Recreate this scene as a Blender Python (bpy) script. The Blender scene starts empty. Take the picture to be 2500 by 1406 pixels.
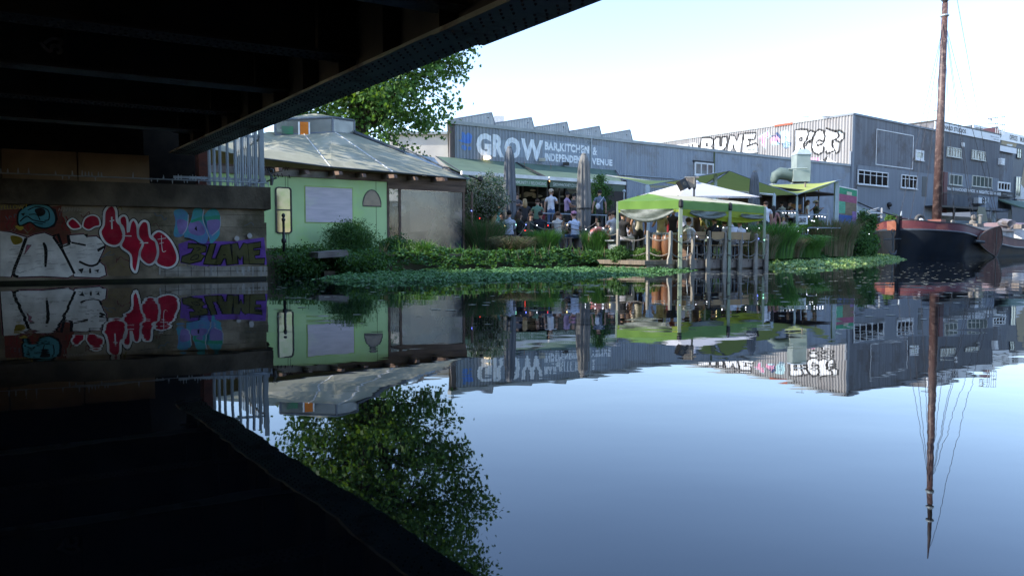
import bpy, bmesh, math, random
from mathutils import Vector, Matrix, noise
from mathutils.geometry import tessellate_polygon
random.seed(7)
R = math.radians
SC = bpy.context.scene
COL = SC.collection
# ---------------------------------------------------------------- camera, sky, sun, exposure
FPX, CXP, CYP, PITCH, CAMH = 1800.0, 1250.0, 703.0, R(3.2), 0.7
cam = bpy.data.cameras.new('camera'); camo = bpy.data.objects.new('camera', cam); COL.objects.link(camo)
cam.sensor_width = 36; cam.lens = 36*FPX/2500; cam.clip_start = .05; cam.clip_end = 3000
camo.location = (0, 0, CAMH); camo.rotation_euler = (R(90)-PITCH, 0, 0)
SC.camera = camo
SUN_EL = R(33); SUN_DIR = Vector((-.97, -.24)).normalized()      # horizontal direction towards the sun
sunv = Vector((SUN_DIR.x*math.cos(SUN_EL), SUN_DIR.y*math.cos(SUN_EL), math.sin(SUN_EL)))
W = bpy.data.worlds.new('World'); SC.world = W; W.use_nodes = True
nt = W.node_tree; nt.nodes.clear()
wo = nt.nodes.new('ShaderNodeOutputWorld'); bg = nt.nodes.new('ShaderNodeBackground'); sky = nt.nodes.new('ShaderNodeTexSky')
sky.sky_type = 'NISHITA'; sky.sun_disc = False; sky.sun_elevation = SUN_EL
sky.sun_rotation = math.atan2(SUN_DIR.x, SUN_DIR.y)
sky.air_density = 1.0; sky.dust_density = .3; sky.ozone_density = 1.9
bg.inputs['Strength'].default_value = .12
tn = nt.nodes.new('ShaderNodeMix'); tn.data_type = 'RGBA'; tn.blend_type = 'MULTIPLY'; tn.inputs['Factor'].default_value = 1; tn.inputs['B'].default_value = (1.0, .965, .995, 1)
nt.links.new(sky.outputs[0], tn.inputs['A']); nt.links.new(tn.outputs['Result'], bg.inputs[0]); nt.links.new(bg.outputs[0], wo.inputs[0])
sl = bpy.data.lights.new('sun', 'SUN'); sl.energy = 2.1; sl.angle = R(.5); sl.color = (1, .93, .83)
so = bpy.data.objects.new('sun', sl); COL.objects.link(so)
so.rotation_euler = sunv.to_track_quat('Z', 'Y').to_euler()
SC.view_settings.view_transform = 'Standard'; SC.view_settings.look = 'None'
SC.view_settings.gamma = 1; SC.view_settings.exposure = 2.02
SC.cycles.max_bounces = 8; SC.cycles.transparent_max_bounces = 12; SC.cycles.caustics_reflective = False
SC.cycles.caustics_refractive = False

# ---------------------------------------------------------------- projection helpers
def ray(px, py):
    r = (px-CXP)/FPX; u = -(py-CYP)/FPX
    return Vector((r, math.cos(PITCH)+u*math.sin(PITCH), -math.sin(PITCH)+u*math.cos(PITCH)))
def at(px, py, d):
    v = ray(px, py); return Vector((0, 0, CAMH)) + v*(d/v.y)
def gz(px, py, z=0):
    v = ray(px, py); return Vector((0, 0, CAMH)) + v*((z-CAMH)/v.z)
class Plane:
    def __init__(s, a, b):
        s.o = Vector((a[0], a[1])); d = Vector((b[0], b[1])) - s.o; s.len = d.length; s.d = d.normalized()
        s.n = Vector((s.d.y, -s.d.x))
    def P(s, u, z, n=0):
        q = s.o + s.d*u + s.n*n; return Vector((q.x, q.y, z))
    def hit(s, px, py, n=0):
        v = ray(px, py); o = s.o + s.n*n
        t = (o.dot(s.n))/(v.x*s.n.x+v.y*s.n.y)
        p = Vector((0, 0, CAMH)) + v*t
        return (Vector((p.x, p.y))-s.o).dot(s.d), p.z
    def pt(s, px, py, n=0):
        u, z = s.hit(px, py, n); return s.P(u, z, n)
    def rect(s, l, t, b, r, n=0):
        u0, z1 = s.hit(l, t, n); _, z0 = s.hit(l, b, n); u1, _ = s.hit(r, t, n)
        return u0, u1, z0, z1

# ---------------------------------------------------------------- materials
MT = {}
def mat(name, c, rough=.7, c2=None, scale=3., stretch=(1, 1, 1), bump=0, bscale=None, metal=0, spec=.5, detail=6, lo=.35, hi=.65, c3=None, s3=.5, trans=0, emit=None, es=0):
    if name in MT: return MT[name]
    m = bpy.data.materials.new(name); m.use_nodes = True; MT[name] = m
    t = m.node_tree; N = t.nodes; L = t.links; b = N['Principled BSDF']
    b.inputs['Roughness'].default_value = rough; b.inputs['Metallic'].default_value = metal
    b.inputs['Specular IOR Level'].default_value = spec
    b.inputs['Base Color'].default_value = (*c, 1)
    if c2 is None and emit is None: c2 = tuple(x*.82 for x in c)
    tc = N.new('ShaderNodeTexCoord'); mp = N.new('ShaderNodeMapping'); mp.inputs['Scale'].default_value = stretch
    L.new(tc.outputs['Object'], mp.inputs[0])
    if c2 is not None:
        nz = N.new('ShaderNodeTexNoise'); nz.inputs['Scale'].default_value = scale; nz.inputs['Detail'].default_value = detail
        L.new(mp.outputs[0], nz.inputs['Vector'])
        cr = N.new('ShaderNodeValToRGB'); cr.color_ramp.elements[0].position = lo; cr.color_ramp.elements[1].position = hi
        cr.color_ramp.elements[0].color = (*c, 1); cr.color_ramp.elements[1].color = (*c2, 1)
        L.new(nz.outputs['Fac'], cr.inputs[0]); out = cr.outputs[0]
        if c3 is not None:
            n3 = N.new('ShaderNodeTexNoise'); n3.inputs['Scale'].default_value = s3; n3.inputs['Detail'].default_value = 8; n3.inputs['Roughness'].default_value = .7
            L.new(tc.outputs['Object'], n3.inputs['Vector'])
            r3 = N.new('ShaderNodeValToRGB'); r3.color_ramp.elements[0].position = .5; r3.color_ramp.elements[1].position = .62
            L.new(n3.outputs['Fac'], r3.inputs[0])
            mx = N.new('ShaderNodeMix'); mx.data_type = 'RGBA'; L.new(r3.outputs[0], mx.inputs['Factor']); L.new(out, mx.inputs['A'])
            mx.inputs['B'].default_value = (*c3, 1); out = mx.outputs['Result']
        L.new(out, b.inputs['Base Color'])
    if bump:
        nb = N.new('ShaderNodeTexNoise'); nb.inputs['Scale'].default_value = bscale or scale*4; nb.inputs['Detail'].default_value = 5
        L.new(mp.outputs[0], nb.inputs['Vector'])
        bp = N.new('ShaderNodeBump'); bp.inputs['Strength'].default_value = bump; bp.inputs['Distance'].default_value = .02
        L.new(nb.outputs['Fac'], bp.inputs['Height']); L.new(bp.outputs[0], b.inputs['Normal'])
    if trans:   # thin translucent sheet (cloth, leaf)
        tr = N.new('ShaderNodeBsdfTranslucent'); ms = N.new('ShaderNodeMixShader'); ms.inputs[0].default_value = trans
        tr.inputs[0].default_value = (*[min(1, x*1.25) for x in c], 1)
        if trans > .3 and c2 is not None and name.startswith('leaf'): tr.inputs[0].default_value = (min(1, c[0]*2.4), min(1, c[1]*1.9), c[2]*.8, 1)
        o = N['Material Output']; L.new(b.outputs[0], ms.inputs[1]); L.new(tr.outputs[0], ms.inputs[2]); L.new(ms.outputs[0], o.inputs[0])
    if emit is not None:
        b.inputs['Emission Color'].default_value = (*emit, 1); b.inputs['Emission Strength'].default_value = es
    return m
def glass_mat(name, tint, alpha, rough=.05, body=(.3, .32, .35)):
    if name in MT: return MT[name]
    m = bpy.data.materials.new(name); m.use_nodes = True; MT[name] = m
    t = m.node_tree; N = t.nodes; L = t.links; b = N['Principled BSDF']
    b.inputs['Base Color'].default_value = (*body, 1); b.inputs['Roughness'].default_value = rough; b.inputs['Specular IOR Level'].default_value = .8
    if name == 'plastic_painted_reflections':  # murky reflections painted into the sheet colour as noise
        a_ = N.new('ShaderNodeTexCoord'); q_ = N.new('ShaderNodeTexNoise'); q_.inputs['Scale'].default_value = .9; q_.inputs['Detail'].default_value = 5; q_.inputs['Distortion'].default_value = 1.2; r_ = N.new('ShaderNodeValToRGB'); L.new(a_.outputs['Object'], q_.inputs['Vector']); L.new(q_.outputs['Fac'], r_.inputs[0]); r_.color_ramp.elements[0].position = .35; r_.color_ramp.elements[1].position = .68; r_.color_ramp.elements[0].color = (.03, .045, .07, 1); r_.color_ramp.elements[1].color = (.26, .22, .25, 1); e_ = r_.color_ramp.elements.new(.52); e_.color = (.10, .11, .10, 1); L.new(r_.outputs[0], b.inputs['Base Color'])
    tr = N.new('ShaderNodeBsdfTransparent'); tr.inputs[0].default_value = (*tint, 1)
    ms = N.new('ShaderNodeMixShader')
    tc = N.new('ShaderNodeTexCoord'); nz = N.new('ShaderNodeTexNoise'); nz.inputs['Scale'].default_value = 1.3; nz.inputs['Detail'].default_value = 3
    L.new(tc.outputs['Object'], nz.inputs['Vector'])
    mr = N.new('ShaderNodeMapRange'); mr.inputs['From Min'].default_value = .3; mr.inputs['From Max'].default_value = .7
    mr.inputs['To Min'].default_value = max(0, alpha-.18); mr.inputs['To Max'].default_value = min(1, alpha+.18)
    L.new(nz.outputs['Fac'], mr.inputs['Value']); L.new(mr.outputs[0], ms.inputs[0])
    bp = N.new('ShaderNodeBump'); bp.inputs['Strength'].default_value = .25; bp.inputs['Distance'].default_value = .02
    L.new(nz.outputs['Fac'], bp.inputs['Height']); L.new(bp.outputs[0], b.inputs['Normal'])
    L.new(tr.outputs[0], ms.inputs[1]); L.new(b.outputs[0], ms.inputs[2]); L.new(ms.outputs[0], N['Material Output'].inputs[0])
    return m

# ---------------------------------------------------------------- mesh builder
class MB:
    def __init__(s): s.v = []; s.f = []; s.m = []; s.cm = 0
    def face(s, pts):
        k = len(s.v); s.v += [tuple(p) for p in pts]; s.f.append(tuple(range(k, k+len(pts)))); s.m.append(s.cm); return s
    def hexa(s, p):    # 8 points: bottom 4 ccw, top 4 ccw
        k = len(s.v); s.v += [tuple(q) for q in p]
        for f in ((3, 2, 1, 0), (4, 5, 6, 7), (0, 1, 5, 4), (1, 2, 6, 5), (2, 3, 7, 6), (3, 0, 4, 7)):
            s.f.append(tuple(k+i for i in f)); s.m.append(s.cm)
        return s
    def box(s, x0, x1, y0, y1, z0, z1, M=None):
        p = [Vector(q) for q in ((x0, y0, z0), (x1, y0, z0), (x1, y1, z0), (x0, y1, z0), (x0, y0, z1), (x1, y0, z1), (x1, y1, z1), (x0, y1, z1))]
        if M is not None: p = [M @ q for q in p]
        return s.hexa(p)
    def wbox(s, pl, u0, u1, z0, z1, n0, n1):
        return s.hexa([pl.P(u0, z0, n1), pl.P(u1, z0, n1), pl.P(u1, z0, n0), pl.P(u0, z0, n0), pl.P(u0, z1, n1), pl.P(u1, z1, n1), pl.P(u1, z1, n0), pl.P(u0, z1, n0)])
    def prism(s, pts, vec):
        pts = [Vector(p) for p in pts]; vec = Vector(vec); k = len(s.v); n = len(pts)
        s.v += [tuple(p) for p in pts] + [tuple(p+vec) for p in pts]
        s.f.append(tuple(range(k, k+n))); s.f.append(tuple(range(k+2*n-1, k+n-1, -1))); s.m += [s.cm]*2
        for i in range(n):
            j = (i+1) % n; s.f.append((k+i, k+n+i, k+n+j, k+j)); s.m.append(s.cm)
        return s
    def path(s, pts, rad, n=8, cap=True):
        pts = [Vector(p) for p in pts]
        if not isinstance(rad, (list, tuple)): rad = [rad]*len(pts)
        k = len(s.v)
        for i, p in enumerate(pts):
            d = (pts[min(i+1, len(pts)-1)]-pts[max(i-1, 0)]).normalized()
            a = d.cross(Vector((0, 0, 1)))
            if a.length < .15: a = d.cross(Vector((0, 1, 0)))
            a.normalize(); b = d.cross(a)
            for j in range(n):
                t = 2*math.pi*j/n; s.v.append(tuple(p+(a*math.cos(t)+b*math.sin(t))*rad[i]))
        for i in range(len(pts)-1):
            for j in range(n):
                q = (j+1) % n; s.f.append((k+i*n+j, k+i*n+q, k+(i+1)*n+q, k+(i+1)*n+j)); s.m.append(s.cm)
        if cap:
            s.f.append(tuple(k+j for j in range(n-1, -1, -1))); s.f.append(tuple(k+(len(pts)-1)*n+j for j in range(n))); s.m += [s.cm]*2
        return s
    def lathe(s, c, prof, n=12, fr=None):    # prof: (r, z) list; fr(angle, i) scales radius
        c = Vector(c); k = len(s.v)
        for i, (r, z) in enumerate(prof):
            for j in range(n):
                t = 2*math.pi*j/n; q = r*(fr(t, i) if fr else 1)
                s.v.append((c.x+q*math.cos(t), c.y+q*math.sin(t), c.z+z))
        for i in range(len(prof)-1):
            for j in range(n):
                q = (j+1) % n; s.f.append((k+i*n+j, k+i*n+q, k+(i+1)*n+q, k+(i+1)*n+j)); s.m.append(s.cm)
        s.f.append(tuple(k+j for j in range(n-1, -1, -1))); s.f.append(tuple(k+(len(prof)-1)*n+j for j in range(n))); s.m += [s.cm]*2
        return s
    def ball(s, c, r, n=8, m=6, M=None):
        if not isinstance(r, (tuple, list)): r = (r, r, r)
        k = len(s.v); c = Vector(c)
        for i in range(m+1):
            a = math.pi*i/m
            for j in range(n):
                t = 2*math.pi*j/n; q = Vector((r[0]*math.sin(a)*math.cos(t), r[1]*math.sin(a)*math.sin(t), -r[2]*math.cos(a)))
                if M is not None: q = M @ q
                s.v.append(tuple(c+q))
        for i in range(m):
            for j in range(n):
                q = (j+1) % n; s.f.append((k+i*n+j, k+i*n+q, k+(i+1)*n+q, k+(i+1)*n+j)); s.m.append(s.cm)
        return s
    def torus(s, c, R0, r, ax, n=24, m=8, up=None):
        c = Vector(c); ax = Vector(ax).normalized(); a = ax.cross(Vector((0, 0, 1)))
        if a.length < .1: a = ax.cross(Vector((0, 1, 0)))
        a.normalize(); b = ax.cross(a); k = len(s.v)
        for i in range(n):
            t = 2*math.pi*i/n; d = a*math.cos(t)+b*math.sin(t)
            for j in range(m):
                q = 2*math.pi*j/m; s.v.append(tuple(c+d*(R0+r*math.cos(q))+ax*r*math.sin(q)))
        for i in range(n):
            for j in range(m):
                i2 = (i+1) % n; j2 = (j+1) % m
                s.f.append((k+i*m+j, k+i2*m+j, k+i2*m+j2, k+i*m+j2)); s.m.append(s.cm)
        return s
    def build(s, name, m, parent=None, smooth=False, local=False):
        me = bpy.data.meshes.new(name); me.from_pydata(s.v, [], s.f)
        if isinstance(m, (list, tuple)):
            for q in m: me.materials.append(q)
            for p, i in zip(me.polygons, s.m): p.material_index = i
        else: me.materials.append(m)
        if smooth:
            bm = bmesh.new(); bm.from_mesh(me); bmesh.ops.remove_doubles(bm, verts=bm.verts, dist=1e-4)
            for p in bm.faces: p.smooth = True
            bm.to_mesh(me); bm.free()
        me.update(); o = bpy.data.objects.new(name, me); COL.objects.link(o)
        if parent is not None:
            o.parent = parent
            if parent.type == 'EMPTY' and not local: o.matrix_parent_inverse = Matrix.Translation(-parent.location)
        return o
def tag(o, label=None, cat=None, group=None, kind=None):
    if label: o['label'] = label
    if cat: o['category'] = cat
    if group: o['group'] = group
    if kind: o['kind'] = kind
    return o
def thing(name, label, cat, loc=(0, 0, 0), group=None, rz=0):
    o = bpy.data.objects.new(name, None); COL.objects.link(o); o.location = loc; o.rotation_euler = (0, 0, rz); o.empty_display_size = .2
    return tag(o, label, cat, group)
def struct(name, mb, m, label=None):
    o = mb.build(name, m); o['kind'] = 'structure'; o['label'] = label or name; o['category'] = name.split('_')[0]; return o
def copy_tree(o, parent=None):
    c = o.copy(); COL.objects.link(c)
    if parent is not None: c.parent = parent
    for ch in list(o.children): copy_tree(ch, c)
    return c

# ---------------------------------------------------------------- paint on walls (2D shapes laid on a wall's own plane, following its ribs)
def prof(u, pitch, amp):
    if not pitch: return 0
    t = (u/pitch) % 1
    return amp*(0 if t < .25 else (t-.25)*4 if t < .5 else 1 if t < .75 else (1-t)*4)
class Decal:
    def __init__(s, pl, pitch=0, amp=0, f=None): s.pl = pl; s.pitch = pitch; s.amp = amp; s.t = []; s.f = f or (lambda x, y: (x, y))
    def uv(s, p): return s.pl.hit(*s.f(*p))
    def poly(s, pts, raw=False, smooth=0):
        q = pts if raw else [s.uv(p) for p in pts]
        if smooth: q = spline(q, smooth, True)
        for tri in tessellate_polygon([[Vector((a, b, 0)) for a, b in q]]): s.t.append([q[i] for i in tri])
        return s
    def stroke(s, pts, w, smooth=4, closed=False, raw=False, taper=False):
        q = pts if raw else [s.uv(p) for p in pts]
        if smooth and len(q) > 2: q = spline(q, smooth, closed)
        if closed: q = q+[q[0]]
        L = []; Rr = []
        for i, p in enumerate(q):
            if closed and i in (0, len(q)-1): a, b = q[-2], q[1]
            else: a, b = q[max(i-1, 0)], q[min(i+1, len(q)-1)]
            d = Vector((b[0]-a[0], b[1]-a[1])); d = d.normalized() if d.length > 1e-9 else Vector((1, 0))
            ww = w/2*(1+.18*noise.noise(Vector((p[0]*3, p[1]*3, 0))))
            if taper: ww *= .35+.65*math.sin(math.pi*(i+.5)/len(q))
            L.append((p[0]-d.y*ww, p[1]+d.x*ww)); Rr.append((p[0]+d.y*ww, p[1]-d.x*ww))
        for i in range(len(q)-1): s.t.append([L[i], L[i+1], Rr[i+1]]); s.t.append([L[i], Rr[i+1], Rr[i]])
        return s
    def text(s, txt, u0, u1, z0, z1, bold=.0, shear=0):
        for tri in text_tris(txt, bold): s.t.append([(u0+(x+shear*y)*(u1-u0), z0+y*(z1-z0)) for x, y in tri])
        return s
    def build(s, name, m, parent, n=.004):
        bm = bmesh.new()
        for tri in s.t:
            try: bm.faces.new([bm.verts.new((a, b, 0)) for a, b in tri])
            except ValueError: pass
        if s.pitch and bm.verts:
            us = [v.co.x for v in bm.verts]; k = math.floor(min(us)/s.pitch*4); k1 = math.ceil(max(us)/s.pitch*4)
            for i in range(k, k1+1):
                bmesh.ops.bisect_plane(bm, geom=bm.verts[:]+bm.edges[:]+bm.faces[:], dist=1e-5, plane_co=(i*s.pitch/4, 0, 0), plane_no=(1, 0, 0))
        if s.pl is globals().get('PP'): n *= .35
        for v in bm.verts: v.co = s.pl.P(v.co.x, v.co.y, prof(v.co.x, s.pitch, s.amp)+n)
        bm.normal_update()
        fl = [f for f in bm.faces if f.normal.x*s.pl.n.x+f.normal.y*s.pl.n.y < 0]
        if fl: bmesh.ops.reverse_faces(bm, faces=fl)
        me = bpy.data.meshes.new(name); bm.to_mesh(me); bm.free(); me.materials.append(m)
        o = bpy.data.objects.new(name, me); COL.objects.link(o)
        if parent is not None:
            o.parent = parent
            if parent.type == 'EMPTY': o.matrix_parent_inverse = Matrix.Translation(-parent.location)
        return o
def spline(q, k, closed):
    out = []; n = len(q)
    for i in range(n if closed else n-1):
        g = (lambda j: q[j % n]) if closed else (lambda j: q[max(0, min(n-1, j))])
        a, b, c, d = g(i-1), g(i), g(i+1), g(i+2)
        for j in range(k):
            t = j/k
            out.append(tuple(.5*((2*b[m])+(-a[m]+c[m])*t+(2*a[m]-5*b[m]+4*c[m]-d[m])*t*t+(-a[m]+3*b[m]-3*c[m]+d[m])*t**3) for m in range(2)))
    if not closed: out.append(q[-1])
    return out
TC = {}
def text_tris(txt, bold=0):
    k = (txt, bold)
    if k in TC: return TC[k]
    c = bpy.data.curves.new('t', 'FONT'); c.body = txt; c.offset = bold; c.resolution_u = 3; c.space_character = 1+bold*2
    o = bpy.data.objects.new('t', c); COL.objects.link(o)
    dg = bpy.context.evaluated_depsgraph_get(); me = bpy.data.meshes.new_from_object(o.evaluated_get(dg))
    me.calc_loop_triangles()
    xs = [v.co.x for v in me.vertices]; ys = [v.co.y for v in me.vertices]
    x0, x1, y0, y1 = min(xs), max(xs), min(ys), max(ys)
    r = [[((me.vertices[i].co.x-x0)/(x1-x0), (me.vertices[i].co.y-y0)/(y1-y0)) for i in t.vertices] for t in me.loop_triangles]
    bpy.data.objects.remove(o); bpy.data.curves.remove(c); bpy.data.meshes.remove(me)
    TC[k] = r; return r
def corr(mb, pl, u0, u1, z0, z1, pitch, amp, n=0):
    us = [u0]; i = math.ceil(u0/pitch*4+1e-6)
    while i*pitch/4 < u1: us.append(i*pitch/4); i += 1
    us.append(u1); k = len(mb.v)
    for u in us:
        q = prof(u, pitch, amp)+n
        mb.v.append(tuple(pl.P(u, z0, q))); mb.v.append(tuple(pl.P(u, z1, q)))
    for i in range(len(us)-1):
        a = k+2*i; mb.f.append((a, a+2, a+3, a+1)); mb.m.append(mb.cm)
def window(pl, rc, cols, fm, gm, parent, n=.08, split=None, fw=.07, name='window'):
    u0, u1, z0, z1 = rc; f = MB()
    f.wbox(pl, u0, u1, z0, z0+fw, n-.04, n+.05); f.wbox(pl, u0, u1, z1-fw, z1, n-.04, n+.05)
    f.wbox(pl, u0, u0+fw, z0+fw, z1-fw, n-.04, n+.05); f.wbox(pl, u1-fw, u1, z0+fw, z1-fw, n-.04, n+.05)
    for i in range(1, cols):
        u = u0+(u1-u0)*i/cols; f.wbox(pl, u-fw*.4, u+fw*.4, z0+fw, z1-fw, n-.035, n+.045)
    if split:
        z = z0+(z1-z0)*split; f.wbox(pl, u0+fw, u1-fw, z-fw*.3, z+fw*.3, n-.03, n+.04)
    f.wbox(pl, u0-.06, u1+.06, z0-.06, z0-.003, n-.04, n+.12)
    o = f.build(name, fm, parent)
    g = MB(); g.wbox(pl, u0+.01, u1-.01, z0+.01, z1-.01, n-.02, n); g.build('pane', gm, o)
    return o

# ---------------------------------------------------------------- foliage
def leaves(mb, centers, per, spread, size, rnd, shape='quad', droop=.3, flat=0):
    for c in centers:
        for _ in range(per):
            p = Vector(c)+Vector((rnd.gauss(0, spread), rnd.gauss(0, spread), rnd.gauss(0, spread*.75)))
            s = size*rnd.uniform(.6, 1.3)
            a = Vector((rnd.gauss(0, 1), rnd.gauss(0, 1), rnd.gauss(0, 1)*(1-flat)-droop)).normalized()
            b = a.cross(Vector((rnd.gauss(0, 1), rnd.gauss(0, 1), rnd.gauss(0, 1)))).normalized()
            nn = a.cross(b)
            if shape == 'quad': mb.face([p-b*s*.35, p+a*s*.5+nn*s*.1, p+b*s*.35, p-a*s*.5])
            elif shape == 'star':
                pts = []
                for j in range(10):
                    t = math.pi*2*j/10; r = s*(.55 if j % 2 == 0 else .3); pts.append(p+a*math.cos(t)*r+b*math.sin(t)*r)
                mb.face(pts)
            else: mb.face([p-b*s*.12, p+a*s, p+b*s*.12])
def tree(name, label, base, h, crown_c, crown_r, nclump, per, size, bark, leafm, seed, group=None, shape='star', spread=.5, gap=.0, limbs=9):
    rnd = random.Random(seed); base = Vector(base); t = thing(name, label, 'tree', base, group)
    cc = Vector(crown_c); w = MB(); top = Vector((cc.x*.6+base.x*.4, cc.y*.6+base.y*.4, cc.z+crown_r[2]*.5))
    pts = [base-Vector((0, 0, .3))]; m = 7
    for i in range(1, m+1):
        f = i/m; pts.append(base.lerp(top, f)+Vector((rnd.uniform(-.25, .25), rnd.uniform(-.25, .25), 0))*f)
    r0 = h*.022+.05
    w.path(pts, [r0*(1.25-.95*i/m) for i in range(m+1)], 9)
    cs = []
    while len(cs) < nclump:
        v = Vector((rnd.uniform(-1, 1), rnd.uniform(-1, 1), rnd.uniform(-1, 1)))
        if .35 < v.length < 1:
            q = Vector((v.x*crown_r[0], v.y*crown_r[1], v.z*crown_r[2]))
            s = 1+.28*noise.noise(q*.5+Vector((seed, 0, 0)))
            if noise.noise(q*.45+Vector((0, seed, 3))) > -.32+gap: cs.append(cc+q*s)
    for i in range(limbs):
        a = pts[rnd.randint(2, m-1)]; b = rnd.choice(cs); mid = a.lerp(b, .5)+Vector((rnd.uniform(-.4, .4), rnd.uniform(-.4, .4), rnd.uniform(0, .6)))
        w.path([a, mid, b], [r0*.45, r0*.25, .02], 6)
    for c in cs[::3]:
        a = min(pts[2:], key=lambda p: (p-c).length); w.path([a.lerp(c, .35), a.lerp(c, .7)+Vector((0, 0, .15)), c], [.05, .03, .01], 4, False)
    w.build('trunk', bark, t, True)
    lm = MB(); leaves(lm, cs, per, spread, size, rnd, shape)
    lm.m = [rnd.choice((0, 0, 1, 2)) for _ in lm.f]
    lm.build('crown', leafm, t); return t
def bush(name, label, cat, c, r, n, per, size, leafm, seed, stemm, shape='quad', spread=None, group=None):
    rnd = random.Random(seed); c = Vector(c); t = thing(name, label, cat, (c.x, c.y, c.z-r[2]), group); cs = []
    while len(cs) < n:
        v = Vector((rnd.uniform(-1, 1), rnd.uniform(-1, 1), rnd.uniform(-1, 1)))
        if .3 < v.length < 1:
            q = Vector((v.x*r[0], v.y*r[1], v.z*r[2])); cs.append(c+q*(1+.25*noise.noise(q*1.6+Vector((seed, 0, 0)))))
    s = MB(); b = Vector((c.x, c.y, c.z-r[2]-.15))
    for q in cs[::4]: s.path([b+Vector((rnd.uniform(-.1, .1), rnd.uniform(-.1, .1), 0)), b.lerp(q, .6)+Vector((0, 0, .05)), q], [.02, .014, .006], 4, False)
    s.build('stems', stemm, t)
    lm = MB(); leaves(lm, cs, per, spread or r[0]*.22, size, rnd, shape)
    lm.m = [rnd.choice((0, 0, 1)) for _ in lm.f]
    lm.build('foliage', leafm, t); return t
def grass(name, label, c, rad, h, n, ms, seed, lean=.35, w=.018, cat='grass', group=None):
    rnd = random.Random(seed); c = Vector(c); mb = MB()
    for i in range(n):
        a = rnd.uniform(0, 6.283); q = rad*math.sqrt(rnd.random())*.6
        b = c+Vector((q*math.cos(a), q*math.sin(a), -.05)); hh = h*rnd.uniform(.55, 1.1)
        ln = lean*rnd.uniform(.3, 1.6)*hh; d = Vector((math.cos(a), math.sin(a), 0)) if rnd.random() < .8 else Vector((rnd.uniform(-1, 1), rnd.uniform(-1, 1), 0))
        ww = w*rnd.uniform(.6, 1.3); sd = Vector((-d.y, d.x, 0)).normalized() if rnd.random() < .5 else Vector((1, 0, 0)); pv = None
        mb.cm = rnd.choice((0, 0, 0, 1)) if len(ms) == 2 else rnd.randrange(len(ms))
        for k in range(4):
            f = k/3; p = b+d*ln*f*f+Vector((0, 0, hh*(f-.28*f*f*f*(1 if lean < .5 else 2))))
            z = ww*(1-f)**.7
            cur = (p-sd*z, p+sd*z)
            if pv: mb.face([pv[0], pv[1], cur[1], cur[0]] if k < 3 else [pv[0], pv[1], p])
            pv = cur
    o = mb.build(name, ms); return tag(o, label, cat, group)
# ---------------------------------------------------------------- shared materials
M_conc = mat('stone', (.36, .31, .22), .9, (.13, .11, .078), 1.6, (1, 1, 1.3), .5, 14, spec=.2, c3=(.11, .10, .06), s3=.9)
M_cope = mat('coping_stone', (.16, .135, .095), .9, (.055, .048, .036), 1.4, bump=.5, bscale=16, spec=.15, c3=(.04, .032, .022), s3=.45)
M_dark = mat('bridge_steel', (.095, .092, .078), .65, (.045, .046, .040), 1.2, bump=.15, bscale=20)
M_flange = mat('bridge_flange_paint', (.46, .54, .50), .6, (.32, .38, .35), 1.3, bump=.1, bscale=18, c3=(.16, .12, .09), s3=.9)
M_rivet = mat('rivet_steel', (.05, .05, .048), .7)
M_brick = mat('old_brick', (.20, .07, .045), .9, (.11, .05, .04), 5, (1, 1, 3), .4)
M_galv = mat('galvanised_steel', (.36, .41, .44), .45, (.26, .3, .32), 4, (1, 1, .4), metal=.35)
M_wood = mat('weathered_wood', (.27, .23, .19), .85, (.15, .12, .10), 5, (1, 1, .25), .3)
M_wood2 = mat('brown_wood', (.16, .10, .07), .8, (.08, .05, .035), 4, (.4, .4, 2), .3)
M_black = mat('black_paint', (.012, .012, .013), .5)
M_white = mat('white_paint', (.78, .79, .78), .5, (.62, .63, .62), 2)
M_whiteg = mat('white_frame', (.70, .72, .73), .45, (.55, .57, .58), 2)
M_glassd = mat('dark_glass', (.012, .015, .017), .06, spec=.15)
M_glassg = mat('green_glass', (.05, .09, .085), .08, (.09, .12, .12), .8, spec=.5)
M_curtain = mat('curtained_glass', (.24, .23, .19), .25, (.04, .045, .045), 1.6, (3, 3, .5), spec=.8)
M_green = mat('leaf_green', (.06, .15, .03), .6, (.08, .19, .04), 3, trans=.35)
M_green2 = mat('leaf_deep_green', (.035, .10, .028), .6, (.048, .125, .034), 3, trans=.35)
M_green3 = mat('leaf_yellow_green', (.07, .15, .03), .6, (.09, .18, .035), 3, trans=.4)
M_bark = mat('bark', (.05, .04, .03), .9, (.03, .025, .02), 6, (1, 1, .3), .5)
M_grey_leaf = mat('leaf_grey_flower', (.34, .35, .29), .8, (.22, .25, .18), 4, trans=.2)
M_grassg = mat('grass_bright', (.07, .19, .03), .6, (.10, .24, .04), 4, trans=.35)
M_grassd = mat('grass_dark', (.06, .14, .04), .7, (.08, .17, .045), 4, trans=.3)
M_grassy = mat('grass_dry', (.22, .18, .10), .8, (.14, .12, .06), 4, trans=.3)
M_mud = mat('mud', (.06, .05, .035), .95, (.035, .035, .02), 2, bump=.6)

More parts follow.
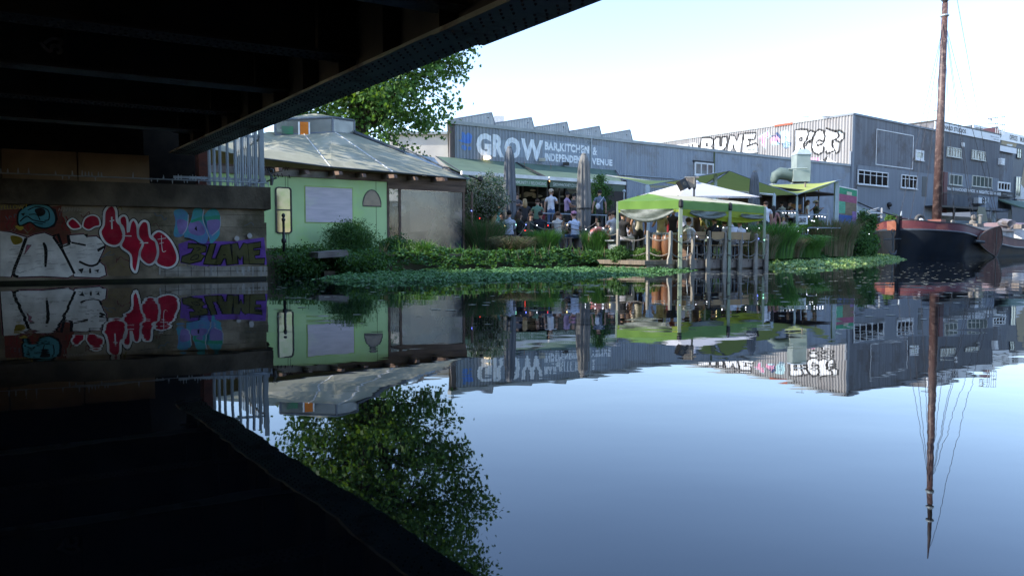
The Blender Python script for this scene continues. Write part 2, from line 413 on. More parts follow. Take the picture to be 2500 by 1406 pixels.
# ---------------------------------------------------------------- water and ground
m = bpy.data.materials.new('canal_water'); m.use_nodes = True; t = m.node_tree; N = t.nodes; L = t.links; b = N['Principled BSDF']
b.inputs['Base Color'].default_value = (.007, .010, .014, 1); b.inputs['Roughness'].default_value = .012; b.inputs['IOR'].default_value = 1.68; b.inputs['Specular Tint'].default_value = (.76, .88, 1.0, 1)
tc = N.new('ShaderNodeTexCoord')
mp = N.new('ShaderNodeMapping'); mp.inputs['Scale'].default_value = (.55, .9, 1); L.new(tc.outputs['Object'], mp.inputs[0])
n1 = N.new('ShaderNodeTexNoise'); n1.inputs['Scale'].default_value = .7; n1.inputs['Detail'].default_value = 2; L.new(mp.outputs[0], n1.inputs['Vector'])
n2 = N.new('ShaderNodeTexNoise'); n2.inputs['Scale'].default_value = 4.5; n2.inputs['Detail'].default_value = 2; L.new(mp.outputs[0], n2.inputs['Vector'])
ma = N.new('ShaderNodeMath'); ma.operation = 'MULTIPLY_ADD'; ma.inputs[1].default_value = .10; n3 = N.new('ShaderNodeTexNoise'); n3.inputs['Scale'].default_value = .22; n3.inputs['Detail'].default_value = 3; L.new(mp.outputs[0], n3.inputs['Vector'])
mr = N.new('ShaderNodeMapRange'); mr.inputs['From Min'].default_value = .42; mr.inputs['From Max'].default_value = .68; mr.inputs['To Min'].default_value = .5; mr.inputs['To Max'].default_value = 1.7; L.new(n3.outputs['Fac'], mr.inputs['Value'])
mm = N.new('ShaderNodeMath'); mm.operation = 'MULTIPLY'; L.new(n2.outputs['Fac'], mm.inputs[0]); L.new(mr.outputs[0], mm.inputs[1]); L.new(mm.outputs[0], ma.inputs[0]); L.new(n1.outputs['Fac'], ma.inputs[2])
bp = N.new('ShaderNodeBump'); bp.inputs['Strength'].default_value = 1; bp.inputs['Distance'].default_value = .0060
L.new(ma.outputs[0], bp.inputs['Height']); L.new(bp.outputs[0], b.inputs['Normal']); M_water = m
w = MB(); w.face([(-600, -60, 0), (700, -60, 0), (700, 900, 0), (-600, 900, 0)]); struct('water', w, M_water, 'still dark canal water with mirror reflections')
bank = [(-60, -8), (-9.6, 15.4), (-5.6, 17.3), (5.1, 25.1), (8.9, 27.8), (16, 37), (22.4, 49.5), (60, 79), (400, 360)]
g = MB(); g.face([(x, y, .5) for x, y in bank]+[(400, 880, .5), (-590, 880, .5), (-590, -8, .5)])
for (a, c) in zip(bank, bank[1:]): g.face([(a[0], a[1], -1), (c[0], c[1], -1), (c[0], c[1], .5), (a[0], a[1], .5)])
for (a, c) in zip(bank[3:7], bank[4:8]):
    dv = Vector((c[0]-a[0], c[1]-a[1])).normalized(); nn = Vector((dv.y, -dv.x))*.6; g.face([(a[0]+nn.x, a[1]+nn.y, -.12), (c[0]+nn.x, c[1]+nn.y, -.12), (c[0], c[1], .46), (a[0], a[1], .46)])
struct('ground', g, mat('earth', (.12, .10, .07), .95, (.06, .07, .035), 1.2, bump=.5), 'earth bank of the canal')
PP = Plane((-9.6, 13.85), (-5.3, 15.95))         # face of the bridge pier
TP = Plane((0, -2.2), (4.3, -.1))
g = MB(); g.wbox(TP, -40, 40, -1, .35, 0, 9); struct('towpath', g, mat('path_gravel', (.2, .18, .15), .95, (.13, .12, .1), 6), 'towpath under the bridge')
near = MB(); near.wbox(TP, -34, 16, .352, 4.0, 2.6, 8)
o = near.build('abutment_wall', M_brick); tag(o, 'brick wall under the bridge behind the towpath', 'wall')

# opposite bank, outside the frame: dark buildings added for barge and glass to mirror
OB = Plane((13, -6), (13+66, -6+62))
g = MB(); g.wbox(OB, -4, 150, -1, .6, .0, 60); struct('opposite_bank', g, mat('bank_grass', (.035, .055, .02), .9, (.05, .05, .03), 1, spec=.1), 'opposite canal bank outside the frame')
ob = thing('unseen_warehouse', 'long brown brick warehouse added outside the frame for dark reflections', 'warehouse', OB.P(40, .6, 4))
g = MB(); g.wbox(OB, 28, 120, .602, 8.0, 6, 18); g.build('wall', mat('brown_brick', (.05, .036, .028), .9, (.035, .027, .022), 4, spec=.2), ob); g = MB(); g.wbox(OB, 27.7, 119.9, 8.002, 8.3, 5.8, 18.2); g.build('unseen_parapet', M_cope, ob); g = MB(); g.wbox(OB, 90, 320, .602, 19, 18.4, 36); g.build('unseen_block', MT['brown_brick'], ob)
for i in range(15): g = MB(); g.wbox(OB, 30+i*6, 32.4+i*6, 2, 4, 5.95, 5.99); g.build('window', M_glassd, ob)
# ---------------------------------------------------------------- railway bridge
br = thing('railway_bridge', 'dark riveted steel railway bridge crossing over the canal', 'bridge', (.75, 6, 2.7))
D = Vector((-.597, .802, 0)); I = Vector((-.802, -.597, 0)); MG = Matrix(((D.x, I.x, 0, .75), (D.y, I.y, 0, 6), (0, 0, 1, 0), (0, 0, 0, 1)))
def riv(mb, p, r=.019, up=-1):
    k = len(mb.v)
    for rr, h in ((r, 0), (r*.75, .012), (0.3*r, .018)):
        for j in range(6):
            a = j*math.pi/3; mb.v.append((p[0]+rr*math.cos(a), p[1]+rr*math.sin(a), p[2]+up*h))
    for i in range(2):
        for j in range(6):
            q = (j+1) % 6; mb.f.append((k+i*6+j, k+i*6+q, k+i*6+6+q, k+i*6+6+j)); mb.m.append(mb.cm)
    mb.f.append(tuple(k+12+j for j in range(6))); mb.m.append(mb.cm)
g = MB()
g.box(-15, 12.9, .25, .28, 2.745, 4.35, MG); g.box(-15, 12.9, .0, .55, 4.35, 4.39, MG)
for i in range(24): x = -14.5+i*1.16; g.box(x, x+.02, .28, .5, 2.75, 4.34, MG); g.box(x, x+.02, .04, .25, 2.75, 4.34, MG)
g.build('girder_web', M_dark, br)
g = MB(); g.box(-15, 12.9, 0, .55, 2.705, 2.742, MG); g.box(-15, 1.75, -.02, .57, 2.682, 2.703, MG); g.box(-15, -3.2, -.01, .56, 2.660, 2.680, MG)
g.box(-15, 12.9, .285, .38, 2.745, 2.77, MG); g.build('bottom_flange', M_flange, br)
g = MB()
for i in range(330):
    x = -12+i*.075; z = 2.705 if x > 1.75 else 2.682 if x > -3.2 else 2.66
    for j, y in enumerate((.05, .115, .19, .36, .435, .5)):
        if (i+j) % 2: riv(g, MG @ Vector((x, y, z)), .0145)
tag(g.build('rivets', M_rivet, br), kind='stuff')
C = Vector((-.874, -.486, 0)); Cn = Vector((.486, -.874, 0))
for n_, yy in enumerate((1.6, 3.5, 5.4, 7.35, 9.25, 11.1, 12.95, 14.8)):
    st = Vector((.75-.745*(yy-6)-.25*.802, yy-.25*.597, 0)); MC = Matrix(((C.x, Cn.x, 0, st.x), (C.y, Cn.y, 0, st.y), (0, 0, 1, 0), (0, 0, 0, 1)))
    g = MB(); g.box(.05, 24, -.012, .012, 2.985, 3.92, MC); g.box(.05, 24, -.19, .19, 2.95, 2.98, MC)
    for i in range(10): x = .5+i*2.3; g.box(x, x+.02, .013, .15, 2.985, 3.9, MC)
    g.build('cross_girder', M_dark, br)
    g = MB()
    for i in range(150):
        x = .2+i*.1
        for y in (-.13, -.06, .06, .13):
            if yy > 4: riv(g, MC @ Vector((x+(.05 if abs(y) > .1 else 0), y, 2.95)), .02)
    g.box(.05, 20, -.17, .17, 2.939, 2.948, MC) if n_ % 2 else None
    tag(g.build('girder_rivets', M_rivet if n_ % 2 == 0 else M_flange, br), kind='stuff')
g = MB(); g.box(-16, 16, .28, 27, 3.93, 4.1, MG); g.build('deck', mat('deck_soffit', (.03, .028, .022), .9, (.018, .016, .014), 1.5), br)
g = MB(); g.box(-15, 12.9, -.02, .25, 4.4, 6.9, MG); g.build('unseen_parapet', M_dark, br)  # out of view, raised so the bridge shadow reaches farther along the bank
for yy in (1.6, 3.5, 5.4, 7.35, 9.25, 11.1, 12.95):
    s0_ = Vector((.75-.745*(yy-6)-.25*.802, yy-.25*.597, 0)); pg = Plane((s0_+C*22).to_2d(), s0_.to_2d())
    if 3.15 < pg.hit(125, 112)[1] < 3.8: break
dd = Decal(pg); dd.stroke([(108, 108), (128, 96), (150, 100), (146, 112), (122, 116)], .04); dd.stroke([(98, 106), (122, 128), (128, 112), (146, 118), (148, 130), (138, 130)], .04)
dd.build('painted_tag', mat('faded_white_paint', (.85, .85, .8), .9), br, .016)

# ---------------------------------------------------------------- pier under the bridge
pier = thing('bridge_pier', 'stone bridge pier covered in graffiti beside the water', 'pier', PP.P(0, 0))
g = MB(); L0 = PP.len
# roughened right edge: stack of courses
zz = [-1, .03, .3, .62, .93, 1.22, 1.5]; rr_ = random.Random(3)
g.wbox(PP, -32, L0-.12, -1, 1.5, -5, 0)
for a, b_ in zip(zz, zz[1:]): g.wbox(PP, L0-.119, L0+rr_.uniform(-.04, .03), a+.002, b_-.002, -4.9, -.004)
g.build('pier_wall', M_conc, pier)
g = MB(); g.wbox(PP, -32, L0+.09, 1.503, 1.97, -5.05, .10); g.build('coping', M_cope, pier)
g = MB(); g.wbox(PP, -32, L0-.02, -.5, .06, -.1, .03); g.build('slime_band', mat('wet_slime', (.02, .026, .012), .4, (.01, .012, .008), 3), pier)
K = 3.676; F1 = lambda x, y: (x/K, 350+y/K)
P_ = lambda n_, c, c2=None: mat(n_, c, .85, c2 or tuple(q*.6 for q in c), 3.5, bump=.3, bscale=25, spec=.2, c3=tuple(q*.72+.02 for q in c), s3=1.7)
pw = P_('paint_dirty_white', (.85, .85, .80), (.58, .58, .54)); pk = P_('paint_black', (.015, .015, .015)); prd = P_('paint_crimson', (.45, .012, .04))
ppk = P_('paint_pink_line', (.5, .18, .25)); ptl = P_('paint_teal', (.10, .36, .42)); ppu = P_('paint_purple', (.20, .09, .42)); pol = P_('paint_olive', (.10, .10, .035))
pye = P_('paint_yellow', (.55, .42, .06)); ptq = P_('paint_turquoise', (.06, .38, .36), (.12, .2, .42)); plil = P_('paint_lilac', (.28, .22, .48)); pgr = P_('paint_green', (.04, .36, .2)); prb = P_('paint_redbrown', (.22, .05, .035), (.1, .05, .03))
def D1(): return Decal(PP, f=F1)
d = D1(); d.poly([(0, 600), (560, 560), (560, 900), (300, 830), (0, 780)]); d.poly([(545, 640), (640, 800), (620, 900), (560, 905)]); d.build('graffiti_ground', prb, pier, .003)
d = D1(); d.poly([(930, 900), (1060, 930), (1160, 1020), (1180, 1190), (980, 1190), (900, 1070)]); d.build('graffiti_ground', P_('paint_tan', (.22, .17, .09), (.14, .11, .07)), pier, .003)
d = D1(); d.poly([(1440, 1108), (1600, 1105), (2400, 1106), (2400, 1190), (1435, 1196)]); d.build('pale_course', mat('pale_stone_course', (.40, .38, .32), .9, (.22, .20, .16), 4, bump=.4, spec=.2), pier, .002)
d = D1()
for x in range(1480, 2400, 118): d.stroke([(x, 1108), (x+2, 1192)], .008, 0)
d.stroke([(1440, 1150), (2400, 1146)], .008, 0); d.stroke([(1200, 620), (2380, 648)], .006, 0); d.stroke([(0, 700), (1000, 730), (2390, 760)], .005, 0); d.build('mortar_joint', pk, pier, .006)
rq = random.Random(44); OT = [P_('old_tag_a', (.25, .22, .17)), P_('old_tag_b', (.16, .05, .05)), P_('old_tag_c', (.12, .15, .17)), P_('old_tag_d', (.22, .18, .05))]
for k_, m_ in enumerate(OT):
    d = D1()
    for _ in range(11):
        x, y = rq.uniform(20, 2300), rq.uniform(560, 1150); pts = [(x, y)]
        for _ in range(rq.randint(3, 6)): x += rq.uniform(5, 38); y += rq.uniform(-42, 42); pts.append((x, min(1180, max(550, y))))
        d.stroke(pts, rq.choice((.010, .014, .02)), 4)
    d.build('painted_tag', m_, pier, .004)
WH = [[(0, 790), (90, 800), (235, 845), (222, 880), (170, 1000), (95, 1198), (0, 1192)],
      [(242, 852), (310, 822), (400, 805), (478, 840), (560, 960), (668, 1170), (610, 1203), (380, 1190), (165, 1198), (122, 1162)],
      [(555, 915), (640, 888), (622, 828), (750, 818), (778, 842), (865, 836), (925, 885), (940, 925), (908, 1000), (880, 1058), (935, 1100), (950, 1180), (890, 1203), (668, 1195), (640, 1100)]]
d = D1()
for q in WH: d.stroke(q, .055, 0, True)
d.build('graffiti_outline', ppk, pier, .004)
d = D1()
for q in WH: d.stroke(q, .04, 0, True)
d.build('graffiti_outline', pk, pier, .006)
d = D1()
for q in WH: d.poly(q)
d.build('graffiti_letters', pw, pier, .008)
d = D1()
d.stroke([(390, 890), (412, 960), (408, 1110)], .06, 3, taper=True); d.stroke([(235, 850), (180, 1000), (120, 1165), (165, 1198)], .05, 3); d.stroke([(478, 840), (560, 960), (668, 1170)], .045, 3)
d.stroke([(640, 890), (770, 915)], .035, 0); d.stroke([(710, 1060), (800, 1098), (870, 1085), (900, 1040)], .04, 3); d.poly([(240, 910), (285, 912), (215, 1005)]); d.poly([(700, 1130), (752, 1120), (735, 1170)])
d.poly([(800, 1125), (815, 1120), (820, 1165), (800, 1165)]); d.poly([(840, 1140), (890, 1130), (880, 1165), (870, 1150)]); d.poly([(870, 950), (950, 910), (935, 940), (880, 975)]); d.poly([(755, 818), (790, 812), (782, 850)])
d.stroke([(478, 835), (520, 815), (560, 930), (620, 905), (612, 822)], .05, 0)
d.build('graffiti_lines', pk, pier, .011)
d = D1(); d.poly([(245, 915), (278, 918), (222, 990)]); d.build('graffiti_lines', ppk, pier, .013)
d = D1(); rr_ = random.Random(5)
for _ in range(70):
    q = rr_.choice(WH); x = rr_.uniform(min(p[0] for p in q)+60, max(p[0] for p in q)-60); y = rr_.uniform(900, 1170); d.stroke([(x, y), (x+rr_.uniform(30, 90), y-rr_.uniform(0, 12))], .006, 0)
d.build('graffiti_scratches', P_('paint_worn_grey', (.25, .25, .23)), pier, .012)
d = D1()
for _ in range(3):
    x = rr_.uniform(110, 150); d.poly([(95, 830), (180, 840), (205, 870), (180, 900), (120, 905)], smooth=3)
d.poly([(135, 745), (190, 738), (212, 760), (180, 782)], smooth=3); d.build('paint_spill', pye, pier, .013)
RD = [[(900, 800), (930, 730), (940, 610), (1000, 556), (1042, 600), (1052, 700), (1100, 750), (1112, 830), (1080, 900), (1020, 922), (945, 890)],
      [(1070, 690), (1108, 648), (1142, 680), (1150, 800), (1168, 718), (1200, 685), (1232, 735), (1242, 840), (1282, 900), (1255, 975), (1240, 1080), (1218, 1158), (1180, 1110), (1170, 1000), (1085, 925), (1112, 830)],
      [(1240, 760), (1280, 700), (1330, 718), (1348, 838), (1402, 885), (1418, 980), (1390, 1062), (1330, 1090), (1262, 1035), (1256, 972), (1282, 900), (1243, 840)],
      [(1366, 832), (1432, 788), (1530, 868), (1592, 1000), (1575, 1085), (1500, 1118), (1402, 1075), (1418, 980), (1400, 885)],
      [(606, 712), (648, 675), (690, 700), (727, 755), (660, 772), (622, 748)], [(742, 735), (765, 672), (828, 644), (885, 668), (898, 735), (850, 752), (800, 778), (757, 762)]]
for w_, m_, nn, nm in ((.075, pk, .014, 'graffiti_outline'), (.042, pw, .020, 'graffiti_outline')):
    d = D1()
    for i, q in enumerate(RD): d.stroke(q, w_*(1 if i < 4 else .7), 4, True)
    d.build(nm, m_, pier, nn)
d = D1()
for q in RD: d.poly(q, smooth=4)
d.build('graffiti_letters', prd, pier, .017)
d = D1(); d.stroke([(1003, 660), (1005, 770)], .025, 0); d.stroke([(985, 700), (1025, 690)], .02, 0); d.stroke([(1095, 830), (1180, 832)], .02, 0); d.stroke([(1255, 895), (1330, 893)], .02, 0); d.stroke([(1448, 825), (1450, 900)], .012, 0); d.stroke([(1415, 862), (1490, 850)], .012, 0); d.stroke([(1430, 900), (1470, 890)], .012, 0); d.stroke([(1450, 900), (1460, 970), (1490, 965)], .012)
d.build('graffiti_lines', pw, pier, .023)
HD = [(168, 650), (190, 605), (262, 562), (350, 550), (438, 570), (488, 640), (486, 715), (420, 755), (340, 745), (270, 702), (178, 733)]
d = D1(); d.stroke(HD, .06, 4, True); d.poly([(400, 560), (500, 590), (520, 680), (490, 750), (420, 765)]); d.build('graffiti_outline', pk, pier, .014)
d = D1(); d.poly(HD, smooth=4); d.build('graffiti_figure', ptl, pier, .017)
d = D1(); d.poly([(310, 600), (360, 580), (405, 600), (400, 640), (350, 655)], smooth=3); d.stroke([(180, 700), (240, 655), (300, 690), (410, 710)], .022); d.stroke([(300, 712), (385, 725)], .016); d.stroke([(250, 600), (330, 570), (430, 600), (440, 680), (400, 695)], .02); d.stroke([(260, 640), (330, 640), (360, 690)], .018); d.poly([(188, 632), (225, 625), (210, 655)]); d.build('graffiti_lines', pk, pier, .019)
d = D1(); d.poly([(1600, 905), (1700, 870), (1950, 880), (2100, 880), (2240, 860), (2370, 845), (2395, 1090), (2240, 1080), (2050, 1100), (1800, 1102), (1620, 1075)]); d.build('graffiti_ground', ppu, pier, .004)
TQ = [[(1560, 830), (1575, 700), (1560, 610), (1630, 590), (1690, 640), (1680, 750), (1640, 830)], [(1650, 830), (1710, 700), (1740, 590), (1800, 578), (1830, 640), (1870, 760), (1860, 870), (1820, 900), (1700, 850)], [(1820, 680), (1880, 595), (1940, 590), (1978, 660), (1972, 760), (1965, 830), (1890, 900), (1870, 790)]]
d = D1()
for q in TQ: d.poly(q, smooth=4)
d.build('graffiti_letters', ptq, pier, .007)
d = D1()
for q in ([(1590, 690), (1680, 700), (1670, 790), (1610, 810)], [(1700, 720), (1790, 700), (1840, 790), (1800, 830), (1700, 800)], [(1860, 700), (1970, 690), (1960, 780), (1890, 820)]): d.poly(q, smooth=4)
d.build('graffiti_fill', plil, pier, .010)
d = D1()
for q in ([(1715, 690), (1830, 650), (1835, 680), (1715, 715)], [(1840, 660), (1975, 645), (1975, 680), (1850, 690)]): d.poly(q)
d.build('graffiti_fill', pgr, pier, .012)
d = D1(); d.stroke([(1830, 590), (1820, 680), (1850, 770), (1880, 850)], .018); d.stroke([(1690, 640), (1680, 750), (1640, 820)], .015); d.stroke([(1978, 660), (1972, 760), (1900, 830)], .015); d.build('graffiti_lines', P_('paint_pale', (.5, .55, .6)), pier, .014)
d = D1(); d.poly([(1745, 770), (1762, 740), (1772, 790)]); d.stroke([(1655, 850), (1740, 870), (1800, 905), (1890, 905)], .02); d.build('graffiti_lines', pk, pier, .015)
BL = {'B': [(1690, 905), (1790, 912), (1850, 930), (1840, 970), (1790, 985), (1830, 1010), (1800, 1050), (1700, 1075), (1630, 1060), (1640, 1020), (1720, 990), (1745, 940), (1690, 935)],
      'L': [(1890, 905), (1930, 900), (1905, 990), (1895, 1040), (1960, 1035), (1950, 1085), (1830, 1078), (1850, 1020)],
      'A': [(1990, 920), (2060, 905), (2090, 1085), (2040, 1088), (2030, 1030), (2000, 1035), (1975, 1085), (1925, 1080)],
      'M': [(2085, 905), (2125, 900), (2150, 960), (2190, 900), (2220, 905), (2235, 1080), (2190, 1080), (2185, 1000), (2155, 1040), (2125, 1000), (2130, 1080), (2090, 1082)],
      'E': [(2225, 905), (2340, 890), (2335, 930), (2270, 940), (2275, 965), (2330, 960), (2325, 995), (2280, 1005), (2290, 1040), (2375, 1035), (2370, 1080), (2240, 1078)]}
d = D1()
for q in BL.values(): d.stroke(q, .06, 0, True)
d.build('graffiti_outline', pk, pier, .018)
d = D1()
for q in BL.values(): d.poly(q)
d.build('graffiti_letters', pol, pier, .021)
d = D1(); d.stroke([(1735, 1010), (1780, 1000), (1770, 1035), (1710, 1045)], .018, closed=True); d.stroke([(1760, 935), (1800, 945), (1765, 965)], .015); d.stroke([(2000, 1000), (2025, 1000)], .02, 0); d.build('graffiti_lines', pk, pier, .023)
d = D1(); rr_ = random.Random(8)
for x in (1890, 1900, 1935, 2120, 2130, 2175, 2190, 2230, 2240, 2270, 2335, 2345, 2380, 1435): d.stroke([(x, 1105), (x+rr_.uniform(-8, 8), 1105+rr_.uniform(30, 95))], .03, 0)
for x, y in ((2125, 855), (2240, 830)): d.poly([(x+22*math.cos(a), y+26*math.sin(a)) for a in [i*.63 for i in range(10)]])
d.poly([(1535, 480), (1650, 470), (1660, 510), (1600, 535), (1540, 520)], smooth=3); d.build('lime_stains', P_('lime', (.42, .42, .38), (.25, .25, .22)), pier, .024)
d = D1(); u0, u1, z0, z1 = PP.rect(0, 350+552/K, 350+590/K, 215/K); d.text('YELLOW', u0, u1, z0, z1, -.01); d.stroke([(238, 545), (236, 575)], .012, 0); d.stroke([(236, 588), (237, 592)], .012, 0); d.build('painted_tag', pye, pier, .016)
d = D1(); rr_ = random.Random(2)
for x in range(525, 740, 24): d.stroke([(x, 610), (x+8, 560+rr_.uniform(0, 20)), (x+14, 600), (x+24, 570+rr_.uniform(0, 30))], .012, 0)
d.stroke([(715, 630), (745, 640)], .012, 0); d.stroke([(785, 605), (800, 585), (785, 580)], .012); d.stroke([(825, 590), (845, 620), (865, 585)], .012, 0); d.stroke([(935, 570), (905, 580), (900, 630), (920, 660)], .016); d.stroke([(895, 620), (925, 622)], .012, 0)
d.build('painted_tag', P_('paint_pale_tag', (.4, .36, .3)), pier, .016)
d = D1(); rr_ = random.Random(12)
for x in (60, 110, 170, 250, 300, 380, 430, 560, 590): d.stroke([(x, 640+rr_.uniform(-20, 30)), (x+20, 700), (x-5, 740), (x+15, 780)], .02)
d.build('painted_tag', P_('paint_old_red', (.28, .03, .03)), pier, .006)
g = MB()
for x, y in ((2125, 855), (2240, 830)):
    c = PP.pt(*F1(x, y), .04); g.path([c, c+Vector((PP.n.x, PP.n.y, 0))*.03], .05, 10)
g.build('bolt_plate', mat('bolt_white', (.5, .5, .48), .6), pier)

# upper abutment behind the pier
ab = thing('abutment', 'brown panelled abutment wall in the dark above the pier', 'wall', PP.P(0, 1.97, -1.2))
g = MB(); uA = PP.hit(365, 440, -1.2)[0]; uB = PP.hit(6, 440, -1.2)[0]; uC = PP.hit(192, 440, -1.2)[0]
for a, b_ in ((-30, uB-.03), (uB, uC-.025), (uC, uA)): g.wbox(PP, a, b_, 1.98, 2.66, -1.6, -1.2)
g.build('wall_panel', mat('brown_panel', (.28, .20, .12), .85, (.17, .12, .075), 1.5, bump=.2), ab)
g = MB(); g.wbox(PP, -30, PP.hit(480, 420, -3.4)[0], 1.98, 3.9, -4.8, -3.4); g.wbox(PP, -30, uA-.1, 2.662, 3.9, -1.9, -1.62); g.build('back_wall', mat('dark_brick', (.022, .018, .014), .9, (.012, .011, .01), 4, spec=.1), ab)  # near-black brick closing the recess behind the panels
g = MB(); uD = PP.hit(486, 420, -.9)[0]; g.wbox(PP, uD, uD+.22, 1.98, 3.6, -2.4, -.9); g.build('brick_pilaster', M_brick, ab)
# spiked rail
sp = thing('spike_rail', 'rusty anti-climb rail of small spikes along the pier top', 'spike rail', PP.P(0, 2.0, .02))
g = MB(); zr = 2.08; uS = PP.hit(2, 430)[0]; uE = L0+.06; g.path([PP.P(uS-3, zr, .0), PP.P(uE, zr-.02, .0)], .014, 6); g.build('rail', M_galv, sp)
g = MB(); rr_ = random.Random(4); u = uS
while u < uE:
    if u > uS+2.9 or rr_.random() < .35:
        s = 1 if rr_.random() < .55 else -1; c = PP.P(u, zr, rr_.uniform(-.02, .02)); hh = rr_.uniform(.07, .11)
        a_ = Vector((PP.d.x, PP.d.y, 0))*.017; nn_ = Vector((PP.n.x, PP.n.y, 0))*.006
        g.hexa([c-a_-nn_, c+a_-nn_, c+a_+nn_, c-a_+nn_]+[c+Vector((rr_.uniform(-.01, .01), 0, s*hh))+q*.05 for q in (-a_-nn_, a_-nn_, a_+nn_, -a_+nn_)])
    u += .055
g.build('spikes', M_galv, sp)
# palisade fence
fe = thing('palisade_fence', 'galvanised steel palisade fence standing on the pier top', 'fence', PP.P(L0-.8, 1.97, -.35))
n0 = -.25
for px in (512, 524, 538, 556, 575, 592, 608, 624):
    u, _ = PP.hit(px, 440, n0); g = MB()
    for a, q in ((-.028, .01), (.0, .018)): pass
    g.hexa([PP.P(u-.03, 1.975, n0), PP.P(u+.03, 1.975, n0), PP.P(u+.03, 1.975, n0-.012), PP.P(u-.03, 1.975, n0-.012), PP.P(u-.03, 3.35, n0), PP.P(u+.03, 3.35, n0), PP.P(u+.03, 3.35, n0-.012), PP.P(u-.03, 3.35, n0-.012)])
    g.wbox(PP, u-.008, u+.008, 1.975, 3.33, n0+.001, n0+.016); g.build('pale', M_galv, fe)
g = MB(); ua = PP.hit(500, 440, n0)[0]; ub = PP.hit(641, 440, n0)[0]; g.wbox(PP, ua-.6, ub, 2.12, 2.17, n0-.05, n0-.014); g.wbox(PP, ua-.6, ub, 3.05, 3.10, n0-.05, n0-.014); g.build('rail', M_galv, fe)
g = MB(); g.wbox(PP, ub-.05, ub+.04, 1.975, 3.5, n0-.06, n0+.03); g.build('post', M_galv, fe)
sd = Plane(PP.P(ub, 0, n0-.06).to_2d(), PP.P(ub-.25, 0, n0-3.2).to_2d())
for i in range(13): g = MB(); g.wbox(sd, .2+i*.22, .26+i*.22, 1.975, 3.35, -.02, 0); g.build('pale', M_galv, fe)
g = MB(); g.wbox(sd, 0, 3, 2.12, 2.17, .002, .04); g.wbox(sd, 0, 3, 3.05, 3.1, .002, .04); g.build('rail', M_galv, fe)
lk = MB(); c = PP.P(L0+.12, 2.02, .0); lk.torus(c+Vector((0, 0, .30)), .05, .014, (0, 1, 0), 12, 6); lk.path([c, c+Vector((.02, 0, .14)), c+Vector((-.02, 0, .25))], [.03, .045, .02], 6); lk.path([c+Vector((-.1, 0, .08)), c+Vector((.12, 0, .16))], .018, 5)
tag(lk.build('mooring_hook', mat('dull_iron', (.10, .12, .12), .6, (.06, .06, .06), 6)), 'small twisted iron hook at the corner of the pier coping', 'hook')

# ---------------------------------------------------------------- green canal house
HP = Plane((-6.72, 20), (-1.5, 23.55)); uG = HP.hit(945, 500)[0]; uL = -1.4; uR = HP.hit(1135, 500)[0]
ho = thing('canal_house', 'lime green timber cabin with a shallow grey felt roof and glazed lantern', 'cabin', HP.P(1, .5))
M_lime = mat('lime_wall_paint', (.54, .73, .34), .7, (.46, .65, .30), 1.1, c3=(.50, .74, .25), s3=.5)
ZB = .66
zt0 = 2.62
g = MB(); g.wbox(HP, uL, uG, ZB, zt0, -.12, 0); g.wbox(HP, uL, uL+.1, ZB, zt0, -4, -.121); g.build('wall', M_lime, ho)
g = MB()
for uu in (.35, 2.95, 3.02): g.wbox(HP, uG-uu-.006, uG-uu+.006, ZB, zt0, .001, .004)
g.build('board_joints', mat('joint_dirt', (.10, .14, .07), .9), ho)
g = MB(); g.wbox(HP, uL, uG+.02, .3, ZB-.004, -3.8, -.02); g.wbox(HP, uG, uR, .3, .5, -3.8, .02); g.build('base', M_cope, ho)
g = MB(); g.wbox(HP, uL, uR+.03, zt0+.003, 2.86, -.1, .04); g.wbox(HP, uG+.004, uR, 2.42, zt0, -.06, .03); g.build('eaves_beam', M_wood2, ho)
P2 = lambda a: HP.rect(*a)
# windows: tall, wide, arched
u0, u1, z0, z1 = P2((671, 456, 570, 711)); g = MB()
def rring(mb, pl, u0, u1, z0, z1, r, w_, n0, n1):
    def ring(i):
        q = []
        for cx, cz, a0 in ((u1-r, z1-r, 0), (u0+r, z1-r, 90), (u0+r, z0+r, 180), (u1-r, z0+r, 270)):
            for k in range(5): a = R(a0+k*22.5); q.append((cx+(r-i)*math.cos(a), cz+(r-i)*math.sin(a)))
        return q
    A, B_ = ring(0), ring(w_); n = len(A)
    for i in range(n):
        j = (i+1) % n
        mb.face([pl.P(*A[i], n1), pl.P(*B_[i], n1), pl.P(*B_[j], n1), pl.P(*A[j], n1)]); mb.face([pl.P(*A[i], n0), pl.P(*A[i], n1), pl.P(*A[j], n1), pl.P(*A[j], n0)]); mb.face([pl.P(*B_[i], n1), pl.P(*B_[i], n0), pl.P(*B_[j], n0), pl.P(*B_[j], n1)])
rring(g, HP, u0, u1, z0, z1, .09, .035, 0, .04); g.wbox(HP, u0+.035, u1-.035, z0+(z1-z0)*.49, z0+(z1-z0)*.52, .01, .035)
wf = g.build('window', M_black, ho); g = MB(); g.wbox(HP, u0+.03, u1-.03, z0+.03, z1-.03, .002, .012); g.build('pane', mat('mirror_glass', (.22, .20, .16), .05, (.15, .17, .10), 4, metal=.6), wf)  # brown and green of a reflection put into the pane colour
u0, u1, z0, z1 = P2((745, 456, 542, 859)); g = MB()
g.wbox(HP, u0-.03, u1+.03, z0-.03, z1+.03, .0, .008); wf = g.build('window', mat('yellowed_green_surround', (.42, .6, .16), .7), ho)
m_blind = mat('pale_blind_film', (.64, .56, .60), .45, (.48, .43, .47), 1.5, (1.2, 1.2, 9), lo=.3, hi=.7, spec=.6, c3=(.60, .60, .50), s3=.45)
g = MB(); g.wbox(HP, u0, u1, z0, z1, .009, .02); g.build('pane', m_blind, wf)
d = Decal(HP)
u0, u1, z0, z1 = P2((885, 463, 503, 930)); A = [(u0+(u1-u0)*.5*(1-math.cos(math.pi*i/12)), z0+(z1-z0)*math.sin(math.pi*i/12)) for i in range(13)]
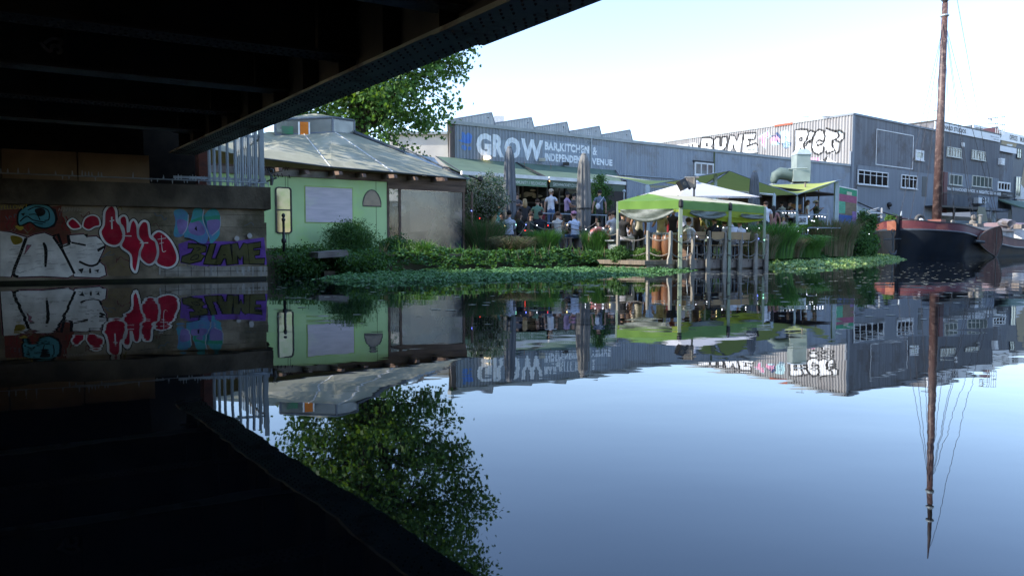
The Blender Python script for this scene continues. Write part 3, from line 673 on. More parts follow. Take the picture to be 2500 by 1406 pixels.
d.poly(A, raw=True); wf = d.build('arched_window', mat('dark_interior_glass', (.07, .05, .06), .1, (.16, .12, .10), 4, spec=.35), ho, .006)
d = Decal(HP); d.stroke(A, .03, 1, True, raw=True); d.build('frame', M_black, wf, .012)
g = MB()
for i in range(8): u = uL+.8+i*.82; g.hexa([HP.P(u-.05, 2.66, .9 if i % 2 else .6), HP.P(u+.05, 2.66, .9 if i % 2 else .6), HP.P(u+.05, 2.70, 0), HP.P(u-.05, 2.70, 0), HP.P(u-.05, 2.76, .86 if i % 2 else .56), HP.P(u+.05, 2.76, .86 if i % 2 else .56), HP.P(u+.05, 2.83, 0), HP.P(u-.05, 2.83, 0)]) if i*.82+.8 < uR-uL else None
g.build('rafter_ends', M_wood2, ho)
# faceted roof and lantern
M_roof = mat('grey_felt_roof', (.34, .335, .25), .9, (.27, .265, .20), 1.3, c3=(.40, .385, .30), s3=.8, spec=.15)
Z_e = 2.87
e = [HP.P(uL-.2, Z_e+.35, .25), HP.P(uL+1.0, Z_e+.17, .4), HP.P(uG-1.9, Z_e+.03, .45), HP.P(uG+.0, Z_e-.0, .42), HP.P(uG+1.3, Z_e-.02, .3), HP.P(uR+.1, Z_e-.04, .12), HP.P(uR+.1, Z_e+.4, -1.6)]
lt = [at(655, 322, 23.6), at(672, 331, 23.8), at(742, 328, 24.0), at(812, 323, 24.2), at(815, 322, 24.3), at(865, 328, 25.4), at(866, 328, 26)]
g = MB()
for i in range(len(e)-1):
    g.face([e[i], e[i+1], lt[i+1], lt[i]]) if (lt[i+1]-lt[i]).length > .02 else g.face([e[i], e[i+1], lt[i]])
bk = [HP.P(uR, Z_e+.2, -5), HP.P(uL, Z_e+.3, -6)]
g.face([e[-1], bk[0], lt[-1]]); g.face([bk[0], bk[1], lt[0], lt[-1]]); g.face([bk[1], e[0], lt[0]]); rf = g.build('roof', M_roof, ho)
g = MB()
for i in (2, 3): g.path([e[i+0]+Vector((0, 0, .012)), lt[i+1 if i == 3 else i]+Vector((0, 0, .012))], .018, 5)
g.build('roof_seam', mat('pale_lead', (.6, .62, .62), .4), rf)
g = MB(); g.path([e[-1]+Vector((0, 0, .05)), lt[-2]+Vector((0, 0, .06))], .08, 6); g.path([e[-2]+Vector((-.1, 0, .03)), at(980, 360, 24.6)], .03, 5); g.path([e[i] for i in range(1, 7)], .022, 5); g.build('ridge_roll', mat('dark_lead', (.07, .08, .085), .5), rf)
g = MB(); g.face([e[5]+Vector((0, 0, .03)), at(1105, 446, 23.4), at(985, 372, 24.6), at(1060, 385, 25.1), e[6]+Vector((0, 0, .03))]); g.build('rooflight', mat('rooflight_plastic', (.3, .35, .38), .12, (.4, .45, .5), 1, spec=.9), rf)
LT = [at(672, 331, 23.8), at(812, 324, 24.2), at(865, 330, 25.4), at(720, 330, 26)]
g = MB(); hl = .48
for a, b_ in zip(LT, LT[1:]+LT[:1]): g.face([a, b_, Vector((b_.x, b_.y, b_.z+hl)), Vector((a.x, a.y, a.z+hl))])
ln = g.build('lantern', glass_mat('lantern_glazing', (.6, .65, .6), .7, .12, (.24, .25, .23)), ho)
g = MB()
for p in LT: g.path([p, p+Vector((0, 0, hl))], .04, 4)
for a, b_ in zip(LT, LT[1:]+LT[:1]): g.path([a, b_], .035, 4); g.path([a+Vector((0, 0, hl)), b_+Vector((0, 0, hl))], .045, 4)
g.build('frame', mat('lantern_frame', (.14, .16, .19), .5), ln)
cen = sum(LT, Vector())/4+Vector((0, 0, hl+.22)); g = MB()
for a, b_ in zip(LT, LT[1:]+LT[:1]): g.face([a+(a-cen).normalized()*.08+Vector((0, 0, hl+.05)), b_+(b_-cen).normalized()*.08+Vector((0, 0, hl+.05)), cen])
g.build('lantern_roof', M_roof, ln)
def lp(px0, px1, m_, nm, z0=.03, z1=.45):
    g = MB(); q = Plane(LT[0].to_2d(), LT[1].to_2d()); a = q.hit(px0, 310)[0]; b_ = q.hit(px1, 310)[0]; g.wbox(q, a, b_, LT[0].z+z0, LT[0].z+z1, .0, .05); g.build(nm, m_, ln)
lp(733, 753, mat('orange_glass', (.75, .22, .02), .25, (.8, .28, .03), 2, trans=.3), 'orange_pane'); lp(728, 732, M_white, 'glazing_bar'); lp(753.5, 757, M_white, 'glazing_bar')
lp(688, 716, mat('green_glass_pane', (.03, .22, .09), .2, (.10, .12, .11), 3), 'green_pane', .05, .3)
# conservatory
g = MB(); uM = HP.hit(976, 500)[0]
for u in (uG+.03, uM, uR-.05): g.wbox(HP, u-.035, u+.035, .5, 2.418, -.05, .02)
g.wbox(HP, uR-.1, uR, .5, 2.418, -.2, -.052); g.wbox(HP, uR-.06, uR+.06, .5, 2.86, -.6, -.3); co = g.build('conservatory_frame', M_wood2, ho)
M_plastic = glass_mat('plastic_painted_reflections', (.85, .87, .88), .78, .14, (.10, .10, .115))
g = MB(); g.wbox(HP, uM+.036, uR-.09, .52, 2.41, -.02, -.008); g.build('plastic_sheet', M_plastic, ho)
g = MB(); g.wbox(HP, uG+.066, uM-.036, .52, 2.41, -.02, -.008); g.build('plastic_sheet', glass_mat('clear_plastic', (.9, .92, .92), .3, .06, (.1, .1, .1)), ho)
g = MB(); g.wbox(HP, uM+.3, uR-.15, .55, 1.1, -.9, -.5); g.wbox(HP, uG, uR-.2, .5, 2.3, -3.6, -3.5); g.build('inner_wall', mat('conservatory_inner', (.05, .045, .045), .8, (.13, .11, .11), 1.2, (2, 2, .6)), ho)
g = MB()
for i, c in enumerate(((-.0, 1.0), (.5, 1.4), (1.0, 1.0))): g.wbox(HP, uM+.3+c[0], uM+.5+c[0], 1.2, 1.2+c[1], -3.4, -3.3)
g.build('hung_panel', mat('pale_panels', (.6, .58, .6), .8), ho)
g = MB(); g.path([HP.P(uR+.12, 2.95, .05), HP.P(uR+.5, 2.85, .05)], .03, 6); c = HP.P(uR+.55, 2.87, .05); g.lathe(c, [(.02, -.09), (.09, -.05), (.09, .05), (.02, .09)], 10); g.path([HP.P(uR+.1, 2.6, .05), HP.P(uR+.3, 2.65, .05), HP.P(uR+.38, 2.85, .05)], .012, 5); g.build('outdoor_lamp', M_black, ho)
d = Decal(HP); rr_ = random.Random(6); x = 646
while x < 706: d.stroke([(x, 418), (x+3, 408), (x+7, 417), (x+6, 411), (x+11, 410)], .02, 0); x += 12
for x, y in ((668, 426), (676, 425), (686, 424), (704, 427)): d.stroke([(x, y), (x+3, y+9)], .025, 0)
d.build('painted_tag', pk, ho, .045)
g = MB(); g.wbox(HP, uL, uG-1.6, 2.625, 2.8, .041, .044); g.build('fascia_board', mat('pale_fascia', (.3, .27, .24), .8, (.16, .12, .1), 3), ho)
# ---------------------------------------------------------------- corrugated warehouse with the bar
GP = Plane((-3.07, 40), (27.7, 60.9)); GL = GP.len; ZT = 7.35; PG, AG = .21, .035
M_corr = mat('grey_corrugated', (.235, .27, .315), .55, (.19, .22, .265), 1.1, (3, 3, .25), c3=(.25, .28, .31), s3=.7, metal=.1)
M_corr2 = mat('blue_grey_corrugated', (.27, .315, .37), .55, (.215, .255, .31), 1.0, (4, 4, .2), c3=(.20, .215, .235), s3=.5, metal=.1)
M_flash = mat('grey_flashing', (.33, .36, .37), .5, (.26, .29, .30), 2)
gr = thing('warehouse_bar', 'long grey corrugated warehouse with GROW BAR KITCHEN painted on it', 'warehouse', GP.P(10, .5))
uB1 = GP.hit(1530, 430)[0]; u1430 = GP.hit(1440, 430)[0]
g = MB(); corr(g, GP, .0, u1430, 4.9, ZT-.1, PG, AG); g.build('wall', M_corr, gr)
g = MB(); corr(g, GP, u1430, uB1, 4.9, ZT-.1, PG, AG); corr(g, GP, uB1, GL, .5, ZT-.1, .16, .03); g.build('wall', M_corr2, gr)
g = MB(); _a = GP.P(-.28, .5, -.03); _b = GP.P(GL, .5, -.03); _c = GP.P(GL, .5, -14); _d = Vector((-4.95, 58, .5)); g.hexa([_a, _b, _c, _d]+[q+Vector((0, 0, ZT-.62)) for q in (_a, _b, _c, _d)]); g.build('wall_core', mat('dark_cladding', (.07, .06, .06), .8, (.16, .13, .12), 3, (3, 3, .4)), gr)
g = MB(); g.wbox(GP, -.35, GL-.02, ZT-.1, ZT+.08, -.3, .10); g.build('flashing', M_flash, gr)
g = MB(); _a = GP.P(-.30, ZT-.11, -.31); _b = GP.P(GL-.05, ZT-.11, -.31); _c = GP.P(GL-.05, ZT-.11, -14.2); _d = Vector((-4.98, 58.2, ZT-.11)); g.hexa([_a, _b, _c, _d]+[q+Vector((0, 0, .12)) for q in (_a, _b, _c, _d)]); g.build('roof', M_flash, gr)
# saw-tooth roof lights
for i, (a, pk_, c) in enumerate((((1095, 294), (1200, 276), (1209, 306)), ((1206, 302), (1297, 288), (1306, 320)), ((1304, 312), (1384, 299), (1391, 328)), ((1388, 322), (1463, 309), (1470, 338)), ((1468, 330), (1538, 318), (1545, 346)))):
    pl = Plane(GP.P(0, 0, -15).to_2d(), GP.P(10, 0, -15).to_2d()); q = [pl.hit(*a), pl.hit(*pk_), pl.hit(*c)]
    q2 = [(q[0][0], .5), (q[0][0], q[0][1]), q[1], (q[2][0], q[2][1]), (q[2][0], .5)]
    g = MB(); nn = Vector((-pl.n.x, -pl.n.y, 0))*11 if i else Vector((-.6, 9, 0)); g.prism([pl.P(*x) for x in q2], nn); sr = g.build('sawtooth_roof', M_flash, gr)
    g = MB(); g.path([pl.P(q[0][0], q[0][1]+.02, .02), pl.P(q[1][0], q[1][1]+.02, .02)], .05, 4); g.path([pl.P(q[1][0]+.01, q[1][1]+.02, .02), pl.P(q[2][0]+.01, q[2][1], .02)], .04, 4); g.build('verge', M_corr, sr)
    g = MB()
    for k in range(14):
        f = (k+.5)/14; u = q[0][0]+(q[1][0]-q[0][0])*f; z = q[0][1]+(q[1][1]-q[0][1])*f; g.wbox(pl, u-.012, u+.012, 7.3, z-.05, .0, .02)
    g.build('panel_ribs', M_corr2, sr)
    pt = pl.pt(pk_[0]-8, pk_[1]+12, .02); g = MB(); g.ball(pt, .045); g.build('vent', M_black, sr)
g = MB(); p = at(1218, 296, 72); g.box(p.x-.5, p.x+.5, p.y, p.y+.9, p.z-2.4, p.z+.5); g.box(p.x-.75, p.x-.52, p.y, p.y+.7, p.z-2.4, p.z+.15); g.build('roof_plant', mat('pale_grey_unit', (.5, .52, .54), .5, (.4, .42, .44), 6), gr)
# painted lettering
M_sign = mat('sign_white', (.86, .90, .94), .6, (.72, .77, .83), 2.5, c3=(.66, .71, .76), s3=2.0); M_blue = mat('sign_blue', (.07, .2, .62), .6, (.12, .25, .55), 3)
def GT(txt, l, t, b, r, bold, m_=M_sign, nm='lettering'):
    d = Decal(GP, PG, AG); u0, u1, z0, z1 = GP.rect(l, t, b, r); d.text(txt, u0, u1, z0, z1, bold); d.build(nm, m_, gr, .012)
d = Decal(GP, PG, AG)
d.poly([(1325, 341), (1438, 353), (1486, 361), (1484, 398), (1325, 384)]); d.poly([(1180, 340), (1280, 345), (1280, 385), (1190, 378)]); d.build('painted_panel', mat('faint_blue_panel', (.29, .345, .41), .6, (.25, .30, .37), 2), gr, .006)
def glyph(ch, l, t, b, r, bold=.055):
    GT(ch, l, t, b, r, bold)
glyph('G', 1162, 324, 381, 1199, .05); glyph('R', 1202, 328, 383, 1229, .05); glyph('O', 1231, 334, 386, 1270, .05); glyph('W', 1271, 338, 391, 1325, .04)
GT('BAR,KITCHEN', 1329, 346, 370, 1437.5, .05); GT('&', 1446.5, 359, 379, 1457, .03); GT('INDEPENDENT', 1329, 374, 393, 1426, .05); GT('VENUE', 1444.5, 386, 402, 1494, .05)
d = Decal(GP, PG, AG)
d.poly([(1127, 323), (1133, 325), (1136, 330), (1142, 324), (1152, 331), (1151, 340), (1147, 351), (1130, 349), (1119, 343), (1127, 340)], smooth=3); d.poly([(1126, 356), (1134, 355), (1139, 360), (1136, 368), (1128, 364)], smooth=3); d.poly([(1144, 358), (1150, 361), (1148, 367), (1142, 366)], smooth=3)
d.build('lettering', M_blue, gr, .012)
# ground floor under the awnings
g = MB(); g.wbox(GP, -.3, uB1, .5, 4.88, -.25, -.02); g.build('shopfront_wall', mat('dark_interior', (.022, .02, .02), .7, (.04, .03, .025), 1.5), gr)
sf = MB(); gl = MB(); us = [GP.hit(px, 500)[0] for px in (1252, 1274, 1310, 1345, 1380, 1418, 1455, 1480)]
for a in us: sf.wbox(GP, a-.06, a+.06, 1.3, 4.7, .0, .09)
sf.wbox(GP, us[0], us[-1], 4.3, 4.42, .0, .08); sf.wbox(GP, us[0], us[-1], 3.2, 3.28, .0, .07); gl.wbox(GP, us[0], us[-1], 1.4, 4.3, -.018, -.002)
f_ = sf.build('window', M_black, gr); gl.build('pane', M_glassd, f_)
d = Decal(GP); rr_ = random.Random(20)
for px, py, s in ((1275, 478, 1), (1290, 474, 1.3), (1310, 480, 1), (1330, 487, .7), (1372, 480, .7), (1395, 470, 1), (1402, 487, .8), (1300, 465, .6)):
    d.poly([(px+s*14*math.cos(a)*rr_.uniform(.6, 1.1), py+s*5*math.sin(a)*rr_.uniform(.6, 1.1)) for a in [i*.7 for i in range(9)]], smooth=2)
d.build('pane_reflection', mat('painted_reflection', (.42, .40, .33), .6, (.10, .12, .07), 2.5), gr, .012)  # pale and leaf-dark patches painted over the bar windows as reflections
M_lampw = mat('warm_lamp', (.9, .6, .3), .5, emit=(1, .55, .2), es=1.2)
for px, py in ((1258, 446), (1322, 450)):
    u, z = GP.hit(px, py); c = GP.P(u, z+.3, .9); g = MB(); g.lathe(c, [(.42, -.12), (.2, .1), (.04, .2)], 12); g.path([c, c+Vector((0, 0, .8))], .01, 4); s_ = g.build('pendant_lamp', mat('copper_shade', (.3, .12, .04), .4, metal=.5), gr); g = MB(); g.ball(c-Vector((0, 0, .12)), .12); g.build('bulb', M_lampw, s_)
# awnings
AW = Plane(GP.P(0, 0, 4).to_2d(), GP.P(10, 0, 4).to_2d())
M_awn = mat('green_awning_cloth', (.13, .20, .145), .8, (.10, .16, .12), 1.5, bump=.1, trans=.15); M_val = mat('valance_green', (.16, .26, .16), .8, (.12, .20, .13), 2)
M_val2 = mat('valance_dark_green', (.10, .14, .10), .8, (.08, .11, .08), 2)
def awning(l, r, lw, rw, vm, words):
    a = AW.hit(l, 440)[0]; b_ = AW.hit(r, 440)[0]; A0 = GP.hit(lw, 400)[0]; B0 = GP.hit(rw, 400)[0]
    z0, z1 = 4.22, 5.46; g = MB()
    for i in range(10):
        f0, f1 = i/10, (i+1)/10; zz = lambda f: z1+(z0-z1)*f-.10*math.sin(math.pi*f)
        def q(f, s): u = (A0+(a-A0)*f) if s == 0 else (B0+(b_-B0)*f); p = GP.P(u, zz(f), .06+3.94*f); return p
        g.face([q(f0, 0), q(f1, 0), q(f1, 1), q(f0, 1)])
    o = g.build('awning', M_awn, gr, True)
    g = MB(); g.wbox(AW, a-.05, b_+.05, z0-.08, z0+.10, -.06, .10); g.build('front_bar', M_white, o)
    g = MB(); n_ = 40
    for i in range(n_):
        u0, u1 = a+(b_-a)*i/n_, a+(b_-a)*(i+1)/n_; s0, s1 = .02*math.sin(i*1.3), .02*math.sin((i+1)*1.3)
        g.face([AW.P(u0, z0-.45, .05+s0), AW.P(u1, z0-.45, .05+s1), AW.P(u1, z0-.08, .05), AW.P(u0, z0-.08, .05)])
    v = g.build('valance', vm, o, True)
    for txt, x0, x1 in words:
        d = Decal(AW); q0 = AW.hit(x0, 440)[0]; q1 = AW.hit(x1, 440)[0]; d.text(txt, q0, q1, z0-.37, z0-.2, .01); d.build('lettering', mat('valance_letters', (.62, .68, .60), .7), v, .075)
    g = MB(); g.path([GP.P(A0, z1, .1), AW.P(a, z0+.02, 0)], .03, 4); g.path([GP.P(B0, z1, .1), AW.P(b_, z0+.02, 0)], .03, 4)
    for s in (.15, .85): u = a+(b_-a)*s; g.path([GP.P(u, z1-.5, .05), AW.P(u+.5, z0+.4, -2), AW.P(u, z0, -.05)], .035, 4)
    g.build('awning_arm', M_black, o)
awning(1128, 1334, 1062, 1258, M_val, (('EVERYONE //', 1178, 1226), ('COMMUNITY // BELONGING', 1246, 1331)))
awning(1341, 1524, 1259, 1500, M_val2, (('GROWHACKNEY.CO.UK', 1348, 1410),))
g = MB()
for px in (1274, 1345, 1374): u = AW.hit(px, 500)[0]; g.path([AW.P(u, 1.2, -.3), AW.P(u, 4.2, -.3)], .04, 6)
g.build('awning_post', M_black, gr)
for px, py, lit in ((1181, 388, 1), (1315, 392, 0), (1373, 402, 0)):
    u, z = GP.hit(px, py); c = GP.P(u, z, .35); g = MB(); g.path([GP.P(u, z-.05, .03), c], .03, 5); g.box(c.x-.18, c.x+.18, c.y-.1, c.y+.1, c.z-.09, c.z+.09) if not lit else g.lathe(c, [(.05, -.1), (.22, -.02), (.2, .1), (.05, .14)], 10)
    g.build('flood_light', mat('lit_flood', (.8, .7, .5), .5, emit=(1, .75, .45), es=.7) if lit else (mat('cream_unit', (.5, .48, .4), .6) if px < 1350 else M_black), gr)
g = MB(); u = GP.hit(1441, 400)[0]; g.path([GP.P(u, 4.6, .07), GP.P(u, ZT, .07)], .04, 5); g.path([GP.P(u, ZT-.2, .08), GP.P(u-1.0, ZT-1.0, .08)], .02, 4); g.path([GP.P(u, 5.2, .09), GP.P(u+9, 5.2, .09)], .035, 5)
for i in range(8): g.path([GP.P(u+.6+i*1.1, 4.95, .08), GP.P(u+.6+i*1.1, 5.2, .08)], .02, 4)
g.build('wall_pipe', M_galv, gr)
g = MB(); g.path([GP.P(GP.hit(1742, 400)[0], 4.8, .06), GP.P(GP.hit(1742, 400)[0], ZT-.1, .06)], .06, 5); g.build('moss_streak', mat('moss', (.10, .13, .06), .9), gr)
window(GP, GP.rect(1693, 396, 428, 1739), 3, M_whiteg, mat('pink_curtain_glass', (.10, .06, .06), .2, (.22, .26, .26), 1.0, spec=.8), gr, .10, fw=.11)
d = Decal(GP)
g = MB(); u0, u1, z0, z1 = GP.rect(1690, 390, 396, 1742); g.wbox(GP, u0, u1, z0, z1-.03, .04, .10); g.build('window_hood', M_black, gr)
# back extension behind tree, pale
g = MB(); p = at(1072, 380, 58); g.box(p.x-4, p.x+.95, p.y, p.y+9, .5, 9.4); bk_ = g.build('pale_building', mat('pale_render', (.55, .52, .47), .8, (.48, .45, .41), 1)); tag(bk_, 'pale rendered building seen through the tree beside the grey warehouse', 'building')
g = MB(); g.box(p.x-4.3, p.x+1.1, p.y-.3, p.y+9, 9.402, 9.6); g.build('roof_edge', M_flash, bk_)

# ---------------------------------------------------------------- taller warehouse with graffiti on its flank
BP = Plane((27.9, 61), (40.1, 70)); BS = Plane((27.9-.6*30, 61+.8*30), (27.9, 61)); ZB2 = 11.55; PB, AB = .26, .085
bw = thing('tall_warehouse', 'tall corrugated warehouse with RUNE and RICK graffiti on its sunlit flank', 'warehouse', BP.P(4, .5))
M_bside = mat('pale_corrugated', (.32, .315, .315), .6, (.24, .235, .235), 1.1, (3, 3, .2), c3=(.25, .23, .225), s3=.35)
g = MB(); corr(g, BS, 0, BS.len-.05, .5, ZB2-.1, PB, AB); g.build('side_wall', M_bside, bw)
uE = BP.hit(2281, 400)[0]; M_bf = mat('weathered_grey_cladding', (.10, .11, .13), .6, (.165, .185, .215), .9, (3.5, 3.5, .12), lo=.38, hi=.66, c3=(.085, .08, .085), s3=.4)
M_bf2 = mat('light_grey_cladding', (.20, .23, .265), .6, (.16, .185, .22), 1.3, (4, 4, .15))
uS_ = BP.hit(2091, 420)[0]; zS = BP.hit(2091, 402)[1]
g = MB(); corr(g, BP, 0.02, uE, zS, ZB2-.1, .16, .02); corr(g, BP, .02, uS_, .5, zS, .16, .02); g.build('front_wall', M_bf, bw)
g = MB(); corr(g, BP, uS_, uE, .5, zS-.01, .16, .035, .02); g.build('front_wall', M_bf2, bw)
g = MB(); g.wbox(BP, .02, uE, .5, ZB2-.12, -24, -.03); g.build('core', M_bf, bw)
g = MB(); g.wbox(BP, -.12, uE, ZB2-.1, ZB2+.06, -24, .1); g.build('flashing', M_bf2, bw)
q = BS.hit(1900, 300)[0]; g = MB(); g.wbox(BS, 0, BS.len-.13, ZB2-.1, ZB2+.07, -.4, .10); g.build('flashing', M_flash, bw)
g = MB(); a, b_ = BS.hit(1893, 300)[0], BS.hit(1937, 300)[0]; g.wbox(BS, a, b_, ZB2-.16, ZB2+.0, .102, .13); g.build('rusty_flashing', mat('rust', (.35, .09, .05), .8), bw)
g = MB(); g.wbox(BP, -.1, .25, .5, ZB2-.12, .021, .06); g.wbox(BS, BS.len-.12, BS.len+.02, .5, 8.5, .06, .2); g.build('corner_trim', M_bf2, bw)
for a in ((2091, 414, 450, 2165, 5), (2197, 426, 459, 2236, 4)): window(BP, BP.rect(*a[:4]), a[4], M_whiteg, M_glassd, bw, .12, split=.70, fw=.085)
window(BP, BP.rect(2232, 366, 391, 2252), 1, M_whiteg, M_glassg, bw, .12, fw=.22)
g = MB(); u0, u1, z0, z1 = BP.rect(2139, 315, 403, 2230); w_ = .07
for q in ((u0, u1, z0, z0+w_), (u0, u1, z1-w_, z1), (u0, u0+w_, z0+w_, z1-w_), (u1-w_, u1, z0+w_, z1-w_)): g.wbox(BP, *q, .022, .06)
g.build('painted_frame', M_whiteg, bw)
g = MB(); u0, u1, z0, z1 = BP.rect(2250, 431, 480, 2262); g.wbox(BP, u0, u1, z0, z1, .05, .07); g.build('door', mat('dark_door', (.04, .045, .05), .5), bw)
g = MB(); u, z = BP.hit(2166, 500); g.ball(BP.P(u, z, .2), .22); g.path([BP.P(u, z, 0), BP.P(u, z-.4, .25)], .07, 5); g.build('wall_lamp', M_black, bw)
for (px, py) in ((1972, 287), (2036, 285)):
    p = BS.pt(px, py, -.2); g = MB(); g.path([p-Vector((0, 0, 1)), p], .03, 4); s = .5 if px < 2000 else 1.0; g.path([p-Vector((s, 0, 0)), p+Vector((s*.3, 0, .05))], .03, 4)
    for k in range(4): x = p.x-s+s*.33*k; g.path([(x, p.y-.3, p.z), (x, p.y+.3, p.z+.1)], .015, 3)
    g.build('aerial', M_galv, bw)
# graffiti on the flank: traced in the photo crop, laid on the ribs
F2 = lambda x, y: (1640+x/5.682, 270+y/5.682)
def D2(): return Decal(BS, PB, AB, F2)
gw = mat('graffiti_white', (.86, .86, .86), .6, (.74, .74, .74), 1.5); gb = mat('graffiti_black', (.02, .02, .022), .6, (.05, .05, .05), 2); gp = mat('graffiti_pink', (.75, .25, .42), .6, (.7, .4, .5), 2); gc = mat('graffiti_cyan', (.40, .65, .68), .6, (.5, .6, .65), 2); gn = mat('graffiti_navy', (.05, .09, .2), .6)
wh = [[(395, 530), (425, 390), (560, 375), (590, 430), (560, 480), (590, 545)], [(600, 400), (640, 375), (660, 380), (680, 480), (700, 375), (770, 365), (775, 440), (740, 530), (660, 555), (600, 540)],
      [(780, 570), (815, 345), (870, 350), (915, 430), (920, 340), (990, 330), (970, 580), (890, 575), (850, 500), (820, 580)], [(990, 580), (1010, 315), (1170, 305), (1150, 400), (1190, 440), (1190, 500), (1180, 590), (1080, 600)],
      [(40, 500), (100, 470), (160, 480), (160, 505)], [(165, 505), (170, 470), (240, 465), (250, 460), (320, 450), (380, 470), (390, 520)],
      [(1715, 660), (1712, 270), (1870, 262), (1905, 330), (1890, 390), (1835, 480), (1870, 550), (1930, 560), (1910, 640)], [(1890, 400), (1920, 280), (1980, 290), (1985, 330), (1950, 440), (1930, 590), (1870, 550), (1850, 480)],
      [(1950, 440), (2000, 310), (2060, 265), (2110, 285), (2140, 440), (2120, 560), (2040, 610), (1960, 580)], [(2140, 590), (2120, 440), (2140, 250), (2240, 270), (2330, 280), (2390, 320), (2390, 370), (2350, 430), (2330, 570), (2280, 600)],
      [(1990, 700), (2100, 690), (2160, 640), (2240, 700), (2330, 740), (2200, 720)]]
d = D2()
for q in wh: d.poly(q)
d.poly([(1640+0, 0)]*3) if False else None
d.build('graffiti_fill', gw, bw, .010)
d = D2(); wd = .19
for q in ([(395, 515), (425, 380), (540, 378), (580, 400), (585, 450), (560, 500), (585, 540)], [(480, 500), (490, 460), (510, 470), (500, 500)], [(595, 540), (590, 420), (620, 372), (680, 370)], [(680, 372), (672, 440), (678, 500), (695, 500), (700, 372)], [(700, 372), (770, 365), (778, 450), (745, 530), (715, 555)],
          [(775, 560), (790, 430), (815, 345), (875, 350), (915, 440), (930, 335), (1000, 330), (975, 470), (968, 580)], [(890, 580), (855, 480), (840, 560)], [(1005, 410), (1010, 320), (1175, 312), (1150, 405), (1060, 405)], [(1060, 405), (1090, 420), (1080, 490), (1040, 500), (1040, 490)], [(1040, 500), (1180, 450), (1192, 490)], [(290, 465), (300, 510)], [(240, 470), (248, 500)], [(370, 480), (385, 515), (400, 500)],
          [(1700, 660), (1712, 480), (1715, 275), (1800, 262), (1890, 268), (1905, 330), (1880, 400), (1830, 480), (1860, 550)], [(1780, 380), (1815, 385), (1812, 420), (1785, 425), (1780, 380)], [(1775, 545), (1790, 525), (1790, 560)], [(1905, 300), (1930, 280), (1985, 300), (1990, 340), (1960, 400), (1890, 440), (1860, 500)], [(1895, 440), (1945, 440)],
          [(1990, 310), (2050, 265), (2110, 285), (2135, 360), (2120, 430)], [(1950, 430), (1980, 330), (2000, 300)], [(1950, 430), (1940, 520), (1980, 590), (2040, 615), (2100, 580), (2120, 500)], [(2120, 440), (2050, 410), (2010, 440), (2030, 490), (2110, 460)],
          [(2135, 300), (2145, 250), (2230, 280), (2300, 300), (2330, 350), (2290, 400), (2230, 420), (2230, 480), (2270, 560), (2160, 600), (2140, 560)], [(2250, 290), (2340, 280), (2395, 320), (2390, 390), (2340, 440), (2280, 420)], [(2340, 440), (2330, 560), (2290, 600), (2270, 580)], [(2220, 440), (2260, 440)], [(2110, 700), (2160, 640), (2130, 720)]):
    d.stroke(q, wd, 0)
d.build('graffiti_outline', gb, bw, .016)
d = D2(); d.poly([(1210, 370), (1270, 330), (1355, 290), (1355, 350), (1300, 380), (1310, 430), (1300, 510), (1265, 500), (1260, 400), (1215, 400)]); d.poly([(1370, 400), (1450, 340), (1510, 400), (1490, 470), (1380, 460)]); d.poly([(1925, 650), (1960, 655), (2050, 660), (2060, 710), (1930, 690)]); d.build('graffiti_fill', gp, bw, .010)
d = D2(); d.poly([(1510, 300), (1600, 270), (1640, 300), (1650, 420), (1600, 530), (1530, 440)]); d.poly([(2290, 290), (2400, 300), (2410, 370), (2380, 330)]); d.stroke([(1200, 380), (1350, 280), (1370, 360), (1310, 400), (1300, 530), (1240, 440)], .09, 0); d.poly([(1400, 430), (1500, 440), (1500, 480), (1400, 480)]); d.build('graffiti_fill', gc, bw, .013)
d = D2(); d.poly([(1440, 320), (1470, 300), (1515, 350), (1510, 400), (1460, 350)]); d.poly([(1535, 460), (1600, 430), (1660, 450), (1650, 500), (1590, 535), (1550, 510)]); d.stroke([(1390, 360), (1440, 350), (1490, 470), (1510, 460)], .1, 0); d.stroke([(1560, 380), (1590, 365), (1600, 420)], .07, 0); d.build('graffiti_outline', gn, bw, .018)
d = D2()
for i in range(4): d.stroke([(1550, 455+i*20), (1650, 440+i*22)], .05, 0)
for i in range(4): d.stroke([(1560+i*25, 440), (1570+i*24, 515)], .05, 0)
d.build('graffiti_lines', gc, bw, .022)
window(BS, BS.rect(1825, 362, 374, 1851), 2, M_white, mat('small_pane', (.25, .27, .26), .2), bw, .12, fw=.14)

# ---------------------------------------------------------------- studios building beyond, and neighbours
ZM = BP.hit(2279, 294)[1]; uM0 = BP.hit(2279, 400)[0]+.01; uM1 = BP.hit(2439, 400)[0]; uM2 = BP.hit(2481, 400)[0]
st = thing('studios_building', 'three-storey dark grey clad studios building with white sign along its roofline', 'building', BP.P(uM0+4, .5))
zb = 4.65; zl = BP.hit(2316, 420)[1]
g = MB(); corr(g, BP, uM0, uM1, zl, ZM-.1, .3, .02); g.build('wall', mat('studio_cladding', (.075, .078, .092), .65, (.125, .14, .16), .8, (3, 3, .12), lo=.36, hi=.7), st)
g = MB(); corr(g, BP, uM0, uM1, zb, zl-.01, .2, .03, .01); g.wbox(BP, uM0, BP.hit(2300, 400)[0], .5, zb-.01, -.2, .0); g.build('wall', M_bf2, st)
g = MB(); g.wbox(BP, uM0, uM1, zb, ZM-.12, -16, -.03); g.wbox(BP, uM0, uM1, .5, zb-.01, -16, -6); g.build('core', M_bf, st)
g = MB(); g.wbox(BP, uM0-.05, uM1+.05, ZM-.1, ZM+.05, -16, .12); g.build('roof', M_black, st)
g = MB(); g.wbox(BP, uM0-6.5, uM0-.02, 11.3, ZM-.4, -9, -5.5); g.build('roof_room', mat('buff_brick', (.34, .27, .19), .9, (.27, .21, .15), 4), st)
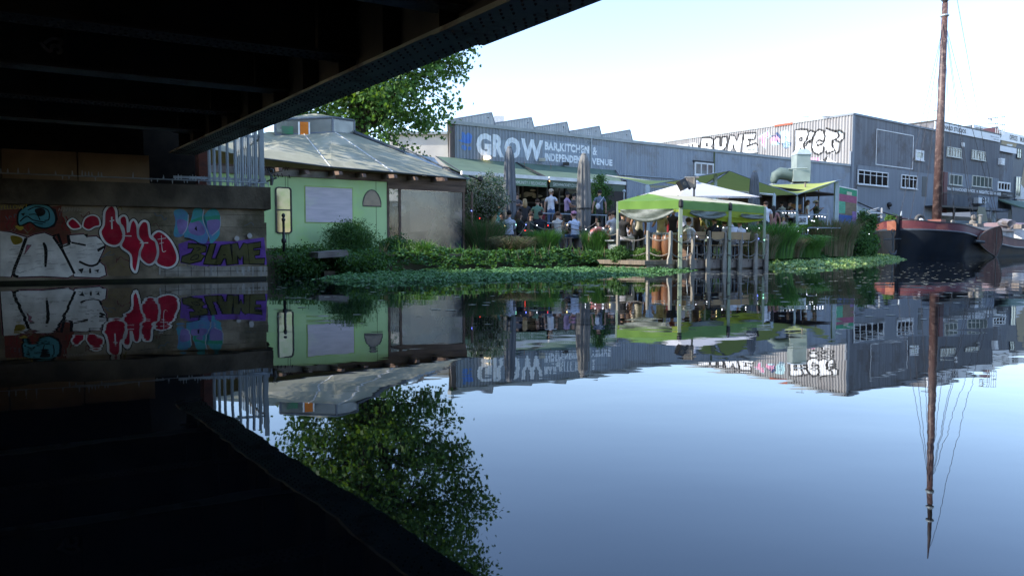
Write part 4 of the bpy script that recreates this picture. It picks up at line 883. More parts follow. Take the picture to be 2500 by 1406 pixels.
g = MB(); g.wbox(BP, uM0-6.6, uM0, ZM-.39, ZM-.1, -9.1, -5.4); g.build('roof_edge', mat('grey_concrete_band', (.3, .29, .27), .8), st)
def sign(l, t, b, r, words, bm_, lm_, par, n=.13, nm='sign_board', bold=.02):
    u0, u1, z0, z1 = BP.rect(l, t, b, r); g = MB(); g.wbox(BP, u0, u1, z0, z1, .05, n); o = g.build(nm, bm_, par)
    for txt, x0, x1, f0, f1, bo in words:
        d = Decal(BP); d.text(txt, BP.hit(x0, 400)[0], BP.hit(x1, 400)[0], z0+(z1-z0)*f0, z0+(z1-z0)*f1, bo); d.build('lettering', lm_, o, n+.01)
    return o
M_signw = mat('signboard_white', (.72, .74, .76), .5, (.66, .68, .70), 1); M_ink = mat('sign_ink', (.03, .03, .035), .6); M_signk = mat('signboard_dark', (.05, .055, .07), .5, (.04, .045, .055), 1); M_inkw = mat('sign_ink_white', (.75, .77, .78), .6)
sign(2279.5, 297, 316, 2440, (('MAYNARD STUDIOS', 2283, 2352, .22, .78, .03), ('@studios', 2412, 2433, .52, .68, 0), ('020 hire', 2420, 2434, .2, .36, 0)), M_signw, M_ink, st)
sign(2309, 454.5, 467, 2431, (('No 90 HACKNEY WICK', 2311, 2379.5, .2, .82, .035), ('=', 2383, 2386, .3, .7, .02), ('NIGHTCLUB', 2389, 2424, .18, .84, .045), ('=', 2426.5, 2430, .3, .7, .02)), M_signk, M_inkw, st)
M_wfr = mat('cream_frame', (.55, .56, .50), .6)
for a, c in (((2310, 358, 382, 2345), 5), ((2371, 366, 389, 2404), 5)): window(BP, BP.rect(*a), c, M_wfr, M_curtain, st, .08, fw=.08, split=.72)
for a, c in (((2316, 425, 451, 2347), 3), ((2372, 428, 455, 2420), 5)): window(BP, BP.rect(*a), c, M_wfr, M_glassg, st, .08, fw=.075)
g = MB(); u0, u1, z0, z1 = BP.rect(2345.5, 349, 359, 2350); g.wbox(BP, u0, u1, z0, z1, .05, .2); g.build('junction_box', M_whiteg, st)
g = MB(); u0, u1, z0, z1 = BP.rect(2300, 420, 520, 2309); g.wbox(BP, u0, u1, z0, z1, .06, .2); g.build('maroon_pillar', mat('maroon', (.12, .03, .03), .6), st)
# air conditioner, drawn logo, gantry
ac = thing('air_conditioner', 'white air conditioning unit with round black fan on the grey studios wall', 'air conditioner', BP.pt(2387, 500, .3))
g = MB(); u0, u1, z0, z1 = BP.rect(2374, 483, 497, 2391); g.wbox(BP, u0, u1, z0, z1, .1, .6); g.build('casing', M_whiteg, ac)
g = MB(); c = BP.P((u0+u1)/2+.25, (z0+z1)/2, .61); g.torus(c, .28, .05, (BP.n.x, BP.n.y, 0), 16, 6); g.ball(c, (.09, .09, .09)); g.build('fan', M_black, ac)
g = MB(); a0 = BP.hit(2360, 480)[0]; g.wbox(BP, u0-.1, u1+.1, z0-.12, z0-.003, .05, .62)
g.build('bracket', M_black, ac)
g = MB(); d = Decal(BP); d.stroke([(2401, 488), (2404, 484), (2408, 492), (2412, 488), (2410, 481)], .06); d.stroke([(2402, 494), (2412, 494)], .05, 0); d.build('painted_tag', M_inkw, st, .06)
# balcony, stair, open ground floor
bal = thing('balcony', 'dark steel balcony with railings and stair on the studios building', 'balcony', BP.P(uM0, 4.6, 1))
g = MB(); uA_ = BP.hit(2255, 500)[0]; uB_ = BP.hit(2345, 500)[0]; zf = BP.hit(2256, 500)[1]-.1; g.wbox(BP, uA_, uB_, zf-.18, zf, .1, 1.6); g.build('floor', M_black, bal)
g = MB(); g.wbox(BP, uA_, uB_, zf+1.12, zf+1.18, 1.5, 1.56)
for i in range(34): u = uA_+(uB_-uA_)*i/33; g.wbox(BP, u-.014, u+.014, zf, zf+1.12, 1.51, 1.55)
g.build('railing', M_black, bal)
g = MB(); s0 = BP.hit(2345, 500)[0]; s1 = BP.hit(2398, 500)[0]
g.hexa([BP.P(s0, .9, 1.6), BP.P(s1-1.5, .9, 1.6), BP.P(s1-1.5, .9, 1.5), BP.P(s0, .9, 1.5), BP.P(s0, zf+.1, 1.6), BP.P(s0+1.6, zf+.1, 1.6), BP.P(s0+1.6, zf+.1, 1.5), BP.P(s0, zf+.1, 1.5)])
g.build('stair_side', mat('buff_board', (.28, .27, .19), .8, (.2, .19, .14), 2, (3, 3, .3)), bal)
g = MB(); g.path([BP.P(s0+1.6, zf+.9, 1.62), BP.P(s1+1.5, 1.6, 1.62)], .04, 4)
for i in range(9): f = i/8; g.path([BP.P(s0+1.6+(s1+1.5-s0-1.6)*f, zf+.9-(zf-.7)*f, 1.62), BP.P(s0+1.6+(s1+1.5-s0-1.6)*f, zf-.1-(zf-.6)*f, 1.62)], .02, 4)
g.build('stair_rail', M_galv, bal)
for px in (2290, 2352): u = BP.hit(px, 500)[0]; g = MB(); g.wbox(BP, u-.08, u+.08, .5, zf-.2, 1.35, 1.5); g.build('support_post', M_black, bal)
pf = thing('palisade_fence', 'short teal grey palisade fence below the studios balcony', 'fence', BP.P(uM0+1, .5, 2.2))
g = MB(); u0 = BP.hit(2264, 530)[0]; u1 = BP.hit(2352, 530)[0]
for i in range(34):
    u = u0+(u1-u0)*i/33; g.wbox(BP, u-.05, u+.05, .5, 3.1, 2.2, 2.23)
g.build('pales', mat('teal_grey', (.16, .22, .25), .6), pf); g = MB(); g.wbox(BP, u0, u1, 1.0, 1.08, 2.12, 2.19); g.wbox(BP, u0, u1, 2.7, 2.78, 2.12, 2.19); g.build('rail', M_galv, pf)
g = MB()
for px in (2415, 2455, 2496): u = BP.hit(px, 520)[0]; g.wbox(BP, u-.14, u+.14, .5, zb-.02, .3, .55)
g.build('column', mat('grey_column', (.36, .40, .42), .6), st)
g = MB(); g.wbox(BP, uM1-6, uM1+.6, zb-.28, zb-.02, -.2, .9); g.build('beam', M_bf, st)
nb = thing('narrow_building', 'narrow dark clad building with CHANGING BUSINESS sign right of the studios', 'building', BP.P(uM1+2, .5)); Z3 = BP.hit(2441, 352)[1]
g = MB(); corr(g, BP, uM1+.06, uM2, zb, Z3-.1, .3, .02, -.3); g.wbox(BP, uM1+.06, uM2, zb, Z3-.12, -16, -.4); g.build('wall', M_bf, nb); g = MB(); g.wbox(BP, uM1+.06, uM2+.1, Z3-.1, Z3+.03, -16, -.1); g.build('roof', M_black, nb)
o = sign(2441, 355.5, 369, 2481.5, (('ANGING BUSINESS', 2442, 2480, .2, .8, .03),), M_signw, M_ink, nb, .0)
sign(2433, 467, 480, 2475, (('HIRE', 2434, 2444.5, .2, .84, .05), ('studios and hire', 2450, 2473, .55, .72, .0), ('events', 2461, 2473, .25, .42, .0)), M_signk, M_inkw, nb, .05)
window(BP, BP.rect(2435, 443, 465, 2465), 4, M_whiteg, M_glassd, nb, .05, fw=.16)
g = MB(); u0, u1, z0, z1 = BP.rect(2437, 387, 403, 2446); g.wbox(BP, u0, u1, z0, z1, -.3, .3); g.wbox(BP, u0+.2, u1-.1, z0+.1, z1-.1, .301, .33); g.build('wall_unit', M_whiteg, nb)
FP = Plane(BP.P(uM1-12, 0, -17).to_2d(), BP.P(uM1+95, 0, -17).to_2d())
fb = thing('painted_building', 'far building painted navy tan and white with OFFICES sign on top', 'building', FP.P(18, .5))
Z4 = FP.hit(2374, 304)[1]; g = MB(); a = FP.hit(2374, 400)[0]; g.wbox(FP, a, FP.len, .5, Z4-.02, -12, 0); g.build('wall', mat('navy_wall', (.05, .07, .10), .6, (.04, .055, .085), 1), fb)
F0 = lambda x, y: (x, y)
def fpoly(pts, m_, nm='painted_patch', n=.03): d = Decal(FP); d.poly(pts); d.build(nm, m_, fb, n)
mt = mat('tan_paint', (.35, .29, .18), .7); mw_ = mat('white_patch', (.7, .72, .72), .7)
fpoly([(2446, 332), (2484, 340), (2480, 360), (2444, 352)], mt); fpoly([(2458, 352), (2471, 353), (2471, 358), (2456, 357)], mw_, n=.05); fpoly([(2500, 400), (2516, 380), (2516, 480), (2492, 450)], mt)
fpoly([(2478, 470), (2490, 448), (2516, 480), (2516, 506), (2477, 500)], mw_, n=.05)
for a in ((2482, 362, 386, 2493), (2479, 431, 480, 2491)): window(FP, FP.rect(*a), 2, M_black if a[1] < 400 else M_galv, M_glassg, fb, .1, fw=.1, split=.6)
u0 = FP.hit(2374, 304)[0]; u1 = FP.len-1; g = MB(); zs = Z4-1.5; g.wbox(FP, u0, u1, zs, Z4, .05, .15); o = g.build('sign_board', M_signw, fb)
for txt, x0, x1 in (('OFFICES', 2378, 2397), ('VENUES', 2420, 2442), ('OFFICES', 2463, 2482), ('MUSIC', 2489, 2505)):
    d = Decal(FP); d.text(txt, FP.hit(x0, 320)[0], FP.hit(x1, 320)[0], zs+.35, Z4-.35, .02); d.build('lettering', M_ink, o, .17)
g = MB(); u0 = FP.hit(2476, 480)[0]; z1 = FP.hit(2480, 486)[1]; g.wbox(FP, u0, u0+6, z1-1.2, z1, .05, .4); o = g.build('sign_board', M_signk, fb); d = Decal(FP); d.text('AURANT', u0+.2, u0+2.9, z1-.95, z1-.25, .03); d.build('lettering', M_inkw, o, .42)
g = MB(); p0 = BP.pt(2396, 316, -6); p1 = BP.pt(2440, 334, -6); g.face([p0, p1, BP.pt(2438, 308, -8), BP.pt(2417, 312, -8)]); g.build('red_roof', mat('red_tile', (.28, .07, .05), .8), st)
gt = thing('roof_gantry', 'open steel access gantry standing on the studios roof', 'gantry', BP.pt(2430, 335, -3))
g = MB(); q = lambda x, y: BP.pt(x, y, -3)
for a, b_ in (((2411, 301), (2411, 290)), ((2411, 290), (2436, 287)), ((2411, 302), (2436, 302)), ((2431, 287), (2431, 330)), ((2436, 287), (2436, 330)), ((2441, 287), (2441, 330)), ((2440, 287), (2453, 285)), ((2453, 285), (2453, 325)), ((2447, 286), (2447, 330)), ((2441, 304), (2453, 305)), ((2419, 289), (2419, 302)), ((2420, 312), (2437, 312)), ((2437, 318), (2453, 318))): g.path([q(*a), q(*b_)], .045, 4)
g.build('gantry_frame', M_galv, gt); g = MB(); g.path([q(2413, 291), q(2420, 290), q(2420, 296)], .12, 4); g.build('panel', M_white, gt)
g = MB(); p = BP.pt(2285, 290, -4); g.path([p-Vector((0, 0, 1)), p+Vector((0, 0, .9))], .03, 4); g.path([p+Vector((-.7, 0, .85)), p+Vector((.6, 0, .85))], .03, 4); tag(g.build('aerial', M_galv), 'thin television aerial on the roof left of the mast', 'aerial')
# low roof and stored things under the far buildings
lw = thing('shelter', 'low grey green shelter roof over dark open ground floor at far right', 'shelter', BP.P(uM2, .5, 2))
g = MB(); g.hexa([BP.P(uM1-.5, 4.3, 3.2), BP.P(uM2+12, 4.3, 3.2), BP.P(uM2+12, 5.6, -.2), BP.P(uM1+.6, 5.6, -.2), BP.P(uM1-.5, 4.42, 3.2), BP.P(uM2+12, 4.42, 3.2), BP.P(uM2+12, 5.75, -.2), BP.P(uM1+.6, 5.75, -.2)]); g.build('roof', M_awn, lw)
g = MB(); g.wbox(BP, uM1-6, uM2+12, .5, 4.2, -6, -5.8); g.build('back_wall', M_black, lw)
g = MB()
for px in (2498,): u = BP.hit(px, 520)[0]; g.wbox(BP, u-.1, u+.1, .5, 4.3, 2.9, 3.1)
g.build('post', M_white, lw)
rr_ = random.Random(9)
for i, (px, cl, lb) in enumerate(((2440, (.3, .06, .06), 'dark red crate stored under the far shelter'), (2465, (.1, .16, .2), 'blue grey crate stored under the far shelter'), (2480, (.5, .52, .5), 'pale grey cabinet stored under the far shelter'))):
    u = BP.hit(px, 530)[0]; g = MB(); h_ = (1.4, 2.2, 2.5)[i]; g.wbox(BP, u, u+1.6, .5, .5+h_, -1, .4); o = g.build('stored_crate', mat('crate%d' % i, cl, .7)); g = MB(); g.wbox(BP, u+.1, u+1.5, .5+h_+.002, .56+h_, -.9, .3); g.build('lid', M_black, o); tag(o, lb, 'crate')
# ---------------------------------------------------------------- terrace decks
UD = Vector((GP.d.x, GP.d.y, 0)); UN = Vector((GP.n.x, GP.n.y, 0))
def onp(px, d, z=0): x = (px-CXP)/FPX*d; return Vector((x, d, z))
TE = Plane((.9, 28.2), (.9+GP.d.x*10, 28.2+GP.d.y*10))
M_deck = mat('deck_boards', (.20, .16, .12), .8, (.12, .10, .08), 3, (1, 6, 1), .3)
te = thing('bar_terrace', 'raised timber terrace in front of the grey warehouse bar', 'terrace', TE.P(5, .5))
g = MB(); g.wbox(TE, -3.2, 20, .502, 1.3, -9.5, 0); g.build('upper_deck', M_deck, te)
LD = Plane((-2.0, 22.3), (6.6, 28.6)); g = MB(); g.wbox(LD, .4, 8.6, .503, .58, -5.5, 0); g.build('lower_deck', M_deck, te)
g = MB()
for i in range(26): u = .5+i*.33; g.wbox(LD, u-.05, u+.05, .1, .60, .01, .05)
g.wbox(LD, .4, 8.6, .46, .56, .052, .09); g.wbox(LD, .4, 8.6, .2, .3, .052, .09); g.build('deck_front', M_wood, te)

# ---------------------------------------------------------------- trees
LM = [M_green, M_green2, M_green3]
tree('maple_tree', 'large leafy maple tree rising behind the green cabin', (-6.3, 30, .5), 15, (-5.75, 30, 12.8), (4.5, 4.2, 9.6), 1500, 52, .16, M_bark, LM, 11, spread=.34, gap=-.12, limbs=20)
tree('overhanging_tree', 'dense leafy tree behind the bridge pier palisade fence', (-12.5, 23, .5), 11, (-12.2, 23.0, 7.0), (3.2, 3.2, 5.0), 150, 30, .22, M_bark, LM, 5, spread=.45)
tree('overhanging_tree', 'tall tree far left behind the dark bridge abutment', (-19, 27.5, .5), 15, (-19, 27.5, 9.6), (4.2, 4.2, 6.6), 220, 30, .25, M_bark, LM, 8, spread=.5)
# ---------------------------------------------------------------- shrubs
bush('flowering_shrub', 'greyish cream flowering shrub beside the cabin conservatory', 'shrub', at(1190, 478, 25.2), (.78, .7, .78), 190, 40, .065, [M_grey_leaf, M_green2], 3, M_bark, spread=.085)
bush('flowering_shrub_lower', 'dark lower foliage under the cream flowering shrub', 'shrub', at(1180, 530, 25.6), (.55, .5, .5), 70, 40, .06, [M_green2, M_green2], 13, M_bark, spread=.13)
bush('conifer_shrub', 'dense dark green fern-like shrub against the lime green wall', 'shrub', at(856, 592, 20.2), (.60, .5, .56), 190, 80, .085, [M_green2, M_green], 4, M_bark, shape='blade', spread=.13)
for i, (px, py, d, r, lb) in enumerate(((745, 630, 18.7, (.65, .3, .22), 'low sprawling bramble on the bank left of the fern-like shrub'), (715, 655, 17.6, (.6, .3, .3), 'dark bramble trailing to the water left of the stone ledge'), (890, 655, 17.9, (.5, .3, .25), 'dark bramble right of the stone ledge'), (680, 650, 17.9, (.40, .3, .30), 'dark bramble by the iron post at the pier edge'), (962, 612, 21.0, (.42, .4, .28), 'leafy bush at the corner where lime wall meets conservatory'), (1010, 628, 20.6, (.75, .45, .26), 'green leafy bush in front of the conservatory frame'), (810, 650, 18.4, (.7, .3, .18), 'weedy plant below the stone ledge'))):
    bush('bramble', lb, 'bush', at(px, py, d), r, 110, 50, .065, [M_green2, M_green], 20+i, M_bark, spread=.14)
for i, (px, py, d, r, lb, sm) in enumerate(((2085, 592, 39.5, (1.05, .8, .95), 'dark ivy bush beside the black barge bow', .11), (2118, 600, 41.5, (.55, .6, .85), 'leafy ivy mound behind the barge bow', .11), (2176, 540, 49, (.38, .4, .55), 'light green sapling between barge bow and grey wall', .10), (2112, 545, 41, (.5, .4, .8), 'tall green weed beside the colourful mural panel', .1), (1580, 628, 22.2, (.34, .25, .25), 'yellow green weed at the foot of the gazebo rope post', .05), (1512, 622, 22.2, (.25, .2, .22), 'small green weed left of the pontoon', .05), (1740, 545, 30, (1.2, .4, .65), 'dark hedge behind the people under the gazebo', .1), (1465, 480, 35, (.5, .5, .9), 'climbing plant on the wall right of the second folded parasol', .08))):
    bush('ivy_bush' if i < 4 else 'weed', lb, 'bush', at(px, py, d), r, 80, 45, sm, [M_green3, M_green] if i in (2, 4) else [M_green2, M_green], 40+i, M_bark, spread=r[0]*.2)
# grass clumps: foot point from pixel on the bank
def foot(px, py, z): return gz(px, py, z)
GC = [(1180, 24.0, .55, 1.15, 1100, 'drooping grass mound with dry brown blades beside the conservatory', [M_grassd, M_grassy], .40, .012), (1250, 23.2, .42, .90, 700, 'brown dry drooping grass tuft in front of the first folded parasol', [M_grassy, M_grassd], .55, .011),
      (1325, 24.2, .5, .85, 900, 'bright green upright grass clump left of the lifebuoy', [M_grassg, M_green2], .28, .014), (1452, 24.8, .42, .85, 600, 'bright green reeds growing round the lifebuoy', [M_grassg, M_green2], .22, .015),
      (1035, 20.6, .22, .55, 130, 'yellow green iris leaves before the conservatory plastic', [M_grassg, M_green3], .35, .016),
      (1890, 28.5, .8, 1.15, 900, 'bright green iris clump right of the gazebo', [M_grassg, M_grassd], .32, .022), (1955, 31.5, .9, 1.1, 800, 'green sedge clump below the white banner', [M_grassg, M_grassd], .5, .02), (2030, 35.5, 1.1, 1.5, 1100, 'tall brownish reed clump in front of the mural panel', [M_grassy, M_grassd], .3, .02), (1865, 27.6, .5, .8, 500, 'dry brown sedge beside the gazebo right leg', [M_grassy, M_grassd], .3, .014), (1925, 30, .6, .7, 500, 'brown tuft between the iris and the sedge', [M_grassy, M_grassd], .4, .016), (1835, 26.5, .35, .9, 300, 'sunlit dry grass seen behind the gazebo ropes', [M_grassy, M_grassg], .3, .014)]
for i, (px, d, rad, h, n, lb, ms, ln, w_) in enumerate(GC):
    grass('grass_clump', lb, onp(px, d-.15, .30), rad*1.35, h*1.6, int(n*2), ms, 60+i, ln, w_*.9, 'grass', None)
# ground cover on the bank, floating pennywort mats
def mat_leaves(name, label, poly, hfun, n, size, ms, seed, ht=.10):
    rnd = random.Random(seed); mb = MB(); xs = [p[0] for p in poly]; ys = [p[1] for p in poly]; k = 0
    def inside(x, y):
        c = False; j = len(poly)-1
        for i in range(len(poly)):
            if (poly[i][1] > y) != (poly[j][1] > y) and x < (poly[j][0]-poly[i][0])*(y-poly[i][1])/(poly[j][1]-poly[i][1])+poly[i][0]: c = not c
            j = i
        return c
    def edge(x, y):
        return min(((Vector((x, y))-Vector(a)-(Vector(b_)-Vector(a))*max(0, min(1, (Vector((x, y))-Vector(a)).dot(Vector(b_)-Vector(a))/max(1e-6, (Vector(b_)-Vector(a)).length_squared)))).length) for a, b_ in zip(poly, poly[1:]+poly[:1]))
    while k < n:
        x = rnd.uniform(min(xs), max(xs)); y = rnd.uniform(min(ys), max(ys))
        if not inside(x, y): continue
        e_ = edge(x, y); 
        if e_ < .25 and noise.noise(Vector((x*3, y*3, seed))) < .1: continue
        z = hfun(x, y)+ht*min(1, e_/.5)*(.5+.9*noise.noise(Vector((x*1.8, y*1.8, 0)))+.5*noise.noise(Vector((x*5, y*5, 0))))*rnd.uniform(.5, 1)
        z = max(z, hfun(x, y)+.004); s = size*rnd.uniform(.5, 1.25); a = rnd.uniform(0, 6.28)
        t_ = Vector((rnd.gauss(0, .45), rnd.gauss(0, .45), 1)).normalized(); u = t_.cross(Vector((math.cos(a), math.sin(a), 0))).normalized(); v = t_.cross(u); c = Vector((x, y, z))
        mb.cm = rnd.randrange(len(ms)); mb.face([c+u*s*math.cos(b_)*.5+v*s*math.sin(b_)*.5 for b_ in (0, 1.1, 2.2, 3.3, 4.4, 5.4)]); k += 1
    o = mb.build(name, ms); return tag(o, label, 'plants', None, 'stuff')
gxy = lambda px, py, z=.02: tuple(gz(px, py, z).to_2d())
M_penny = mat('leaf_pennywort', (.12, .27, .085), .5, (.15, .31, .11), 5, trans=.25); M_penny2 = mat('leaf_pennywort_dark', (.075, .19, .065), .5, (.10, .22, .08), 5, trans=.25); M_penny3 = mat('leaf_pennywort_sunlit', (.34, .46, .14), .4, (.38, .48, .16), 5, trans=.3)  # lightest leaves carry the sunlight on the far mat in their colour
mat1 = [gxy(756, 681), gxy(850, 689), gxy(960, 691), gxy(1100, 686), gxy(1250, 683), gxy(1400, 676), gxy(1550, 669), gxy(1650, 665), gxy(1705, 659), gxy(1690, 650), gxy(1640, 645)]+[(5.2, 24.9), (2.0, 22.9), (-1.5, 20.2), (-4.2, 18.1)]
mat_leaves('floating_plants', 'long dark green mat of floating water plants along the left bank', mat1, lambda x, y: .0, 42000, .052, [M_penny, M_penny2, M_penny], 31, .13)
mat2 = [gxy(1868, 652), gxy(1930, 656), gxy(2010, 653), gxy(2080, 646), gxy(2150, 640), gxy(2215, 633), gxy(2190, 627.5), gxy(2120, 626)]+[(17.0, 38.3), (12, 32.2), (9.2, 28.4)]
mat_leaves('floating_plants', 'sunlit yellow green mat of floating water plants before the barge', mat2, lambda x, y: .0, 26000, .085, [M_penny, M_penny3, M_penny3], 32, .22)
BK = [Vector(q) for q in bank]
def bankd(x, y):
    best = 9
    for a, b_ in zip(BK[1:7], BK[2:8]):
        e = (b_-a); t_ = max(0, min(1, (Vector((x, y))-a).dot(e)/e.length_squared)); q = a+e*t_; dd_ = (Vector((x, y))-q).length; sgn = 1 if e.x*(y-q.y)-e.y*(x-q.x) > 0 else -1
        if dd_ < abs(best): best = dd_*sgn
    return best
hb = lambda x, y: .42 if bankd(x, y) > 0 else max(0, .42*(1+bankd(x, y)/.75))
cov = [(-3.7, 17.9), (-1.2, 19.7), (2.6, 22.4), (5.5, 24.5), (4.8, 25.8), (1.2, 23.4), (-1.2, 22.2), (-2.8, 21.6), (-5.8, 19.2)]
mat_leaves('ground_cover', 'green weeds covering the canal bank in front of the cabin and terrace', cov, hb, 22000, .075, [M_green2, M_green, M_penny2], 33, .24)
cov2 = [(9.4, 27.2), (12.9, 31.5), (16.75, 36.5), (22.9, 48.5), (20.5, 49), (13.5, 37.5), (10, 33), (7.5, 28.6)]
mat_leaves('ground_cover', 'green weeds covering the bank between gazebo and barge', cov2, hb, 18000, .12, [M_green2, M_grassd, M_penny2], 34, .45)
rnd = random.Random(91); g = MB()
for _ in range(1500):
    i = rnd.choice((3, 3, 3, 4, 5, 6)); a, c_ = BK[i-1], BK[i]; f = rnd.random(); e = (c_-a).normalized(); q = a.lerp(c_, f)+Vector((e.y, -e.x))*rnd.uniform(-.9, .35)
    if noise.noise(Vector((q.x*.9, q.y*.9, 5))) < -.05 or q.x < -4.0: continue
    z = hb(q.x, q.y); h = rnd.uniform(.06, .42)*(.8+q.y/80); l = Vector((rnd.gauss(0, .12), rnd.gauss(0, .12), 0)); w_ = .010*(1+q.y/40); b0 = Vector((q.x, q.y, z)); g.cm = rnd.choice((0, 0, 1, 2))
    g.face([b0-Vector((w_, 0, 0)), b0+Vector((w_, 0, 0)), b0+l*.5+Vector((w_*.6, 0, h*.6)), b0+l+Vector((0, 0, h)), b0+l*.5+Vector((-w_*.6, 0, h*.6))])
tag(g.build('bank_weeds', [M_grassg, M_grassd, M_grassy]), 'thin mixed weeds and dry stems sprouting along the canal bank', 'weeds', None, 'stuff')
# debris on the water
rnd = random.Random(77); g = MB()
for _ in range(650):
    px = rnd.uniform(650, 2450); py = 640+abs(rnd.gauss(0, 55)); 
    if rnd.random() < .3: px = rnd.uniform(1700, 2400); py = rnd.uniform(640, 700)
    if py < 662 and px < 1900 or py > 800: continue
    c = gz(px, py, .004); s = rnd.uniform(.012, .05); a = rnd.uniform(0, 6.28)
    g.face([c+Vector((math.cos(a+k*1.26)*s*rnd.uniform(.5, 1.2)*1.4, math.sin(a+k*1.26)*s, 0)) for k in range(5)])
for (x0, x1, y, n) in ((1400, 1480, 696, 60), (1690, 1900, 668, 80), (1250, 1450, 712, 40), (690, 760, 727, 20), (1150, 1300, 690, 30)):
    for _ in range(n): 
        c = gz(rnd.uniform(x0, x1), y+rnd.gauss(0, 1.2), .004); s = rnd.uniform(.01, .04); a = rnd.uniform(0, 6); g.face([c+Vector((math.cos(a+k*1.57)*s*1.6, math.sin(a+k*1.57)*s*.8, 0)) for k in range(4)])
tag(g.build('floating_debris', mat('pale_debris', (.42, .42, .34), .7, (.3, .3, .2), 9)), 'pale leaves petals and scum floating on the canal surface', 'debris', None, 'stuff')
# stone ledge and iron post by the cabin
ld = thing('stone_ledge', 'broken pale stone ledge with dark hollow beneath at the water edge', 'ledge', onp(810, 17.5, 0))
q = Plane(onp(776, 17.3).to_2d(), onp(848, 17.75).to_2d()); g = MB(); g.hexa([q.P(0, .43, .02), q.P(.8, .47, -.02), q.P(.78, .47, -.6), q.P(.03, .43, -.6), q.P(.02, .57, 0), q.P(.77, .62, -.03), q.P(.76, .62, -.6), q.P(.0, .57, -.6)]); g.build('slab', mat('pale_stone', (.2, .18, .16), .9, (.13, .11, .10), 3, bump=.4), ld); g = MB(); g.wbox(q, .22, .5, -.2, .12, -.4, -.15); g.wbox(q, .75, 1.5, -.2, .34, -.5, -.1); g.wbox(q, 1.6, 1.9, -.2, .2, -.3, .1); g.build('rubble', M_cope, ld)
g = MB(); p = onp(694, 17.7, 0); g.lathe(p+Vector((0, 0, -.3)), [(.035, 0), (.035, 1.08), (.055, 1.1), (.06, 1.14), (.055, 1.18), (.032, 1.2), (.03, 1.6), (.045, 1.62), (.045, 1.67), (.02, 1.69), (.042, 1.72), (.045, 1.755), (.03, 1.785), (.004, 1.80)], 12)
tag(g.build('iron_post', M_black, None, True), 'slim black iron post with ball finial in front of the tall cabin window', 'post')

# ---------------------------------------------------------------- folded parasols
M_can = mat('grey_canvas', (.145, .155, .17), .85, (.10, .11, .12), 2, (2, 2, .4), .2); M_can_b = mat('taupe_canvas', (.20, .195, .185), .85, (.13, .13, .125), 2, (2, 2, .4), .2)
def parasol(px, pt_, pb, d, wt, wb, label, m_, zg):
    t = thing('folded_parasol', label, 'parasol', onp(px, d, zg), 'tall folded parasols on the terrace')
    zt = at(px, pt_, d).z; zb_ = at(px, pb, d).z; h = zt-zb_; c = onp(px, d, 0); s = d/FPX/2; wt *= s; wb *= s
    pr = []
    for i in range(15):
        f = i/14; r = wb*(.80+.25*f) if f < .3 else wb*(1.02-(f-.3)/.7*.42)
        if abs(f-.36) < .04: r *= .86
        if f > .93: r = wt*(1.15-(f-.93)*3)
        pr.append((max(r, .02), zb_+h*f))
    ph = random.Random(int(px)).uniform(0, 6)
    g = MB(); g.lathe(c, pr, 56, lambda a, i: 1+(.13*math.sin(9*a+ph+.15*i)+.07*math.sin(17*a+2*ph+.3*i))*(1 if i < 13 else .3)); g.build('canopy', m_, t, True)
    g = MB(); g.lathe(c, [(wt*.75, zt-.03), (wt*.8, zt+.05), (wt*.2, zt+.09)], 12); g.build('top_cap', M_can_b, t)
    g = MB(); zs = zb_+h*.36; g.lathe(c, [(wb*1.0, zs-.02), (wb*1.0, zs+.02)], 20); g.build('strap', M_black, t)
    g = MB(); g.path([(c.x, c.y, zg), (c.x, c.y, zt)], .035, 8); g.build('pole', M_galv, t); g = MB(); g.box(c.x-.35, c.x+.35, c.y-.35, c.y+.35, zg+.002, zg+.08); g.build('base', M_black, t)
parasol(1244, 363, 566, 26.3, 14, 32, 'tall folded dark grey parasol nearest the flowering shrub', M_can, .58)
parasol(1424, 380, 582, 26.8, 16, 36, 'tall folded taupe grey parasol left of the lifebuoy', M_can_b, .58)
parasol(1838, 421, 560, 31.5, 12, 26, 'tall folded grey parasol behind the right half of the gazebo', M_can, .5)

# ---------------------------------------------------------------- open white parasol
t = thing('open_parasol', 'large open white square parasol behind the green gazebo', 'parasol', onp(1690, 27, .58))
ap = at(1690, 441, 27); rim = [at(1558, 479, 27.6), at(1655, 480, 24.8), at(1857, 481, 27.2), at(1765, 470, 30.2)]; g = MB()
for a, b_ in zip(rim, rim[1:]+rim[:1]):
    md = (a+b_)/2+Vector((0, 0, .03)); g.face([a, md, ap]); g.face([md, b_, ap]); g.face([a-Vector((0, 0, .04)), b_-Vector((0, 0, .04)), md])
g.build('canopy', mat('white_canvas', (.74, .73, .76), .8, (.68, .67, .70), 1, trans=.2), t); g = MB(); g.lathe(ap-Vector((0, 0, .1)), [(.28, 0), (.2, .1), (.02, .13)], 12); g.build('vent_cap', MT['white_canvas'], t)
g = MB(); g.path([(ap.x, ap.y, .58), ap], .04, 8); g.build('pole', M_galv, t)
g = MB()
for a in rim: g.path([ap-Vector((0, 0, .15)), a-Vector((0, 0, .06))], .018, 4); g.ball(a, .05)
g.build('ribs', M_black, t)

